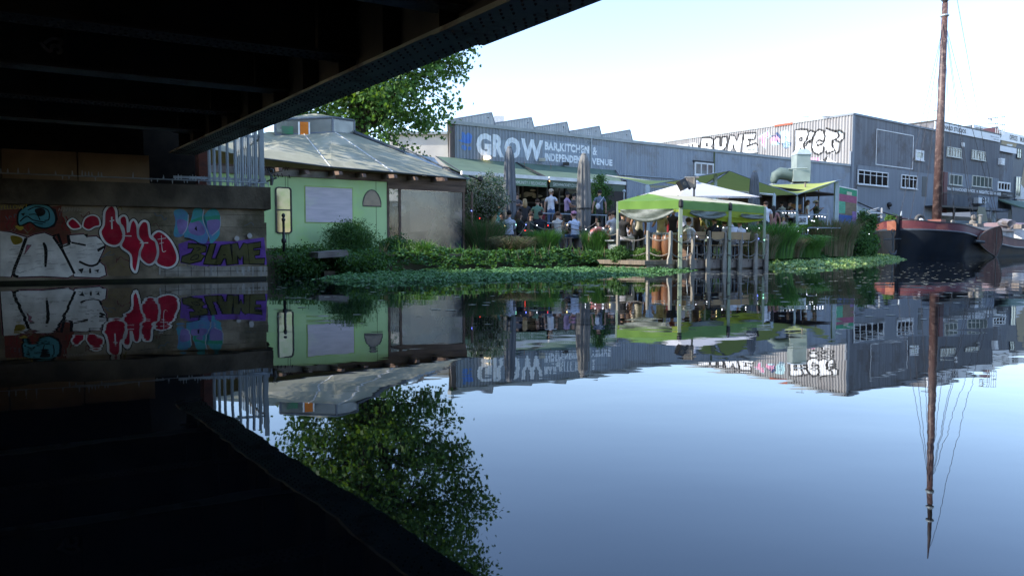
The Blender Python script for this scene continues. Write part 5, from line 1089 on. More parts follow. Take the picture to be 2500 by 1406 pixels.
# ---------------------------------------------------------------- pontoon, gazebo, rope fence
A_ = onp(1650, 21.9); B_ = onp(1869, 24.4); PN = Plane(A_.to_2d(), B_.to_2d()); lenP = PN.len
po = thing('pontoon', 'low grey timber pontoon deck at the water edge under the gazebo', 'pontoon', PN.P(1, .3))
g = MB(); g.wbox(PN, -1.3, lenP+.02, .18, .30, -4.0, 0); g.build('deck', M_deck, po)
g = MB(); g.wbox(PN, -1.2, lenP+.0, -.1, .175, -4.3, -.03); g.wbox(PN, .0, lenP+.03, .04, .29, .003, .04); g.build('fascia', M_wood, po)
g = MB()
for px in (1650, 1700, 1740, 1785, 1825, 1862): u = PN.hit(px, 640)[0]; g.wbox(PN, u-.01, u+.01, .22, .27, .041, .05)
g.build('fixings', M_black, po)
# rope fence posts
LF = [onp(1508, 22.4), onp(1582, 21.9), onp(1636, 21.4)]+[PN.P(PN.hit(px, 640)[0], 0, .12) for px in (1684, 1722, 1762, 1800, 1838, 1864)]
M_post = mat('silvered_wood', (.30, .275, .23), .85, (.19, .175, .145), 5, (1, 1, .3), .3)
rf_ = thing('rope_fence', 'weathered timber posts with braced feet and slack ropes round the pontoon', 'fence', LF[3])
PX = [1508, 1582, 1636, 1684, 1722, 1762, 1800, 1838, 1864]; TP_ = [562, 566, 567, 566, 566, 569, 572, 573, 575]; rr_ = random.Random(15)
for i, c in enumerate(LF):
    d = c.y; zt = at(PX[i], TP_[i], d).z; z0 = -.3 if i > 2 else .2; w_ = .04; g = MB(); a = .015*rr_.uniform(-1, 1)
    u = Vector((PN.d.x, PN.d.y, 0)); v = Vector((PN.n.x, PN.n.y, 0))
    q = [c+u*x+v*y for x, y in ((-w_, w_), (w_, w_), (w_, -w_), (-w_, -w_))]; tl = u*a
    g.hexa([p+Vector((0, 0, z0)) for p in q]+[p*1+tl+Vector((0, 0, zt)) for p in q])
    g.hexa([p+tl+Vector((0, 0, zt+.001)) for p in q]+[c+tl+(p-c)*.5+Vector((0, 0, zt+.04)) for p in q])
    if i > 1: g.prism([c-u*(w_+.004)+Vector((0, 0, z0)), c-u*.15+Vector((0, 0, z0)), c-u*.14+Vector((0, 0, .34)), c-u*.085+Vector((0, 0, .48)), c-u*(w_+.004)+Vector((0, 0, .80))], v*.05)
    g.build('post', M_post, rf_)
M_rope = mat('rope', (.20, .185, .16), .9, (.12, .11, .10), 30)
for lv in (.13, .58):
    for i in range(len(LF)-1):
        a, b_ = LF[i].copy(), LF[i+1].copy(); a.z = at(PX[i], TP_[i], a.y).z-lv; b_.z = at(PX[i+1], TP_[i+1], b_.y).z-lv; sg = .16*(b_-a).length
        g = MB(); g.path([a.lerp(b_, k/12)-Vector((0, 0, sg*4*(k/12)*(1-k/12)))-v*.0 for k in range(13)], .017, 6); g.build('rope', M_rope, rf_)
# gazebo
gz_ = thing('gazebo', 'lime green fabric gazebo with rolled clear blinds on the pontoon', 'gazebo', onp(1690, 23.2, .3))
Gp = {'FL': (1662, 489, 21.75), 'ML': (1782, 497, 23.2), 'FR': (1867, 504, 24.5), 'BL': (1508, 492, 22.7)}
C1 = [at(*Gp[k]) for k in ('BL', 'FL', 'ML', 'FR')]; BRp = C1[3]+(C1[0]-C1[1])*1.1+Vector((-.2, 1.5, 0)); BR = Vector((C1[3].x-1.3, C1[3].y+2.4, C1[3].z))
BL2 = C1[0]+Vector((.5, 2.4, 0)); 
M_gz = mat('lime_fabric', (.17, .33, .055), .75, (.13, .27, .045), 1.2, trans=.3, bump=.3, bscale=2.5); M_gtop = mat('sunlit_cream_fabric', (.62, .60, .44), .8, (.55, .52, .38), 1.2, trans=.25)  # cream roof top has sun glare on the green cloth put into its colour
r1 = at(1582, 473, 24.0); r2 = at(1700, 481, 24.4); r3 = at(1800, 492, 26.0)
def sagq(mb, a, b_, c, d, n=8, s=.03):
    for i in range(n):
        for j in range(n):
            def P(i_, j_):
                f, h = i_/n, j_/n; p = (a.lerp(b_, f)).lerp(d.lerp(c, f), h); return p-Vector((0, 0, s*16*f*(1-f)*h*(1-h)+.008*math.sin(i_*2.1+j_)))
            mb.face([P(i, j), P(i+1, j), P(i+1, j+1), P(i, j+1)])
g = MB(); sagq(g, C1[0], C1[1], r1, r1.lerp(C1[0], .02)); g.build('roof_panel', M_gz, gz_, True)
g = MB(); sagq(g, C1[1], C1[2], r2, r1, 8, .02); sagq(g, C1[2], C1[3], r3, r2, 8, .02); sagq(g, BR, BL2, r1, r3, 6, .02); g.face([C1[3], BR, r3]); g.face([BL2, C1[0], r1]); g.build('roof_top', M_gtop, gz_, True)
def fascia(a, b_, h0, h1, m_, nm, sag=0, n=12, out=.0):
    mb = MB(); dv = (b_-a); nn_ = Vector((dv.y, -dv.x, 0)).normalized()*out
    for i in range(n):
        f0, f1 = i/n, (i+1)/n; s0 = sag*4*f0*(1-f0); s1 = sag*4*f1*(1-f1); w0 = nn_+nn_.normalized()*.015*math.sin(i*1.7) if out else Vector(); w1 = nn_+nn_.normalized()*.015*math.sin((i+1)*1.7) if out else Vector()
        mb.face([a.lerp(b_, f0)+w0-Vector((0, 0, h1+s0)), a.lerp(b_, f1)+w1-Vector((0, 0, h1+s1)), a.lerp(b_, f1)+w1-Vector((0, 0, h0)), a.lerp(b_, f0)+w0-Vector((0, 0, h0))])
    return mb.build(nm, m_, gz_, True)
M_gval = mat('green_fabric', (.17, .33, .10), .75, (.14, .28, .08), 2, trans=.25); M_yel = mat('yellow_green_fabric', (.32, .42, .045), .75, (.27, .36, .04), 2, trans=.45); M_clr = mat('rolled_clear_plastic', (.22, .25, .22), .4, (.12, .14, .12), 3.0, (2, 2, 5), .6, spec=.35, trans=.2)
fascia(C1[0], C1[1], 0, .26, M_gz, 'fascia', 0, 12, .02); fascia(C1[1], C1[2], 0, .26, M_gval, 'fascia', 0, 10, .02); fascia(C1[2], C1[3], 0, .24, M_gval, 'fascia', 0, 10, .02)
fascia(C1[0], C1[1], .27, .34, M_yel, 'valance', .03, 12, .01); fascia(C1[1], C1[2], .26, .44, M_yel, 'valance', .05, 10, .01); fascia(C1[2], C1[3], .24, .42, M_yel, 'valance', .04, 10, .01)
def roll(a, b_, h, sag, r, n=16):
    mb = MB(); pts = []; 
    for i in range(n+1):
        f = i/n; pts.append(a.lerp(b_, f)-Vector((0, 0, h+sag*4*f*(1-f))))
    dv = (b_-a); nn_ = Vector((dv.y, -dv.x, 0)).normalized()*.07
    for i in range(n):
        f0, f1 = i/n, (i+1)/n
        for k in range(4):
            def Q(f, k_): return a.lerp(b_, f)+nn_*(1+.5*math.sin(k_*1.6+f*9))-Vector((0, 0, h-.08+(sag*4*f*(1-f)+.10)*k_/4))
            mb.face([Q(f0, k), Q(f1, k), Q(f1, k+1), Q(f0, k+1)])
    mb.path([p+nn_ for p in pts], [r*.5+r*.6*math.sin(math.pi*i/n) for i in range(n+1)], 8); return mb.build('rolled_blind', M_clr, gz_, True)
roll(C1[0].lerp(C1[1], .06), C1[0].lerp(C1[1], .9), .33, .26, .05); roll(C1[1].lerp(C1[2], .15), C1[1].lerp(C1[2], .88), .36, .12, .05); roll(C1[2].lerp(C1[3], .25), C1[2].lerp(C1[3], .92), .38, .03, .04)
fascia(C1[1].lerp(C1[2], .5)+Vector((0, .06, 0)), C1[3]+Vector((0, .06, 0)), .42, .45, M_yel, 'valance', .13, 12, .0)
M_leg = mat('pale_green_post', (.36, .43, .30), .6, (.28, .34, .24), 2, (1, 1, .3))
for p, zz, w_ in ((C1[0], .3, .03), (C1[1], -.1, .05), (C1[2], -.1, .045), (C1[3], .0, .04), (BR, .3, .03), (BL2, .3, .03), (at(1683, 500, 25.5), .3, .03), (at(1626, 500, 24.8), .3, .03)):
    g = MB(); g.box(p.x-w_, p.x+w_, p.y-w_, p.y+w_, zz, p.z-.002); g.build('leg', M_leg, gz_)
g = MB()
for p in (C1[1], C1[2]): g.lathe(p+Vector((0, -.03, -.22)), [(.06, 0), (.075, .05), (.07, .2), (.03, .24)], 10)
g.build('corner_joint', M_black, gz_)

# ---------------------------------------------------------------- speaker pole, shade sails
sp = thing('speaker_pole', 'pole with a weathered wooden lamp box above the white parasol', 'pole', onp(1690, 24.9, .3))
c = onp(1692, 24.9); g = MB(); g.path([(c.x, c.y, .3), (c.x, c.y, at(1692, 432, 24.9).z)], .035, 8); g.path([at(1672, 434, 24.9), at(1706, 434, 24.9)], .03, 6); g.build('pole', M_post, sp)
p = at(1687, 446, 24.98); g = MB(); g.box(p.x-.15, p.x+.15, p.y-.1, p.y+.1, p.z-.18, p.z+.17); g.build('wooden_box', M_wood, sp); g = MB(); g.ball(p+Vector((-.07, -.1, -.2)), .05); g.ball(p+Vector((.09, -.1, -.2)), .05); g.build('lamps', M_black, sp)
p = at(1667, 451, 24.85); MR = Matrix.Translation(p) @ Matrix.Rotation(R(-28), 4, 'Y') @ Matrix.Rotation(R(20), 4, 'Z'); g = MB(); g.box(-.13, .13, -.12, .12, -.17, .17, MR); o = g.build('speaker', M_black); tag(o, 'black loudspeaker tilted down on the pole above the white parasol', 'speaker'); g = MB(); g.lathe((0, 0, 0), [(.07, 0), (.05, .01)], 12); g.v = [tuple(MR @ Vector((x, -.122-z, y))) for x, y, z in g.v]; g.build('cone', M_dark, o)
M_sail = mat('sail_cloth', (.42, .48, .14), .85, (.37, .43, .12), 1, trans=.25)
def sail(name, label, q, n=12, sg=.12, m_=M_sail):
    t = thing(name, label, 'shade sail', q[1]); g = MB()
    def P(i, j):
        f, h = i/n, j/n; f2 = f; p = (q[0].lerp(q[1], f)).lerp(q[3].lerp(q[2], f), h); cen = (q[0]+q[1]+q[2]+q[3])/4; e_ = max(4*f*(1-f), 0)*(1-4*h*(1-h))+4*h*(1-h)*(1-4*f*(1-f)); return p.lerp(cen, .05*e_)-Vector((0, 0, sg*16*f*(1-f)*h*(1-h)))
    for i in range(n):
        for j in range(n): g.face([P(i, j), P(i+1, j), P(i+1, j+1), P(i, j+1)])
    g.build('cloth', m_, t, True); g = MB()
    for a in range(4):
        idx = [(0, k) for k in range(n+1)] if a == 0 else [(n, k) for k in range(n+1)] if a == 1 else [(k, 0) for k in range(n+1)] if a == 2 else [(k, n) for k in range(n+1)]
        g.path([P(*x) for x in idx], .022, 4)
    g.build('edge_cord', M_corr, t); return t
s1 = sail('shade_sail', 'green shade sail with one raised corner above the white parasol', [at(1480, 428, 40), at(1583, 453, 31), at(1781, 417, 30.5), at(1712, 458, 38)], sg=.05)
s2 = sail('shade_sail', 'green shade sail sloping down to the right behind the folded parasol', [at(1712, 458, 38), at(1781, 417, 30.5), at(1947, 476, 34.5), at(1860, 480, 41)], sg=.05)
s3 = sail('shade_sail', 'curved cream topped shade sail over the mural bar', [at(1870, 452, 42), at(1945, 476, 34), at(2056, 439, 37), at(2010, 447, 44)], sg=.35)
for px, py, d, w_, lb in ((1581, 454, 31, .09, 'blue grey square post under the low corner of the first shade sail'), (1747, 425, 31.5, .06, 'white post under the raised shade sail corner'), (2042, 444, 37.2, .08, 'grey steel post at the right end of the mural bar'), (1946, 480, 34.6, .04, 'thin post at the low corner between two shade sails'), (1890, 475, 33, .06, 'pale post with ring light left of the mural bar')):
    p = at(px, py, d); g = MB(); g.box(p.x-w_, p.x+w_, p.y-w_, p.y+w_, .8, p.z); o = g.build('sail_post', mat('post_blue_grey', (.40, .48, .50), .6, (.34, .41, .43), 2)); tag(o, lb, 'post'); g = MB(); g.lathe((p.x, p.y, p.z), [(w_*.8, 0), (w_*.6, .05), (.01, .07)], 8); g.build('cap', M_galv, o)
g = MB(); g.path([at(1583, 456, 31.2), at(1730, 459, 33)], .05, 4); g.path([at(1765, 465, 33), at(1890, 476, 33)], .05, 4); tag(g.build('cross_beam', M_white), 'white horizontal beam beneath the green shade sails', 'beam')

# ---------------------------------------------------------------- extraction duct
du = thing('extraction_duct', 'pale green galvanised extraction duct with cowl and elbow', 'duct', onp(1960, 44, 4))
M_du = mat('duct_metal', (.33, .39, .365), .6, (.26, .31, .29), 1.5, metal=.2); M_du2 = mat('duct_green', (.12, .165, .15), .65, (.09, .13, .12), 1.5)
a = at(1946, 377, 44); b_ = at(1980, 377, 44); zb_ = at(1960, 446, 44).z; g = MB(); g.box(a.x, b_.x, 44, 44.9, zb_, a.z); g.build('riser', M_du, du)
g = MB(); ax, bx = a.x-.03, b_.x+.03; k0 = [(ax, 43.95, a.z+.002), (bx, 43.95, a.z+.002), (bx, 44.95, a.z+.002), (ax, 44.95, a.z+.002)]; k1 = [(ax+.2, 44.1, a.z+.32), (bx-.16, 44.1, a.z+.32), (bx-.16, 44.8, a.z+.32), (ax+.2, 44.8, a.z+.32)]; g.hexa(k0+k1); g.build('cowl', mat('duct_cap', (.55, .63, .66), .35, metal=.3), du)
pts = [at(1889, 452, 43.7), at(1889, 441, 43.7), at(1893, 430, 43.7), at(1905, 424, 43.7), at(1925, 426, 43.7), at(1942, 434, 43.7), at(1962, 443, 43.7)]
g = MB(); g.path(pts, [.15, .22, .3, .36, .36, .34, .28], 14); g.build('elbow', M_du2, du, True)
g = MB(); p = at(1941, 413, 43.2); g.box(p.x-.05, b_.x-.3, 43.3, 43.95, zb_, at(1941, 415, 43.2).z); g.path([at(1925, 413, 43.4), at(1971, 411, 43.2)], .04, 4); g.build('fan_box', M_du, du)
g = MB(); p = at(1889, 458, 43.7); g.lathe((p.x, p.y, p.z), [(.16, -.6), (.16, .1), (.26, .12), (.26, .2)], 12); g.build('cowl_pipe', M_galv, du)
g = MB(); g.path([(p.x, p.y, 1.2), (p.x, p.y, p.z-.6)], .05, 6); g.box(a.x+.2, a.x+.3, 44.3, 44.4, 1.2, zb_); g.build('support', M_black, du)

# ---------------------------------------------------------------- mural bar
mb_ = thing('mural_bar', 'open timber bar hut painted with coloured stripes under the sail', 'bar hut', onp(1990, 41, 1.3))
MP = Plane(onp(2043, 38.5).to_2d(), onp(2087, 41.0).to_2d()); z0 = 1.7; z1 = MP.hit(2045, 456)[1]
g = MB(); g.wbox(MP, 0, MP.len, z0, z1, -.08, 0); g.build('panel', M_wood, mb_)
mr = random.Random(2); cl = {'green': (.04, .34, .16), 'pink': (.42, .10, .18), 'mint': (.12, .45, .26), 'tan': (.24, .17, .10), 'lilac': (.30, .17, .38), 'blue': (.04, .10, .33), 'amber': (.42, .19, .03), 'maroon': (.14, .015, .03), 'plum': (.12, .05, .14), 'dark': (.03, .04, .06)}
def strip(pl, f0, f1, h0, h1, c, n=.01, par=mb_, zz0=z0, zz1=z1):
    g = MB(); g.wbox(pl, pl.len*f0, pl.len*f1, zz0+(zz1-zz0)*h0, zz0+(zz1-zz0)*h1, .001, n); g.build('painted_board', mat('mural_'+c, cl[c], .85, tuple(x*.7 for x in cl[c]), 2, (1, 1, 6), .3), par)
strip(MP, 0, 1, .84, 1, 'green', .010); strip(MP, 0, 1, .66, .838, 'pink', .012); strip(MP, 0, .36, .36, .655, 'mint', .014); strip(MP, .37, 1, .33, .655, 'tan', .011); strip(MP, .76, .99, .18, .44, 'lilac', .02); strip(MP, 0, 1, 0, .325, 'blue', .011)
g = MB(); g.wbox(MP, MP.len*.42, MP.len*.68, z1-.33, z1-.16, .012, .03); g.build('menu_board', mat('cream_board', (.6, .6, .42), .7), mb_); g = MB()
for q in ((-.04, 0, z0-.04, z1+.04), (MP.len, MP.len+.04, z0-.04, z1+.04)): g.wbox(MP, *q, -.09, .03)
g.wbox(MP, 0, MP.len, z1, z1+.05, -.09, .03); g.wbox(MP, 0, MP.len, z0-.05, z0-.002, -.09, .03); g.build('frame', M_whiteg, mb_)
B2 = Plane(onp(1855, 37.5).to_2d(), onp(2052, 44).to_2d()); z2 = 1.3; z3 = 3.75
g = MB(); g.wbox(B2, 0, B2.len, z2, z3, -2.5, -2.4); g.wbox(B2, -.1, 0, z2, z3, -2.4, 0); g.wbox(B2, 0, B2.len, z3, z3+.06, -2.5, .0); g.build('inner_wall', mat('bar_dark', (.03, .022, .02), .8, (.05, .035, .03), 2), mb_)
B3 = Plane(B2.P(0, 0, -2.38).to_2d(), B2.P(B2.len, 0, -2.38).to_2d())
for f0, f1, h0, h1, c in ((.80, .97, .82, .97, 'dark'), (.80, .97, .70, .81, 'amber'), (.80, .97, .58, .69, 'plum'), (.80, .97, .50, .575, 'dark'), (.80, .97, .40, .49, 'green'), (.66, .97, .0, .38, 'maroon'), (.0, .3, .25, .34, 'amber'), (.0, .3, .0, .24, 'maroon'), (.05, .3, .5, .62, 'maroon'), (.35, .6, .0, .3, 'plum')): strip(B3, f0, f1, h0, h1, c, .02, mb_, z2, z3)
g = MB(); g.wbox(B2, B2.len*.35, B2.len*.78, 2.25, 2.33, -1.6, -1.0); g.wbox(B2, B2.len*.36, B2.len*.77, 1.3, 2.24, -1.5, -1.45); g.build('counter', M_wood2, mb_)
g = MB(); g.wbox(B2, B2.len*.62, B2.len*.63, 1.3, 4.3, -.6, -.54); g.wbox(B2, B2.len*.80, B2.len*.81, 1.3, 4.3, -.6, -.54); g.build('bar_post', M_wood, mb_)
g = MB(); g.prism([onp(1850, 35, 1.3), onp(1850, 47, 1.3), onp(2094, 47, 1.3), onp(2092, 41.3, 1.3), onp(2050, 38.0, 1.3)], (0, 0, -.796)); tag(g.build('bar_platform', M_deck), 'raised timber platform under the mural bar', 'platform')
# banner on the platform rail
rl = thing('platform_rail', 'grey steel pipe railing with small bulbs in front of the mural bar', 'railing', onp(1950, 34, 1.3))
g = MB(); zr = 2.3
def line(px0, py0, px1, py1, d, r=.025): g.path([at(px0, py0, d), at(px1, py1, d)], r, 5)
line(1894, 516, 1948, 516, 34); line(1894, 516, 1894, 560, 34); line(1948, 516, 1948, 572, 34); line(1948, 526, 2021, 523, 34.2); line(2021, 523, 2020, 550, 34.3); line(1894, 554, 1950, 554, 34); line(1973, 556, 2052, 557, 34.3); line(1973, 556, 1972, 572, 34.3); line(2021, 515, 2024, 512, 34.3); line(2021, 523, 2021, 513, 34.3)
g.build('pipes', M_galv, rl)
bn = MB(); bn.prism([at(1949, 528, 34.1), at(1972, 527, 34.1), at(1972, 548, 34.1), at(1951, 548, 34.1)], (0, .02, 0)); o = bn.build('banner', mat('banner_white', (.72, .74, .78), .7, (.6, .62, .66), 3)); tag(o, 'small white banner with rough black lettering on the railing', 'banner')
BNP = Plane(at(1949, 548, 34.09).to_2d(), at(1972, 548, 34.09).to_2d()); u0, u1, zz0, zz1 = BNP.rect(1951, 532, 538, 1968); d = Decal(BNP); d.text('YELLOW', u0, u1, zz0, zz1, .05); u0, u1, zz0, zz1 = BNP.rect(1950, 538, 544, 1967); d.text('GROW', u0, u1, zz0, zz1, .06, .1); d.build('lettering', M_ink, o, .01)
g = MB(); g.prism([at(1921, 556, 33.8), at(1948, 556, 33.8), at(1947, 574, 33.8), at(1921, 574, 33.8)], (0, .02, 0)); o = g.build('notice_board', mat('board_navy', (.03, .035, .05), .6)); tag(o, 'dark board with pale IGLOO lettering below the bar railing', 'board'); bp_ = Plane(at(1921, 560, 33.79).to_2d(), at(1948, 560, 33.79).to_2d()); u0, u1, zz0, zz1 = bp_.rect(1925, 559, 565, 1941); d = Decal(bp_); d.text('IGLOO', u0, u1, zz0, zz1, .02); d.build('lettering', M_inkw, o, .01)
# drying frame of white pipes, teal planter box
g = MB(); rr_ = random.Random(5)
for _ in range(16):
    a = (rr_.uniform(2086, 2130), rr_.uniform(515, 545)); b_ = (a[0]+rr_.uniform(-22, 30), a[1]+rr_.uniform(-10, 18)); g.path([at(*a, 42), at(*b_, 42.5)], .03, 5)
g.path([at(2088, 519, 42), at(2154, 522, 44)], .05, 5); g.path([at(2092, 527, 42), at(2150, 520, 44)], .04, 5); g.path([at(2092, 519, 42), (at(2092, 519, 42).x, 42, .5)], .04, 5); g.path([at(2153, 508, 44), (at(2153, 508, 44).x, 44, 2.4)], .05, 5)
tag(g.build('pipe_frame', mat('dirty_white_pipe', (.55, .55, .54), .6, (.35, .35, .34), 3)), 'tangled frame of pale pipes between the mural panel and the barge', 'frame')
g = MB(); g.path([at(2090, 492, 44), at(2120, 505, 45), at(2150, 517, 46), at(2190, 528, 47.3)], .05, 5); tag(g.build('gangway_beam', M_black), 'dark sloping beam running down to the barge bow', 'beam')
sh = thing('lean_to', 'low corrugated lean-to roof behind the tangled pale pipes', 'shed', onp(2110, 50, .5)); g = MB(); g.hexa([at(2086, 520, 50), at(2150, 524, 52), at(2150, 524, 55), at(2086, 520, 54), at(2086, 500, 52), at(2148, 522, 54.5), at(2148, 522, 57), at(2086, 500, 56)]); g.build('roof', M_du2, sh); g = MB(); g.box(onp(2088, 51).x, onp(2146, 51).x, 51, 54, .5, at(2088, 521, 51).z); g.build('wall', M_black, sh)
# ---------------------------------------------------------------- sailing barge
bo = gz(2192, 629.5, 0); bs = Vector((43.9, 63.2, 0)); S_ = (bs-bo).normalized(); V_ = Vector((S_.y, -S_.x, 0))
def bp3(s, b, z): q = bo+S_*s+V_*b; return Vector((q.x, q.y, z))
bt = thing('sailing_barge', 'black and maroon steel sailing barge moored at the right with a tall wooden mast', 'barge', bo)
def lerpt(t, T):
    for (a, va), (b_, vb) in zip(T, T[1:]):
        if t <= b_: return va+(vb-va)*max(0, (t-a)/(b_-a))
    return T[-1][1]
sheer = lambda s: lerpt(s, [(0, 2.36), (1, 2.22), (4, 2.08), (8, 1.68), (13, 1.30), (18, 1.12), (26, 1.25)])
strk = lambda s: lerpt(s, [(0, 1.72), (1, 1.66), (4, 1.46), (8, .96), (13, .62), (18, .5), (26, .62)])
hb_ = lambda s: 2.6*min(1, max(0.0, s/2.7))**.44 if s < 21 else 2.6*(1-((s-21)/9)**2)
SS = [0, .05, .15, .35, .6, 1, 1.5, 2.1, 3, 4, 5.5, 7, 9, 11, 13, 15, 17, 19, 21, 23, 25, 26.5]
M_hull = mat('black_hull_paint', (.012, .016, .022), .5, (.018, .022, .028), 1.2, c3=(.02, .02, .02), s3=.8, spec=.08); M_red = mat('maroon_paint', (.11, .028, .035), .55, (.075, .022, .028), 1.4, c3=(.17, .055, .045), s3=.7, spec=.25)
def strip_mesh(rows, m_, nm, par=bt, sm=True):
    g = MB()
    for sd in (1, -1):
        k = len(g.v)
        for s in SS:
            for fb, fz in rows: g.v.append(tuple(bp3(s, sd*(hb_(s)*fb(s)+.06), fz(s))))
        n = len(rows)
        for i in range(len(SS)-1):
            for j in range(n-1):
                q = (k+i*n+j, k+(i+1)*n+j, k+(i+1)*n+j+1, k+i*n+j+1); g.f.append(q if sd > 0 else q[::-1]); g.m.append(0)
    return g.build(nm, m_, par, sm)
one = lambda v: (lambda s: v)
strip_mesh([(lambda s: .62 if s < 3 else .85, one(-.4)), (lambda s: .70 if s < 3 else .93, one(.0)), (lambda s: .84 if s < 3 else .98, lambda s: strk(s)*.45), (one(.96), lambda s: strk(s)*.8), (one(1.0), strk)], M_hull, 'hull')
strip_mesh([(one(1.005), strk), (one(1.03), lambda s: strk(s)+.02), (one(1.03), lambda s: strk(s)+.10), (one(.99), lambda s: strk(s)+.12)], mat('rub_rail', (.045, .055, .07), .4), 'rub_rail')
strip_mesh([(one(.985), lambda s: strk(s)+.10), (one(.95), sheer)], M_red, 'bulwark')
strip_mesh([(one(.965), lambda s: sheer(s)-.02), (one(.965), lambda s: sheer(s)+.05), (one(.92), lambda s: sheer(s)+.05), (one(.92), lambda s: sheer(s)-.3)], M_black, 'rail_cap')
g = MB()
for a, b_ in zip(SS, SS[1:]): g.face([bp3(a, -hb_(a)*.93, sheer(a)-.25), bp3(b_, -hb_(b_)*.93, sheer(b_)-.25), bp3(b_, hb_(b_)*.93, sheer(b_)-.25), bp3(a, hb_(a)*.93, sheer(a)-.25)])
g.build('deck', mat('grey_deck', (.16, .155, .15), .8, (.10, .10, .095), 3), bt)
g = MB(); g.hexa([bp3(-.12, -.07, -.4), bp3(.2, -.07, -.4), bp3(.2, .07, -.4), bp3(-.12, .07, -.4), bp3(-.22, -.07, 2.62), bp3(.25, -.07, 2.62), bp3(.25, .07, 2.62), bp3(-.22, .07, 2.62)]); g.build('stem', M_hull, bt)
g = MB(); g.hexa([bp3(s, b_, z) for s, b_, z in ((.25, -.75, 1.75), (.0, -.12, 1.72), (-.1, -.12, 1.72), (.1, -.75, 1.75), (.35, -.8, 2.3), (.05, -.12, 2.34), (-.12, -.12, 2.34), (.15, -.8, 2.3))]); g.build('hawse_plate', mat('sunlit_orange_paint', (.30, .12, .08), .6, (.22, .08, .05), 3, spec=.2), bt)  # orange of the sunlit red bow strip put into the plate colour
# anchor
g = MB(); ac_ = lambda px, py: at(px, py, 46.2); g.path([ac_(2180, 568), ac_(2180, 614)], .06, 6); g.path([ac_(2158, 585), ac_(2200, 583)], .035, 5); g.path([ac_(2171, 612), ac_(2174, 620), ac_(2181, 622), ac_(2186, 619), ac_(2189, 611)], [.03, .08, .1, .08, .03], 6); g.torus(ac_(2180, 565), .12, .03, (0, 1, 0), 12, 6); g.build('anchor', mat('anchor_iron', (.055, .065, .07), .6), bt)
# hatch, cabin
g = MB(); MBt = Matrix(((S_.x, V_.x, 0, bo.x), (S_.y, V_.y, 0, bo.y), (0, 0, 1, 0), (0, 0, 0, 1)))
g.box(8.2, 17.2, -1.5, 1.5, 1.0, 1.86, MBt); hc = g.build('hatch_coaming', mat('worn_white_paint', (.62, .63, .64), .6, (.42, .42, .41), 2.5), bt)
g = MB(); g.hexa([MBt @ Vector(q) for q in ((8.0, -1.6, 1.863), (17.4, -1.6, 1.863), (17.4, 1.6, 1.863), (8.0, 1.6, 1.863), (8.0, -.6, 2.2), (17.4, -.6, 2.2), (17.4, .6, 2.2), (8.0, .6, 2.2))]); g.build('hatch_cover', mat('grey_hatch', (.15, .14, .13), .8, (.09, .085, .08), 3), hc)
g = MB()
for i, (a, b_, h) in enumerate(((9, .5, .1), (11.5, -.3, .16), (14.5, .8, .12), (16, .1, .2), (16.6, .9, .25))): g.box(a, a+.9+.3*i % .5, b_, b_+.5, 2.0, 2.2+h, MBt @ Matrix.Rotation(.05*i, 4, 'Z'))
g.build('deck_clutter', M_wood, bt)
g = MB(); g.box(19.0, 25.5, -1.75, 1.75, .9, 2.22, MBt); cb = g.build('aft_cabin', mat('cabin_white', (.70, .71, .71), .5, (.58, .59, .59), 2), bt)
g = MB(); g.box(18.8, 25.7, -1.9, 1.9, 2.223, 2.3, MBt); g.hexa([MBt @ Vector(q) for q in ((18.85, -1.8, 2.302), (25.6, -1.8, 2.302), (25.6, 1.8, 2.302), (18.85, 1.8, 2.302), (18.9, -.9, 2.62), (25.5, -.9, 2.62), (25.5, .9, 2.62), (18.9, .9, 2.62))]); g.build('cabin_roof', mat('maroon_grey_roof', (.16, .10, .12), .6), cb)
for a in (20.3, 22.0, 23.7): g = MB(); g.box(a, a+.95, 1.751, 1.79, 1.30, 2.0, MBt); w_ = g.build('cabin_window', mat('grey_green_frame', (.42, .48, .45), .5), cb); g = MB(); g.box(a+.1, a+.43, 1.791, 1.80, 1.38, 1.92, MBt); g.box(a+.52, a+.85, 1.791, 1.80, 1.38, 1.92, MBt); g.build('pane', M_glassg, w_)
g = MB(); g.box(23.5, 24.9, 1.2, 1.6, 2.3, 2.75, MBt); g.build('tarpaulin', mat('blue_tarp', (.03, .12, .42), .6), bt)
g = MB(); g.path([bp3(17.8, .9, 2.0), bp3(17.6, 1.2, 2.5), bp3(18.7, .3, 2.62), bp3(19.6, -.4, 2.5)], [.12, .3, .3, .1], 8); g.build('covered_heap', mat('grey_tarp', (.22, .23, .28), .7, (.12, .10, .09), 2), bt)
# mast with tabernacle
ms_ = 6.1; mb0 = bp3(ms_, 0, 1.7); mt0 = Vector((mb0.x+.10, mb0.y, 17.0)); mt1 = Vector((mb0.x+.12, mb0.y, 21.3))
M_mast = mat('mast_wood', (.085, .046, .040), .5, (.05, .031, .030), 1.5, (1, 1, .35), .15, c3=(.18, .12, .10), s3=3.0)
g = MB(); g.path([mb0, mb0.lerp(mt0, .5), mt0], [.30, .25, .18], 16); g.build('mast', M_mast, bt, True)
g = MB(); g.path([mt0-Vector((0, 0, .3)), mt1-Vector((0, 0, 2)), mt1], [.16, .12, .03], 10); g.build('topmast', mat('topmast_dark', (.06, .035, .035), .6, (.03, .03, .035), 2), bt, True)
g = MB()
for z in (16.15, 17.2, 18.0): g.lathe((mt0.x, mt0.y, z), [(.20, -.05), (.27, 0), (.27, .07), (.20, .12)], 12)
g.build('mast_bands', M_galv, bt)
g = MB(); g.box(ms_-.42, ms_+.42, -.42, .42, 1.75, 2.55, MBt); g.build('tabernacle', mat('tabernacle_red', (.22, .07, .05), .6, (.14, .05, .04), 2), bt)
M_wire = mat('rigging_wire', (.05, .05, .055), .6)
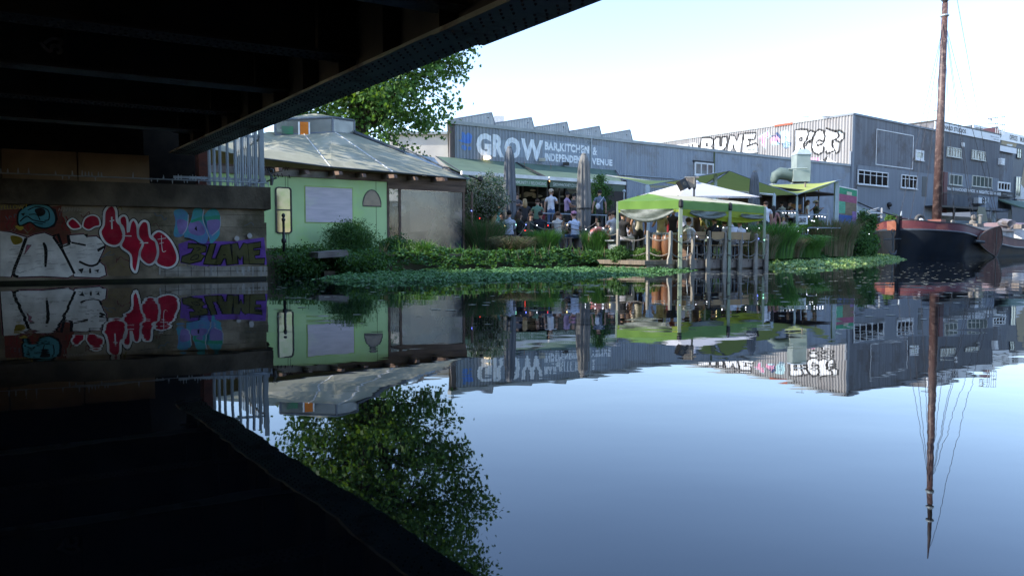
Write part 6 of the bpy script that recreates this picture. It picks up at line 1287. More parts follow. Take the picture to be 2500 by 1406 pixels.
top = Vector((mt0.x, mt0.y, 15.9)); W2 = [(top, bp3(.1, 0, 2.6)), (top+Vector((0, 0, .2)), bp3(1.2, .2, 2.5)), (top, at(2251, 560, 49)), (top, at(2375, 560, 55)), (top+Vector((0, 0, .3)), at(2384, 578, 54)), (top, at(2428, 520, 58)), (mt1-Vector((0, 0, .5)), at(2436, 540, 59)), (top+Vector((0, 0, -.4)), at(2330, 549, 52))]
for a, b_ in W2: g = MB(); g.path([a, a.lerp(b_, .5)-Vector((0, 0, .1)), b_], .016, 4); g.build('stay', M_wire, bt)
g = MB(); g.path([at(2197, 540, 47.3), at(2200, 525, 47.3), at(2201, 516, 47.3)], [.12, .08, .04], 6); g.path([at(2214, 546, 48), at(2217, 533, 48)], .06, 5); g.build('tackle', M_galv, bt)
# bowsprit, wheels/tyres, winch, chimney
g = MB(); g.path([bp3(.0, -.1, 2.55), bp3(2.2, -.3, 2.45), bp3(5.2, -.3, 2.35)], .10, 6); g.build('spar', M_red, bt)
def tyre(px, py, d, r0, r, ax, nm, m_): g = MB(); g.torus(at(px, py, d), r0, r, ax, 20, 8); return g.build(nm, m_, bt, True)
M_tyre = mat('tyre_rubber', (.11, .105, .10), .9, (.06, .06, .055), 5)
tyre(2246, 538, 48.6, .30, .11, (.25, -1, .1), 'tyre', M_tyre); g = MB(); g.lathe((0, 0, 0), [(.18, 0), (.15, .05)], 12); cc = at(2249, 541, 48.3); g.v = [(cc.x+x, cc.y-z, cc.z+y*1.2) for x, y, z in g.v]; g.build('white_hub', M_white, bt)
tyre(2331, 549, 52, .34, .055, (.5, -.7, .5), 'steering_wheel', mat('rope_grey', (.30, .28, .24), .9)); tyre(2331, 549, 52, .22, .03, (.5, -.7, .5), 'steering_wheel', MT['rope_grey'])
g = MB(); wc = at(2372, 560, 54); g.box(wc.x-.3, wc.x+.3, wc.y-.3, wc.y+.3, wc.z-.5, wc.z+.1); g.path([wc+Vector((-.2, -.2, 0)), wc+Vector((-.05, -.2, .95))], .05, 5); g.path([wc+Vector((.25, -.2, 0)), wc+Vector((.0, -.2, .95))], .05, 5); g.ball(wc+Vector((0, -.2, .85)), .2); g.lathe(wc+Vector((0, -.1, .15)), [(.18, 0), (.22, .1), (.22, .4), (.15, .5)], 10); g.build('winch', mat('winch_iron', (.22, .20, .17), .7, (.12, .11, .10), 4), bt)
g = MB(); cc = at(2393, 560, 54.5); g.lathe(cc, [(.13, -.1), (.13, .95)], 12); g.lathe(cc, [(.2, .99), (.2, 1.03), (.06, 1.1)], 12); g.path([cc+Vector((0, 0, .9)), cc+Vector((0, 0, 1.0))], .03, 4); g.build('chimney', mat('chimney_grey', (.17, .17, .16), .6, (.12, .12, .11), 2), bt)
g = MB(); g.path([at(2318, 566, 50.2), at(2322, 560, 50.2), at(2332, 562, 50.4)], .07, 6); g.path([at(2330, 568, 50.4), at(2331, 562, 50.4), at(2352, 570, 51), at(2357, 578, 51)], .035, 5); g.build('pulpit_rail', M_white, bt)
g = MB(); g.path([at(2350, 575, 50.6), at(2352, 600, 50.5), at(2356, 614, 50.4)], .03, 5); g.build('hanging_rope', M_rope, bt); g = MB(); g.path([at(2347, 616, 50.3), at(2348, 630, 50.3)], .2, 10); g.path([at(2357, 613, 50.4), at(2357, 628, 50.4)], .17, 10); g.build('fender', M_black, bt)
LB = Plane(bp3(0, 2.82, 0).to_2d(), bp3(20, 2.92, 0).to_2d()); pts = [(2389, 590), (2392, 577), (2402, 568), (2418, 559), (2436, 553), (2443, 556), (2447, 575), (2446, 592), (2440, 610), (2432, 627), (2424, 622), (2410, 613), (2397, 601)]
q_ = spline([LB.hit(*p) for p in pts], 3, True)
g = MB(); g.prism([LB.P(u, z, .0) for u, z in q_], -V_*.09); lb_ = g.build('leeboard', mat('leeboard_brown', (.14, .065, .048), .8, (.09, .045, .036), 1.5, c3=(.16, .10, .075), s3=1.2, spec=.15), bt)
g = MB(); a, b_ = LB.hit(2433, 557), LB.hit(2433, 624); g.wbox(LB, a[0]-.03, a[0]+.03, b_[1], a[1], .002, .03)
g.path([LB.P(*q, .01) for q in q_]+[LB.P(*q_[0], .01)], .03, 5); g.build('iron_strap', M_dark, lb_)
g = MB(); g.path([LB.P(*LB.hit(2376, 589), .1), LB.P(*LB.hit(2398, 591), .1)], .09, 5); g.build('leeboard_bracket', M_hull, bt)

# ---------------------------------------------------------------- people
MC_ = {}
def cl_(c):
    k = tuple(c)
    if k not in MC_: MC_[k] = mat('cloth_%d' % len(MC_), c, .85, tuple(x*.78 for x in c), 9)
    return MC_[k]
SK = {'fair': (.50, .30, .21), 'tan': (.36, .20, .13), 'brown': (.16, .08, .05)}
HA = {'black': (.012, .010, .009), 'brown': (.06, .032, .018), 'blonde': (.36, .25, .12), 'red': (.20, .045, .02), 'grey': (.3, .28, .26)}
def mesh_body(J, E, rad):
    me = bpy.data.meshes.new('b'); names = list(J); ix = {n: i for i, n in enumerate(names)}
    me.from_pydata([J[n] for n in names], [(ix[a], ix[b_]) for a, b_ in E], [])
    o = bpy.data.objects.new('b', me); COL.objects.link(o); o.modifiers.new('s', 'SKIN'); sm = o.modifiers.new('u', 'SUBSURF'); sm.levels = 1; sm.render_levels = 1
    for i, n in enumerate(names): sv = me.skin_vertices[0].data[i]; sv.radius = rad[n]; sv.use_root = (n == 'pel')
    dg = bpy.context.evaluated_depsgraph_get(); m2 = bpy.data.meshes.new_from_object(o.evaluated_get(dg)); v = [tuple(q.co) for q in m2.vertices]; f = [tuple(p.vertices) for p in m2.polygons]
    bpy.data.objects.remove(o); bpy.data.meshes.remove(me); bpy.data.meshes.remove(m2); return v, f
def person(label, px, d, zf, face, pose='stand', arms='down', top=(.7, .7, .72), bot=(.05, .07, .12), hair='brown', hs='short', skin='fair', sc=1.0, long_sl=False, shorts=False, lean=0, cap=None, bag=None, group=None, py=None):
    x = (px-CXP)/FPX*d
    t = thing('person', label, 'person', (x, d, zf), group, R(face)); t.scale = (sc, sc, sc)
    sit = pose == 'sit'; ph = .50 if sit else .93; L_ = lean
    J = {'pel': (0, .0, ph), 'bel': (0, .01-L_*.25, ph+.18), 'che': (0, .02-L_*.7, ph+.38), 'nec': (0, .01-L_, ph+.55), 'nk2': (0, -.01-L_*1.05, ph+.615), 'hd1': (0, -.02-L_*1.1, ph+.685), 'hd2': (0, -.015-L_*1.1, ph+.775)}
    E = [('pel', 'bel'), ('bel', 'che'), ('che', 'nec'), ('nec', 'nk2'), ('nk2', 'hd1'), ('hd1', 'hd2')]
    rad = {'pel': (.165, .115), 'bel': (.145, .10), 'che': (.165, .115), 'nec': (.085, .07), 'nk2': (.052, .055), 'hd1': (.075, .085), 'hd2': (.072, .088)}
    A = {'down': ((.27, .0, .28), (.29, -.05, .03)), 'up': ((.27, -.03, .30), (.16, -.24, .44)), 'fwd': ((.25, -.08, .28), (.17, -.32, .26)), 'table': ((.26, -.12, .30), (.14, -.34, .22)), 'fold': ((.26, -.08, .30), (-.02, -.22, .34))}
    for sd, nm in ((1, 'r'), (-1, 'l')):
        a = arms if isinstance(arms, str) else arms[0 if sd > 0 else 1]; el, wr = A[a]
        J['sh'+nm] = (sd*.185, .02-L_*.95, ph+.50); J['el'+nm] = (sd*el[0], el[1]-L_*.8, ph+el[2]-.03); J['wr'+nm] = (sd*wr[0] if a != 'fold' else wr[0]*sd, wr[1]-L_*.8, ph+wr[2]-.02)
        E += [('nec' if False else 'che', 'sh'+nm), ('sh'+nm, 'el'+nm), ('el'+nm, 'wr'+nm)]; rad['sh'+nm] = (.062, .062); rad['el'+nm] = (.044, .044); rad['wr'+nm] = (.028, .03)
        if sit: J['hp'+nm] = (sd*.10, -.06, ph-.02); J['kn'+nm] = (sd*.13, -.46, .52); J['an'+nm] = (sd*.13, -.42, .09)
        else: o_ = .05 if sd > 0 else -.02; J['hp'+nm] = (sd*.095, .0, ph-.09); J['kn'+nm] = (sd*.11, -.02-o_*.6, .49); J['an'+nm] = (sd*.12, .03-o_, .09)
        q = J['an'+nm]; J['to'+nm] = (q[0]*1.1, q[1]-.17, .04)
        E += [('pel', 'hp'+nm), ('hp'+nm, 'kn'+nm), ('kn'+nm, 'an'+nm), ('an'+nm, 'to'+nm)]; rad['hp'+nm] = (.09, .09); rad['kn'+nm] = (.062, .062); rad['an'+nm] = (.042, .045); rad['to'+nm] = (.042, .03)
    v, f = mesh_body(J, E, rad); bones = [(a, b_, Vector(J[a]), Vector(J[b_])) for a, b_ in E]
    g = MB(); g.v = v; g.f = f
    for fc in f:
        c = sum((Vector(v[i]) for i in fc), Vector())/len(fc); best = None
        for a, b_, pa, pb in bones:
            e = pb-pa; tt = max(0, min(1, (c-pa).dot(e)/e.length_squared)); dd_ = (c-pa-e*tt).length/(rad[a][0]*(1-tt)+rad[b_][0]*tt+.02)
            if best is None or dd_ < best[0]: best = (dd_, a, b_, tt)
        _, a, b_, tt = best; m_ = 1
        if a in ('nk2', 'hd1') or b_ == 'nk2' and tt > .4: m_ = 0
        elif a[:2] == 'el': m_ = 1 if long_sl and tt < .85 else 0
        elif a[:2] == 'sh': m_ = 1 if long_sl or tt < .62 else 0
        elif a == 'pel' and b_[:2] == 'hp': m_ = 2
        elif a == 'pel': m_ = 1 if tt > .15 else 2
        elif a[:2] == 'hp': m_ = 2 if not shorts or tt < .75 else 0
        elif a[:2] == 'kn': m_ = 0 if shorts else 2
        elif a[:2] == 'an': m_ = 3
        g.m.append(m_)
    h1, h2 = Vector(J['hd1']), Vector(J['hd2']); g.cm = 0
    g.path([h1+Vector((0, -.085, .03)), h1+Vector((0, -.105, .0))], [.012, .018], 6)
    for sd in (1, -1): g.ball(h1+Vector((sd*.078, .0, .015)), (.012, .02, .03), 6, 4)
    g.cm = 4
    for sd in (1, -1): g.ball(h1+Vector((sd*.03, -.082, .035)), (.011, .008, .008), 6, 4)
    g.ball(h1+Vector((0, -.08, -.035)), (.022, .008, .006), 6, 4); g.cm = 0
    for nm, sd in (('r', 1), ('l', -1)):   # palm, four unequal bent fingers and a thumb
        w_ = Vector(J['wr'+nm]); e = (w_-Vector(J['el'+nm])).normalized(); sx = Vector((sd, 0, 0)); sx = (sx-e*sx.dot(e)).normalized(); dn = e.cross(sx); dn = dn if dn.y < 0 or dn.z < 0 else -dn
        g.path([w_-e*.01, w_+e*.045, w_+e*.085], [.026, .036, .030], 6)
        for k, ln in enumerate((.062, .075, .070, .055)):
            b0 = w_+e*.08+dn.cross(e)*(.027-.018*k); m1 = b0+e*ln*.55; g.path([b0, m1, m1+e*ln*.35+Vector((0, -.02, -.012))], [.0095, .0088, .007], 5)
        b0 = w_+e*.03+dn.cross(e)*.03; g.path([b0, b0+e*.035+dn.cross(e)*.025, b0+e*.065+dn.cross(e)*.03], [.012, .011, .008], 5)
    g.build('body', [cl_(SK[skin]), cl_(top), cl_(bot), cl_((.05, .045, .04)), cl_((.05, .02, .02))], t, True, True)
    c = h2; hm = cl_(HA[hair]); g = MB()
    if hs != 'bald':
        g.ball(c+Vector((0, .018, .0)), (.088, .098, .085), 12, 8)
        if hs in ('long', 'mid'): ln = .38 if hs == 'long' else .2; g.path([c+Vector((0, .05, .03)), c+Vector((0, .075, -.1)), c+Vector((0, .10, -.1-ln*.6)), c+Vector((0, .09+.0, -.1-ln))], [.07, .098, .10, .05], 10)
        if hs == 'bun': g.ball(c+Vector((0, .07, .09)), .045, 8, 6)
        if hs == 'curly':
            rr = random.Random(px)
            for _ in range(26): g.ball(c+Vector((rr.uniform(-.08, .08), rr.uniform(-.05, .1), rr.uniform(-.03, .09))), .035, 6, 4)
        g.build('hair', hm, t, True, True)
    if cap is not None:
        g = MB(); g.lathe(c+Vector((0, .012, .0)), [(.105, 0), (.107, .045), (.08, .095), (.02, .115)], 14); cd = 1 if cap[3] == 'back' else -1; g.path([c+Vector((0, .07*cd, .01)), c+Vector((0, .17*cd, -.01))], [.07, .05], 8); g.build('cap', cl_(cap[:3]), t, True, True)
    if bag is not None:
        g = MB(); g.path([(-.16, .06, ph+.56), (0, .17, ph+.38), (.16, .16, ph+.18)], .014, 5); g.path([(-.16, .04, ph+.56), (-.05, -.12, ph+.4), (.17, -.08, ph+.18)], .012, 5); g.ball((.13, .19, ph+.16), (.10, .05, .13), 10, 7); g.build('bag', cl_(bag), t, True, True)
    return t
WHT = (.66, .68, .74); BLK = (.018, .018, .02); JEAN = (.09, .15, .28)
TZ = 1.3; LZ = .58; PZ = .30
SEATED = []
def seat(*a, **k): k['pose'] = 'sit'; t = person(*a, **k); SEATED.append((t, a[3])); return t
person('standing man in white t-shirt, blue jeans and beige backwards cap on the terrace', 1345, 31, TZ, 160, 'stand', ('down', 'up'), WHT, JEAN, 'brown', 'short', cap=(.5, .40, .30, 'back'))
person('standing person in lilac t-shirt beside the man in the white t-shirt', 1384, 32.3, TZ, 110, 'stand', 'fwd', (.36, .26, .42), BLK, 'black', 'short', 'tan')
person('standing man in grey t-shirt with white bag strap across his back', 1463, 31.2, TZ, 190, 'stand', 'down', (.14, .17, .22), (.04, .045, .05), 'black', 'short', bag=(.65, .66, .68))
person('standing man in cream t-shirt and black trousers under the left side of the gazebo', 1558, 24.6, PZ+.0, 200, 'stand', 'down', (.58, .54, .44), BLK, 'brown', 'short', 'tan', cap=None)
person('standing man in plain white t-shirt right of the gazebo', 1867, 30, .75, 185, 'stand', 'down', (.68, .70, .76), (.03, .04, .06), 'brown', 'short')
person('person in faded pink top beside the man in white right of the gazebo', 1886, 31, .75, 150, 'stand', 'down', (.34, .17, .16), BLK, 'black', 'long', 'tan', sc=.93)
person('bartender with bare midriff and white crop top at the mural bar', 1969, 38.2, TZ+.02, 60, 'stand', ('up', 'down'), (.66, .66, .66), (.10, .075, .055), 'brown', 'mid', 'tan')
person('man in olive shirt and pale cap drinking at the mural bar', 1989, 38.5, TZ, 95, 'stand', 'up', (.085, .10, .065), (.05, .05, .045), 'black', 'short', long_sl=True, cap=(.55, .45, .36, 'back'))
person('dim standing person in dark top behind the mural bar counter', 1944, 40.5, TZ, 30, 'stand', 'fwd', (.06, .05, .05), BLK, 'brown', 'short')
person('person in khaki top behind the bar railing', 1924, 38.5, TZ, 60, 'stand', 'fwd', (.16, .14, .10), BLK, 'black', 'bun')
seat('person in white shirt seated behind a dark table at the bar railing', 1929, 36.2, TZ, 30, arms='table', top=(.6, .6, .6), bot=BLK, hair='brown', hs='mid')
seat('person in white t-shirt with white strap bag and patterned cap seated facing away', 1404, 26.2, LZ, 200, arms='table', top=(.60, .66, .78), bot=(.05, .08, .14), hair='brown', cap=(.38, .20, .32, 'front'), lean=.1)
seat('woman with long light brown hair and white top seated near the grass', 1207, 25.2, LZ, 150, arms='table', top=(.5, .5, .5), bot=BLK, hair='blonde', hs='long', sc=.95)
seat('person with white towel-like shirt over shoulders seated left of the folded parasol', 1243, 25.4, LZ, 200, arms='fwd', top=(.64, .66, .78), bot=BLK, hair='black', long_sl=True)
seat('person in all black seated right of the first folded parasol', 1268, 26.2, LZ, 120, arms='table', top=BLK, bot=BLK, hair='brown', hs='mid', long_sl=True)
seat('person in dark navy jumper seated with back to the bar', 1319, 25.8, LZ, 160, arms='table', top=(.02, .02, .03), bot=BLK, hair='black', skin='tan', long_sl=True)
seat('person in dim purple sweater seated by the red light bulbs', 1352, 26.8, LZ, 90, arms='table', top=(.06, .045, .08), bot=BLK, hair='brown', hs='long', long_sl=True, lean=.1)
seat('blonde person in black top seated on the upper terrace', 1281, 30.2, TZ, 185, arms='table', top=(.03, .03, .035), bot=BLK, hair='blonde', hs='mid')
seat('person in sage green top seated on the upper terrace', 1312, 30.5, TZ, 170, arms='table', top=(.14, .25, .17), bot=BLK, hair='brown')
seat('person in dark red top seated on the upper terrace', 1325, 31.4, TZ, 250, arms='fwd', top=(.28, .03, .05), bot=BLK, hair='black', hs='long')
seat('person in pale pink top seated left of the brown topped person', 1172, 26.8, LZ, 200, arms='table', top=(.55, .46, .46), bot=BLK, hair='blonde', hs='mid')
seat('person in off white shirt seated just left of the hanging chain', 1362, 26.0, LZ, 150, arms='table', top=(.6, .58, .52), bot=JEAN, hair='brown')
seat('person in pale grey shirt seated between lifebuoy and gazebo corner', 1497, 25.6, LZ, 210, arms='table', top=(.5, .52, .56), bot=JEAN, hair='black')
person('person in white shirt standing by the dim bar counter', 1906, 39.2, TZ, 200, 'stand', 'fwd', (.6, .6, .6), BLK, 'black', 'short')
seat('person in brown top seated left of the woman with long light brown hair', 1186, 26.4, LZ, 80, arms='table', top=(.13, .08, .06), bot=BLK, hair='brown', hs='mid')
seat('person with pale face in charcoal top seated between the white shirted pair', 1226, 26.3, LZ, 350, arms='table', top=(.05, .05, .06), bot=BLK, hair='black')
seat('person in dark green hoodie seated behind the navy jumper wearer', 1296, 27.2, LZ, 20, arms='table', top=(.03, .05, .04), bot=BLK, hair='brown', long_sl=True)
seat('person in rust coloured top seated near the terrace railing', 1366, 27.8, LZ, 10, arms='table', top=(.20, .08, .05), bot=BLK, hair='red', hs='mid')
seat('person in grey vest seated right of the lifebuoy', 1488, 26.8, LZ, 60, arms='table', top=(.2, .21, .23), bot=BLK, hair='brown', hs='bun')
person('person in navy dress standing behind the woman in white trousers', 1534, 26.4, LZ, 150, 'stand', 'fwd', (.02, .025, .05), (.02, .025, .05), 'brown', 'long', sc=.95)
person('dim person standing by the bar window under the dark green awning', 1400, 33.5, TZ, 40, 'stand', 'fwd', (.08, .07, .07), BLK, 'black', 'short')
person('person with folded arms by the bar doorway behind the first folded parasol', 1262, 33, TZ, 10, 'stand', 'fold', (.10, .09, .10), BLK, 'brown', 'mid')
seat('person in dark jacket seated beside the bramble post at far left of terrace', 1160, 25.8, LZ, 110, arms='table', top=(.05, .04, .045), bot=BLK, hair='brown', hs='short')
seat('person in teal and sky blue top seated below the flowering shrub', 1221, 27.2, .95, 160, arms='table', top=(.10, .36, .40), bot=BLK, hair='black', sc=1.0)
seat('woman in black vest and white trousers seated at the left edge of the gazebo', 1520, 24.2, LZ-.1, 140, arms='table', top=BLK, bot=(.62, .62, .70), hair='black', hs='bun')
seat('woman in white tank top with brown hair seated left of the gazebo', 1536, 24.9, LZ-.1, 160, arms='table', top=(.60, .62, .72), bot=BLK, hair='brown', hs='long')
person('person in pale yellow top standing behind the conga drums', 1612, 24.4, PZ, 190, 'stand', 'fwd', (.40, .36, .20), (.30, .29, .27), 'brown', 'mid', sc=.93)
person('red haired person in black top standing under the gazebo', 1642, 25.4, PZ, 150, 'stand', 'up', (.02, .02, .022), BLK, 'red', 'curly', sc=.97)
person('person in bright red top half hidden behind a white gazebo leg', 1630, 26.2, PZ, 200, 'stand', 'fwd', (.45, .04, .06), (.12, .1, .1), 'black', 'short', 'tan', sc=.9)
person('person in blue white shirt standing at the back of the gazebo', 1671, 27.4, LZ, 180, 'stand', 'down', (.55, .60, .72), BLK, 'black', 'short', 'brown', sc=.92)
seat('person in white top seated at the left end of the gazebo table', 1679, 22.6, PZ, 120, arms='table', top=(.66, .66, .66), bot=BLK, hair='brown', sc=.95)
seat('woman with very long brown hair seated with her back to the water', 1699, 22.9, PZ, 185, arms='table', top=(.12, .09, .04), bot=BLK, hair='brown', hs='long')
person('curly haired person in olive jacket standing behind the long haired woman', 1708, 24.6, PZ, 120, 'stand', 'fwd', (.22, .20, .05), BLK, 'brown', 'curly', sc=.85)
seat('person in black hoodie seated on a wooden chair with back to the water', 1743, 23.2, PZ, 190, arms='table', top=(.012, .012, .014), bot=BLK, hair='black', long_sl=True)
seat('person in pale blue white t-shirt seated left of the middle gazebo leg', 1767, 23.8, PZ, 180, arms='table', top=(.58, .62, .74), bot=(.3, .33, .4), hair='brown', sc=.93)
seat('broad person in white t-shirt seated right of the middle gazebo leg', 1786, 23.6, PZ, 190, arms='table', top=(.66, .68, .78), bot=(.3, .33, .4), hair='brown', hs='short', lean=.06)
seat('person in white t-shirt seated at the right end of the gazebo table', 1805, 24.2, PZ, 200, arms='table', top=(.66, .68, .78), bot=(.02, .025, .05), hair='black', sc=.95)
person('blurred person in grey shirt seen through the conservatory gap', 967, 23.0, .5, 120, 'stand', 'fwd', (.42, .42, .46), BLK, 'brown', 'short', sc=.82)
person('small child with pale hair in front of the bar railing', 1911, 33.6, .75, 180, 'stand', 'down', (.35, .25, .25), (.2, .2, .3), 'blonde', 'short', sc=.72)

# ---------------------------------------------------------------- chairs, benches, tables, drums
M_ply = mat('plywood', (.46, .32, .17), .6, (.38, .26, .14), 3); M_steel = mat('black_steel', (.03, .03, .032), .5)
def make_chair(label):
    t = thing('chair', label, 'chair', (0, 0, 0), 'wooden backed chairs at the gazebo table')
    g = MB(); g.box(-.21, .21, -.21, .20, .43, .45); g.build('seat', M_ply, t, False, True)
    g = MB(); g.hexa([Vector(q) for q in ((-.20, .22, .62), (.20, .22, .62), (.20, .24, .62), (-.20, .24, .62), (-.21, .25, .86), (.21, .25, .86), (.21, .27, .86), (-.21, .27, .86))]); g.build('backrest', M_ply, t, False, True)
    for sx in (-.19, .19):
        g = MB(); g.path([(sx, .18, .43), (sx, .22, 0)], .012, 5); g.path([(sx, .19, .45), (sx, .25, .84)], .012, 5); g.build('leg', M_galv, t, False, True)
        g = MB(); g.path([(sx, -.18, .43), (sx, -.2, 0)], .012, 5); g.build('leg', M_galv, t, False, True)
    return t
ch0 = make_chair('wooden chair under the woman with very long brown hair'); used = [False]
def chair(px, d, z, face, label):
    c = ch0 if not used[0] else copy_tree(ch0); used[0] = True; c.location = onp(px, d, z); c.rotation_euler = (0, 0, R(face)); c['label'] = label; return c
bpy.context.view_layer.update()
for px, d, lb, fc in ((1699, 22.9, 'wooden chair under the woman with very long brown hair', 185), (1743, 23.2, 'wooden chair under the person in black hoodie', 190), (1767, 23.8, 'pale chair under the pale blue shirted person left of the middle gazebo leg', 180), (1786, 23.6, 'pale chair under the broad person in white', 190), (1805, 24.2, 'chair under the person at the right end of the gazebo table', 200), (1679, 22.6, 'chair under the person in white at the left end of the gazebo table', 120)): chair(px, d, PZ, fc, lb)
def bench(name, label, px0, d0, px1, d1, z, h=.45, w_=.3, m_=M_wood):
    pl = Plane(onp(px0, d0).to_2d(), onp(px1, d1).to_2d()); t = thing(name, label, name.split('_')[-1], onp(px0, d0, z))
    g = MB(); n = 3
    for i in range(n): g.wbox(pl, 0, pl.len, z+h-.04, z+h, -w_*(i+1)/n+.01, -w_*i/n)
    g.build('top', m_, t)
    for u in (.15, pl.len-.2): g = MB(); g.wbox(pl, u, u+.06, z, z+h-.042, -w_+.03, -.03); g.build('leg', m_, t)
    return t
bench('long_table', 'long dark table under the gazebo with glasses on it', 1695, 23.9, 1815, 25.4, PZ, .74, .7, M_wood2)
bench('picnic_table', 'dark timber table on the lower terrace left of the folded parasol', 1195, 26.2, 1262, 27.0, LZ, .74, .7, M_wood2)
bench('timber_bench', 'timber bench below the seated woman with long light hair', 1190, 24.9, 1255, 25.6, LZ, .42, .3, M_wood2)
bench('picnic_table', 'dark timber table on the lower terrace beside the patterned cap wearer', 1325, 27.0, 1398, 27.9, LZ, .74, .7, M_wood2)
bench('timber_bench', 'timber bench under the person with patterned cap', 1375, 25.9, 1425, 26.5, LZ, .45, .35, M_wood)
bench('timber_bench', 'pale blue grey bench under the woman in white trousers', 1498, 24.0, 1542, 24.6, LZ-.12, .46, .4, mat('blue_grey_wood', (.30, .34, .34), .8, (.22, .25, .25), 4))
bench('picnic_table', 'timber table on the upper terrace behind the railing', 1268, 31.2, 1340, 32.2, TZ, .74, .7, M_wood2)
bench('bar_table', 'dark table at the bar railing before the seated person in white', 1915, 35.4, 1944, 35.7, TZ, .8, .6, M_steel)
for px, d, lb in ((1605, 22.6, 'left conga drum with warm brown shell on the pontoon'), (1628, 22.4, 'middle conga drum with brown shell beside the rope post'), (1652, 22.9, 'right conga drum partly hidden by the corner gazebo leg')):
    t = thing('conga_drum', lb, 'drum', onp(px, d, PZ), 'conga drums on the pontoon'); c = onp(px, d, PZ)
    g = MB(); g.lathe(c, [(.12, 0), (.15, .2), (.175, .42), (.165, .62), (.145, .78)], 18); g.build('shell', mat('drum_wood', (.20, .09, .04), .4, (.14, .06, .03), 3, (3, 3, .3)), t, True)
    g = MB(); g.lathe(c, [(.152, .76), (.158, .78), (.156, .82), (.14, .83)], 18); g.build('head', mat('drum_skin', (.5, .42, .32), .6), t)
    g = MB()
    for a in range(6): q = c+Vector((.16*math.cos(a*1.047), .16*math.sin(a*1.047), 0)); g.path([q+Vector((0, 0, .6)), q+Vector((0, 0, .8))], .008, 4)
    g.torus(c+Vector((0, 0, .79)), .156, .009, (0, 0, 1), 18, 5); g.build('hoop', M_galv, t)
# lifebuoy
lf = thing('lifebuoy', 'faded pink and white lifebuoy hanging on the terrace fence', 'lifebuoy', onp(1463, 24.6, .6)); c = at(1463, 584, 24.6)
g = MB(); g.torus(c, .33, .085, (.3, -1, .1), 32, 10)
for i in range(32):
    for j in range(10): g.m[i*10+j] = 1 if (i//4) % 2 and i % 8 < 7 else 0
g.build('ring', [mat('faded_orange', (.50, .20, .17), .6, (.42, .17, .15), 3), mat('faded_white', (.52, .44, .44), .6)], lf, True)
g = MB(); g.torus(c, .43, .01, (.3, -1, .1), 20, 4); g.build('grab_line', M_rope, lf)
g = MB(); g.path([c+Vector((0, .08, -.8)), c+Vector((0, .08, .55))], .05, 5); g.build('stand_post', M_wood, lf)
# terrace rails, rope rail posts
rl = thing('terrace_railing', 'grey tubular railing along the front edge of the upper terrace', 'railing', TE.P(1, 1.3)); g = MB(); u0 = TE.hit(1325, 530)[0]; u1 = TE.hit(1490, 530)[0]
g.path([TE.P(u0, 1.3, -.1), TE.P(u0, 1.98, -.1), TE.P(u1, 1.98, -.1), TE.P(u1, 1.3, -.1)], .028, 6); g.path([TE.P(u0, 1.62, -.1), TE.P(u0+1.6, 1.62, -.1)], .02, 5)
for u in (u0+1.6, u0+3.3): g.path([TE.P(u, 1.3, -.1), TE.P(u, 1.98, -.1)], .022, 5)
g.build('pipes', M_galv, rl)
rp = thing('rope_fence', 'dark wooden posts with slack rope along the planted canal edge', 'fence', onp(1290, 24.2, .5)); rr_ = random.Random(3); PS = [(1152, 23.6, 470), (1237, 24.0, 575), (1290, 24.3, 530), (1376, 24.6, 540), (1457, 25.0, 533), (1508, 24.0, 560)]; pv = None
for px, d, py in PS:
    a = onp(px, d, .3); b_ = at(px, py, d); g = MB(); g.path([a, b_], .04, 6); g.build('post', M_wood2, rp); b2 = b_-Vector((0, 0, .12)) if py > 500 else at(px, 562, d)
    if pv is not None:
        g = MB(); g.path([pv.lerp(b2, k/10)-Vector((0, 0, .22*4*k/10*(1-k/10))) for k in range(11)], .017, 6); g.build('rope', M_rope, rp)
    pv = b2
g = MB(); g.torus(at(1376, 560, 24.5), .10, .04, (1, -.4, .2), 12, 6)
for i in range(9): g.torus(at(1376+rr_.uniform(-3, 3), 528+i*8, 24.4), .035, .012, (rr_.uniform(-1, 1), -1, rr_.uniform(-1, 1)), 10, 5)
tag(g.build('hanging_chain', M_dark), 'dark tangle of chain hanging on the terrace post left of the patterned cap', 'chain')
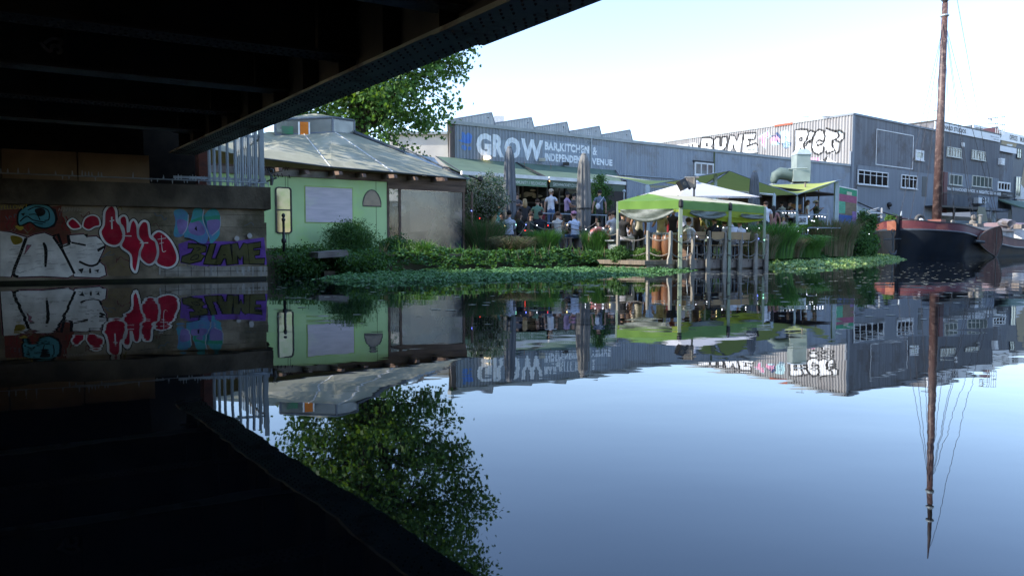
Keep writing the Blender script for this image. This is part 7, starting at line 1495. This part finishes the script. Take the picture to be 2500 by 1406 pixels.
# string lights
def bulbs(name, label, pts, es=1.6):
    t = thing(name, label, 'string lights', at(*pts[0][:3])); g = MB(); g.path([at(p[0], p[1]-3, p[2]) for p in pts], .007, 4); g.build('cable', M_black, t); 
    for px, py, d, c in pts: g = MB(); g.ball(at(px, py, d), .016*d/24, 8, 6); g.build('bulb', mat('bulb_'+c, {'w': (.9, .9, .95), 'r': (.9, .05, .04), 'b': (.2, .25, .95), 'g': (.3, .9, .6), 'y': (.95, .8, .4)}[c], .4, emit={'w': (.85, .9, 1), 'r': (1, .03, .02), 'b': (.15, .2, 1), 'g': (.3, 1, .6), 'y': (1, .8, .35)}[c], es=es), t)
bulbs('string_lights', 'coloured fairy light bulbs along the terrace rope fence', [(1151, 515, 23.4, 'b'), (1171, 533, 23.6, 'r'), (1184, 557, 23.6, 'r'), (1232, 552, 23.9, 'y'), (1260, 549, 24, 'g'), (1284, 549, 24, 'b'), (1282, 563, 24.1, 'r'), (1311, 550, 24, 'w'), (1338, 551, 24.2, 'r'), (1385, 549, 24.2, 'y'), (1430, 560, 24.4, 'w'), (1444, 564, 24.4, 'r'), (1454, 555, 24.5, 'w'), (1473, 557, 24.5, 'w'), (1490, 559, 24.3, 'y')])
bulbs('string_lights', 'white fairy light bulbs along the gazebo ropes', [(1662, 577, 21.5, 'b'), (1701, 578, 22.1, 'w'), (1728, 580, 22.3, 'w'), (1752, 553, 22.6, 'y'), (1766, 556, 22.8, 'w'), (1824, 558, 23.5, 'w'), (1852, 583, 24, 'b'), (1866, 586, 24.2, 'g')])
bulbs('string_lights', 'white bulbs strung between gazebo and the barge', [(1854, 557, 28.5, 'w'), (1878, 562, 29, 'w'), (1895, 560, 31, 'w'), (1902, 561, 31.5, 'y'), (1916, 561, 32, 'w'), (1929, 563, 33, 'w'), (1949, 564, 33.5, 'w'), (1973, 562, 34, 'w'), (1997, 559, 35, 'w'), (2029, 565, 36, 'w'), (2055, 564, 37, 'w'), (2083, 571, 38, 'w'), (2091, 568, 39, 'w'), (2122, 572, 40, 'w')])
bulbs('string_lights', 'small clear bulbs hanging from the bar railing', [(1911, 520, 33.9, 'w'), (1918, 520, 33.9, 'w'), (1926, 520, 33.9, 'w'), (1933, 520, 33.9, 'w'), (1941, 520, 33.9, 'w'), (1975, 529, 34.1, 'w'), (1982, 539, 34.1, 'w'), (1988, 540, 34.1, 'w'), (1993, 529, 34.1, 'w'), (2000, 528, 34.1, 'w'), (2007, 529, 34.1, 'w'), (2014, 530, 34.1, 'w')], 1.2)
# potted tree on the bar terrace, globe lamp post, hanging white fixtures
bush('potted_plant', 'leafy potted plant at the bar railing right of the banner', 'plant', at(1985, 556, 35.5), (.45, .3, .4), 50, 30, .08, [M_green2, M_green], 71, M_bark)
g = MB(); p = at(1524, 470, 31); g.path([(p.x, p.y, 1.3), p], .03, 6); g.ball(p+Vector((0, 0, .05)), .07); tag(g.build('globe_lamp', M_galv), 'thin post with small white globe left of the gazebo corner', 'lamp')
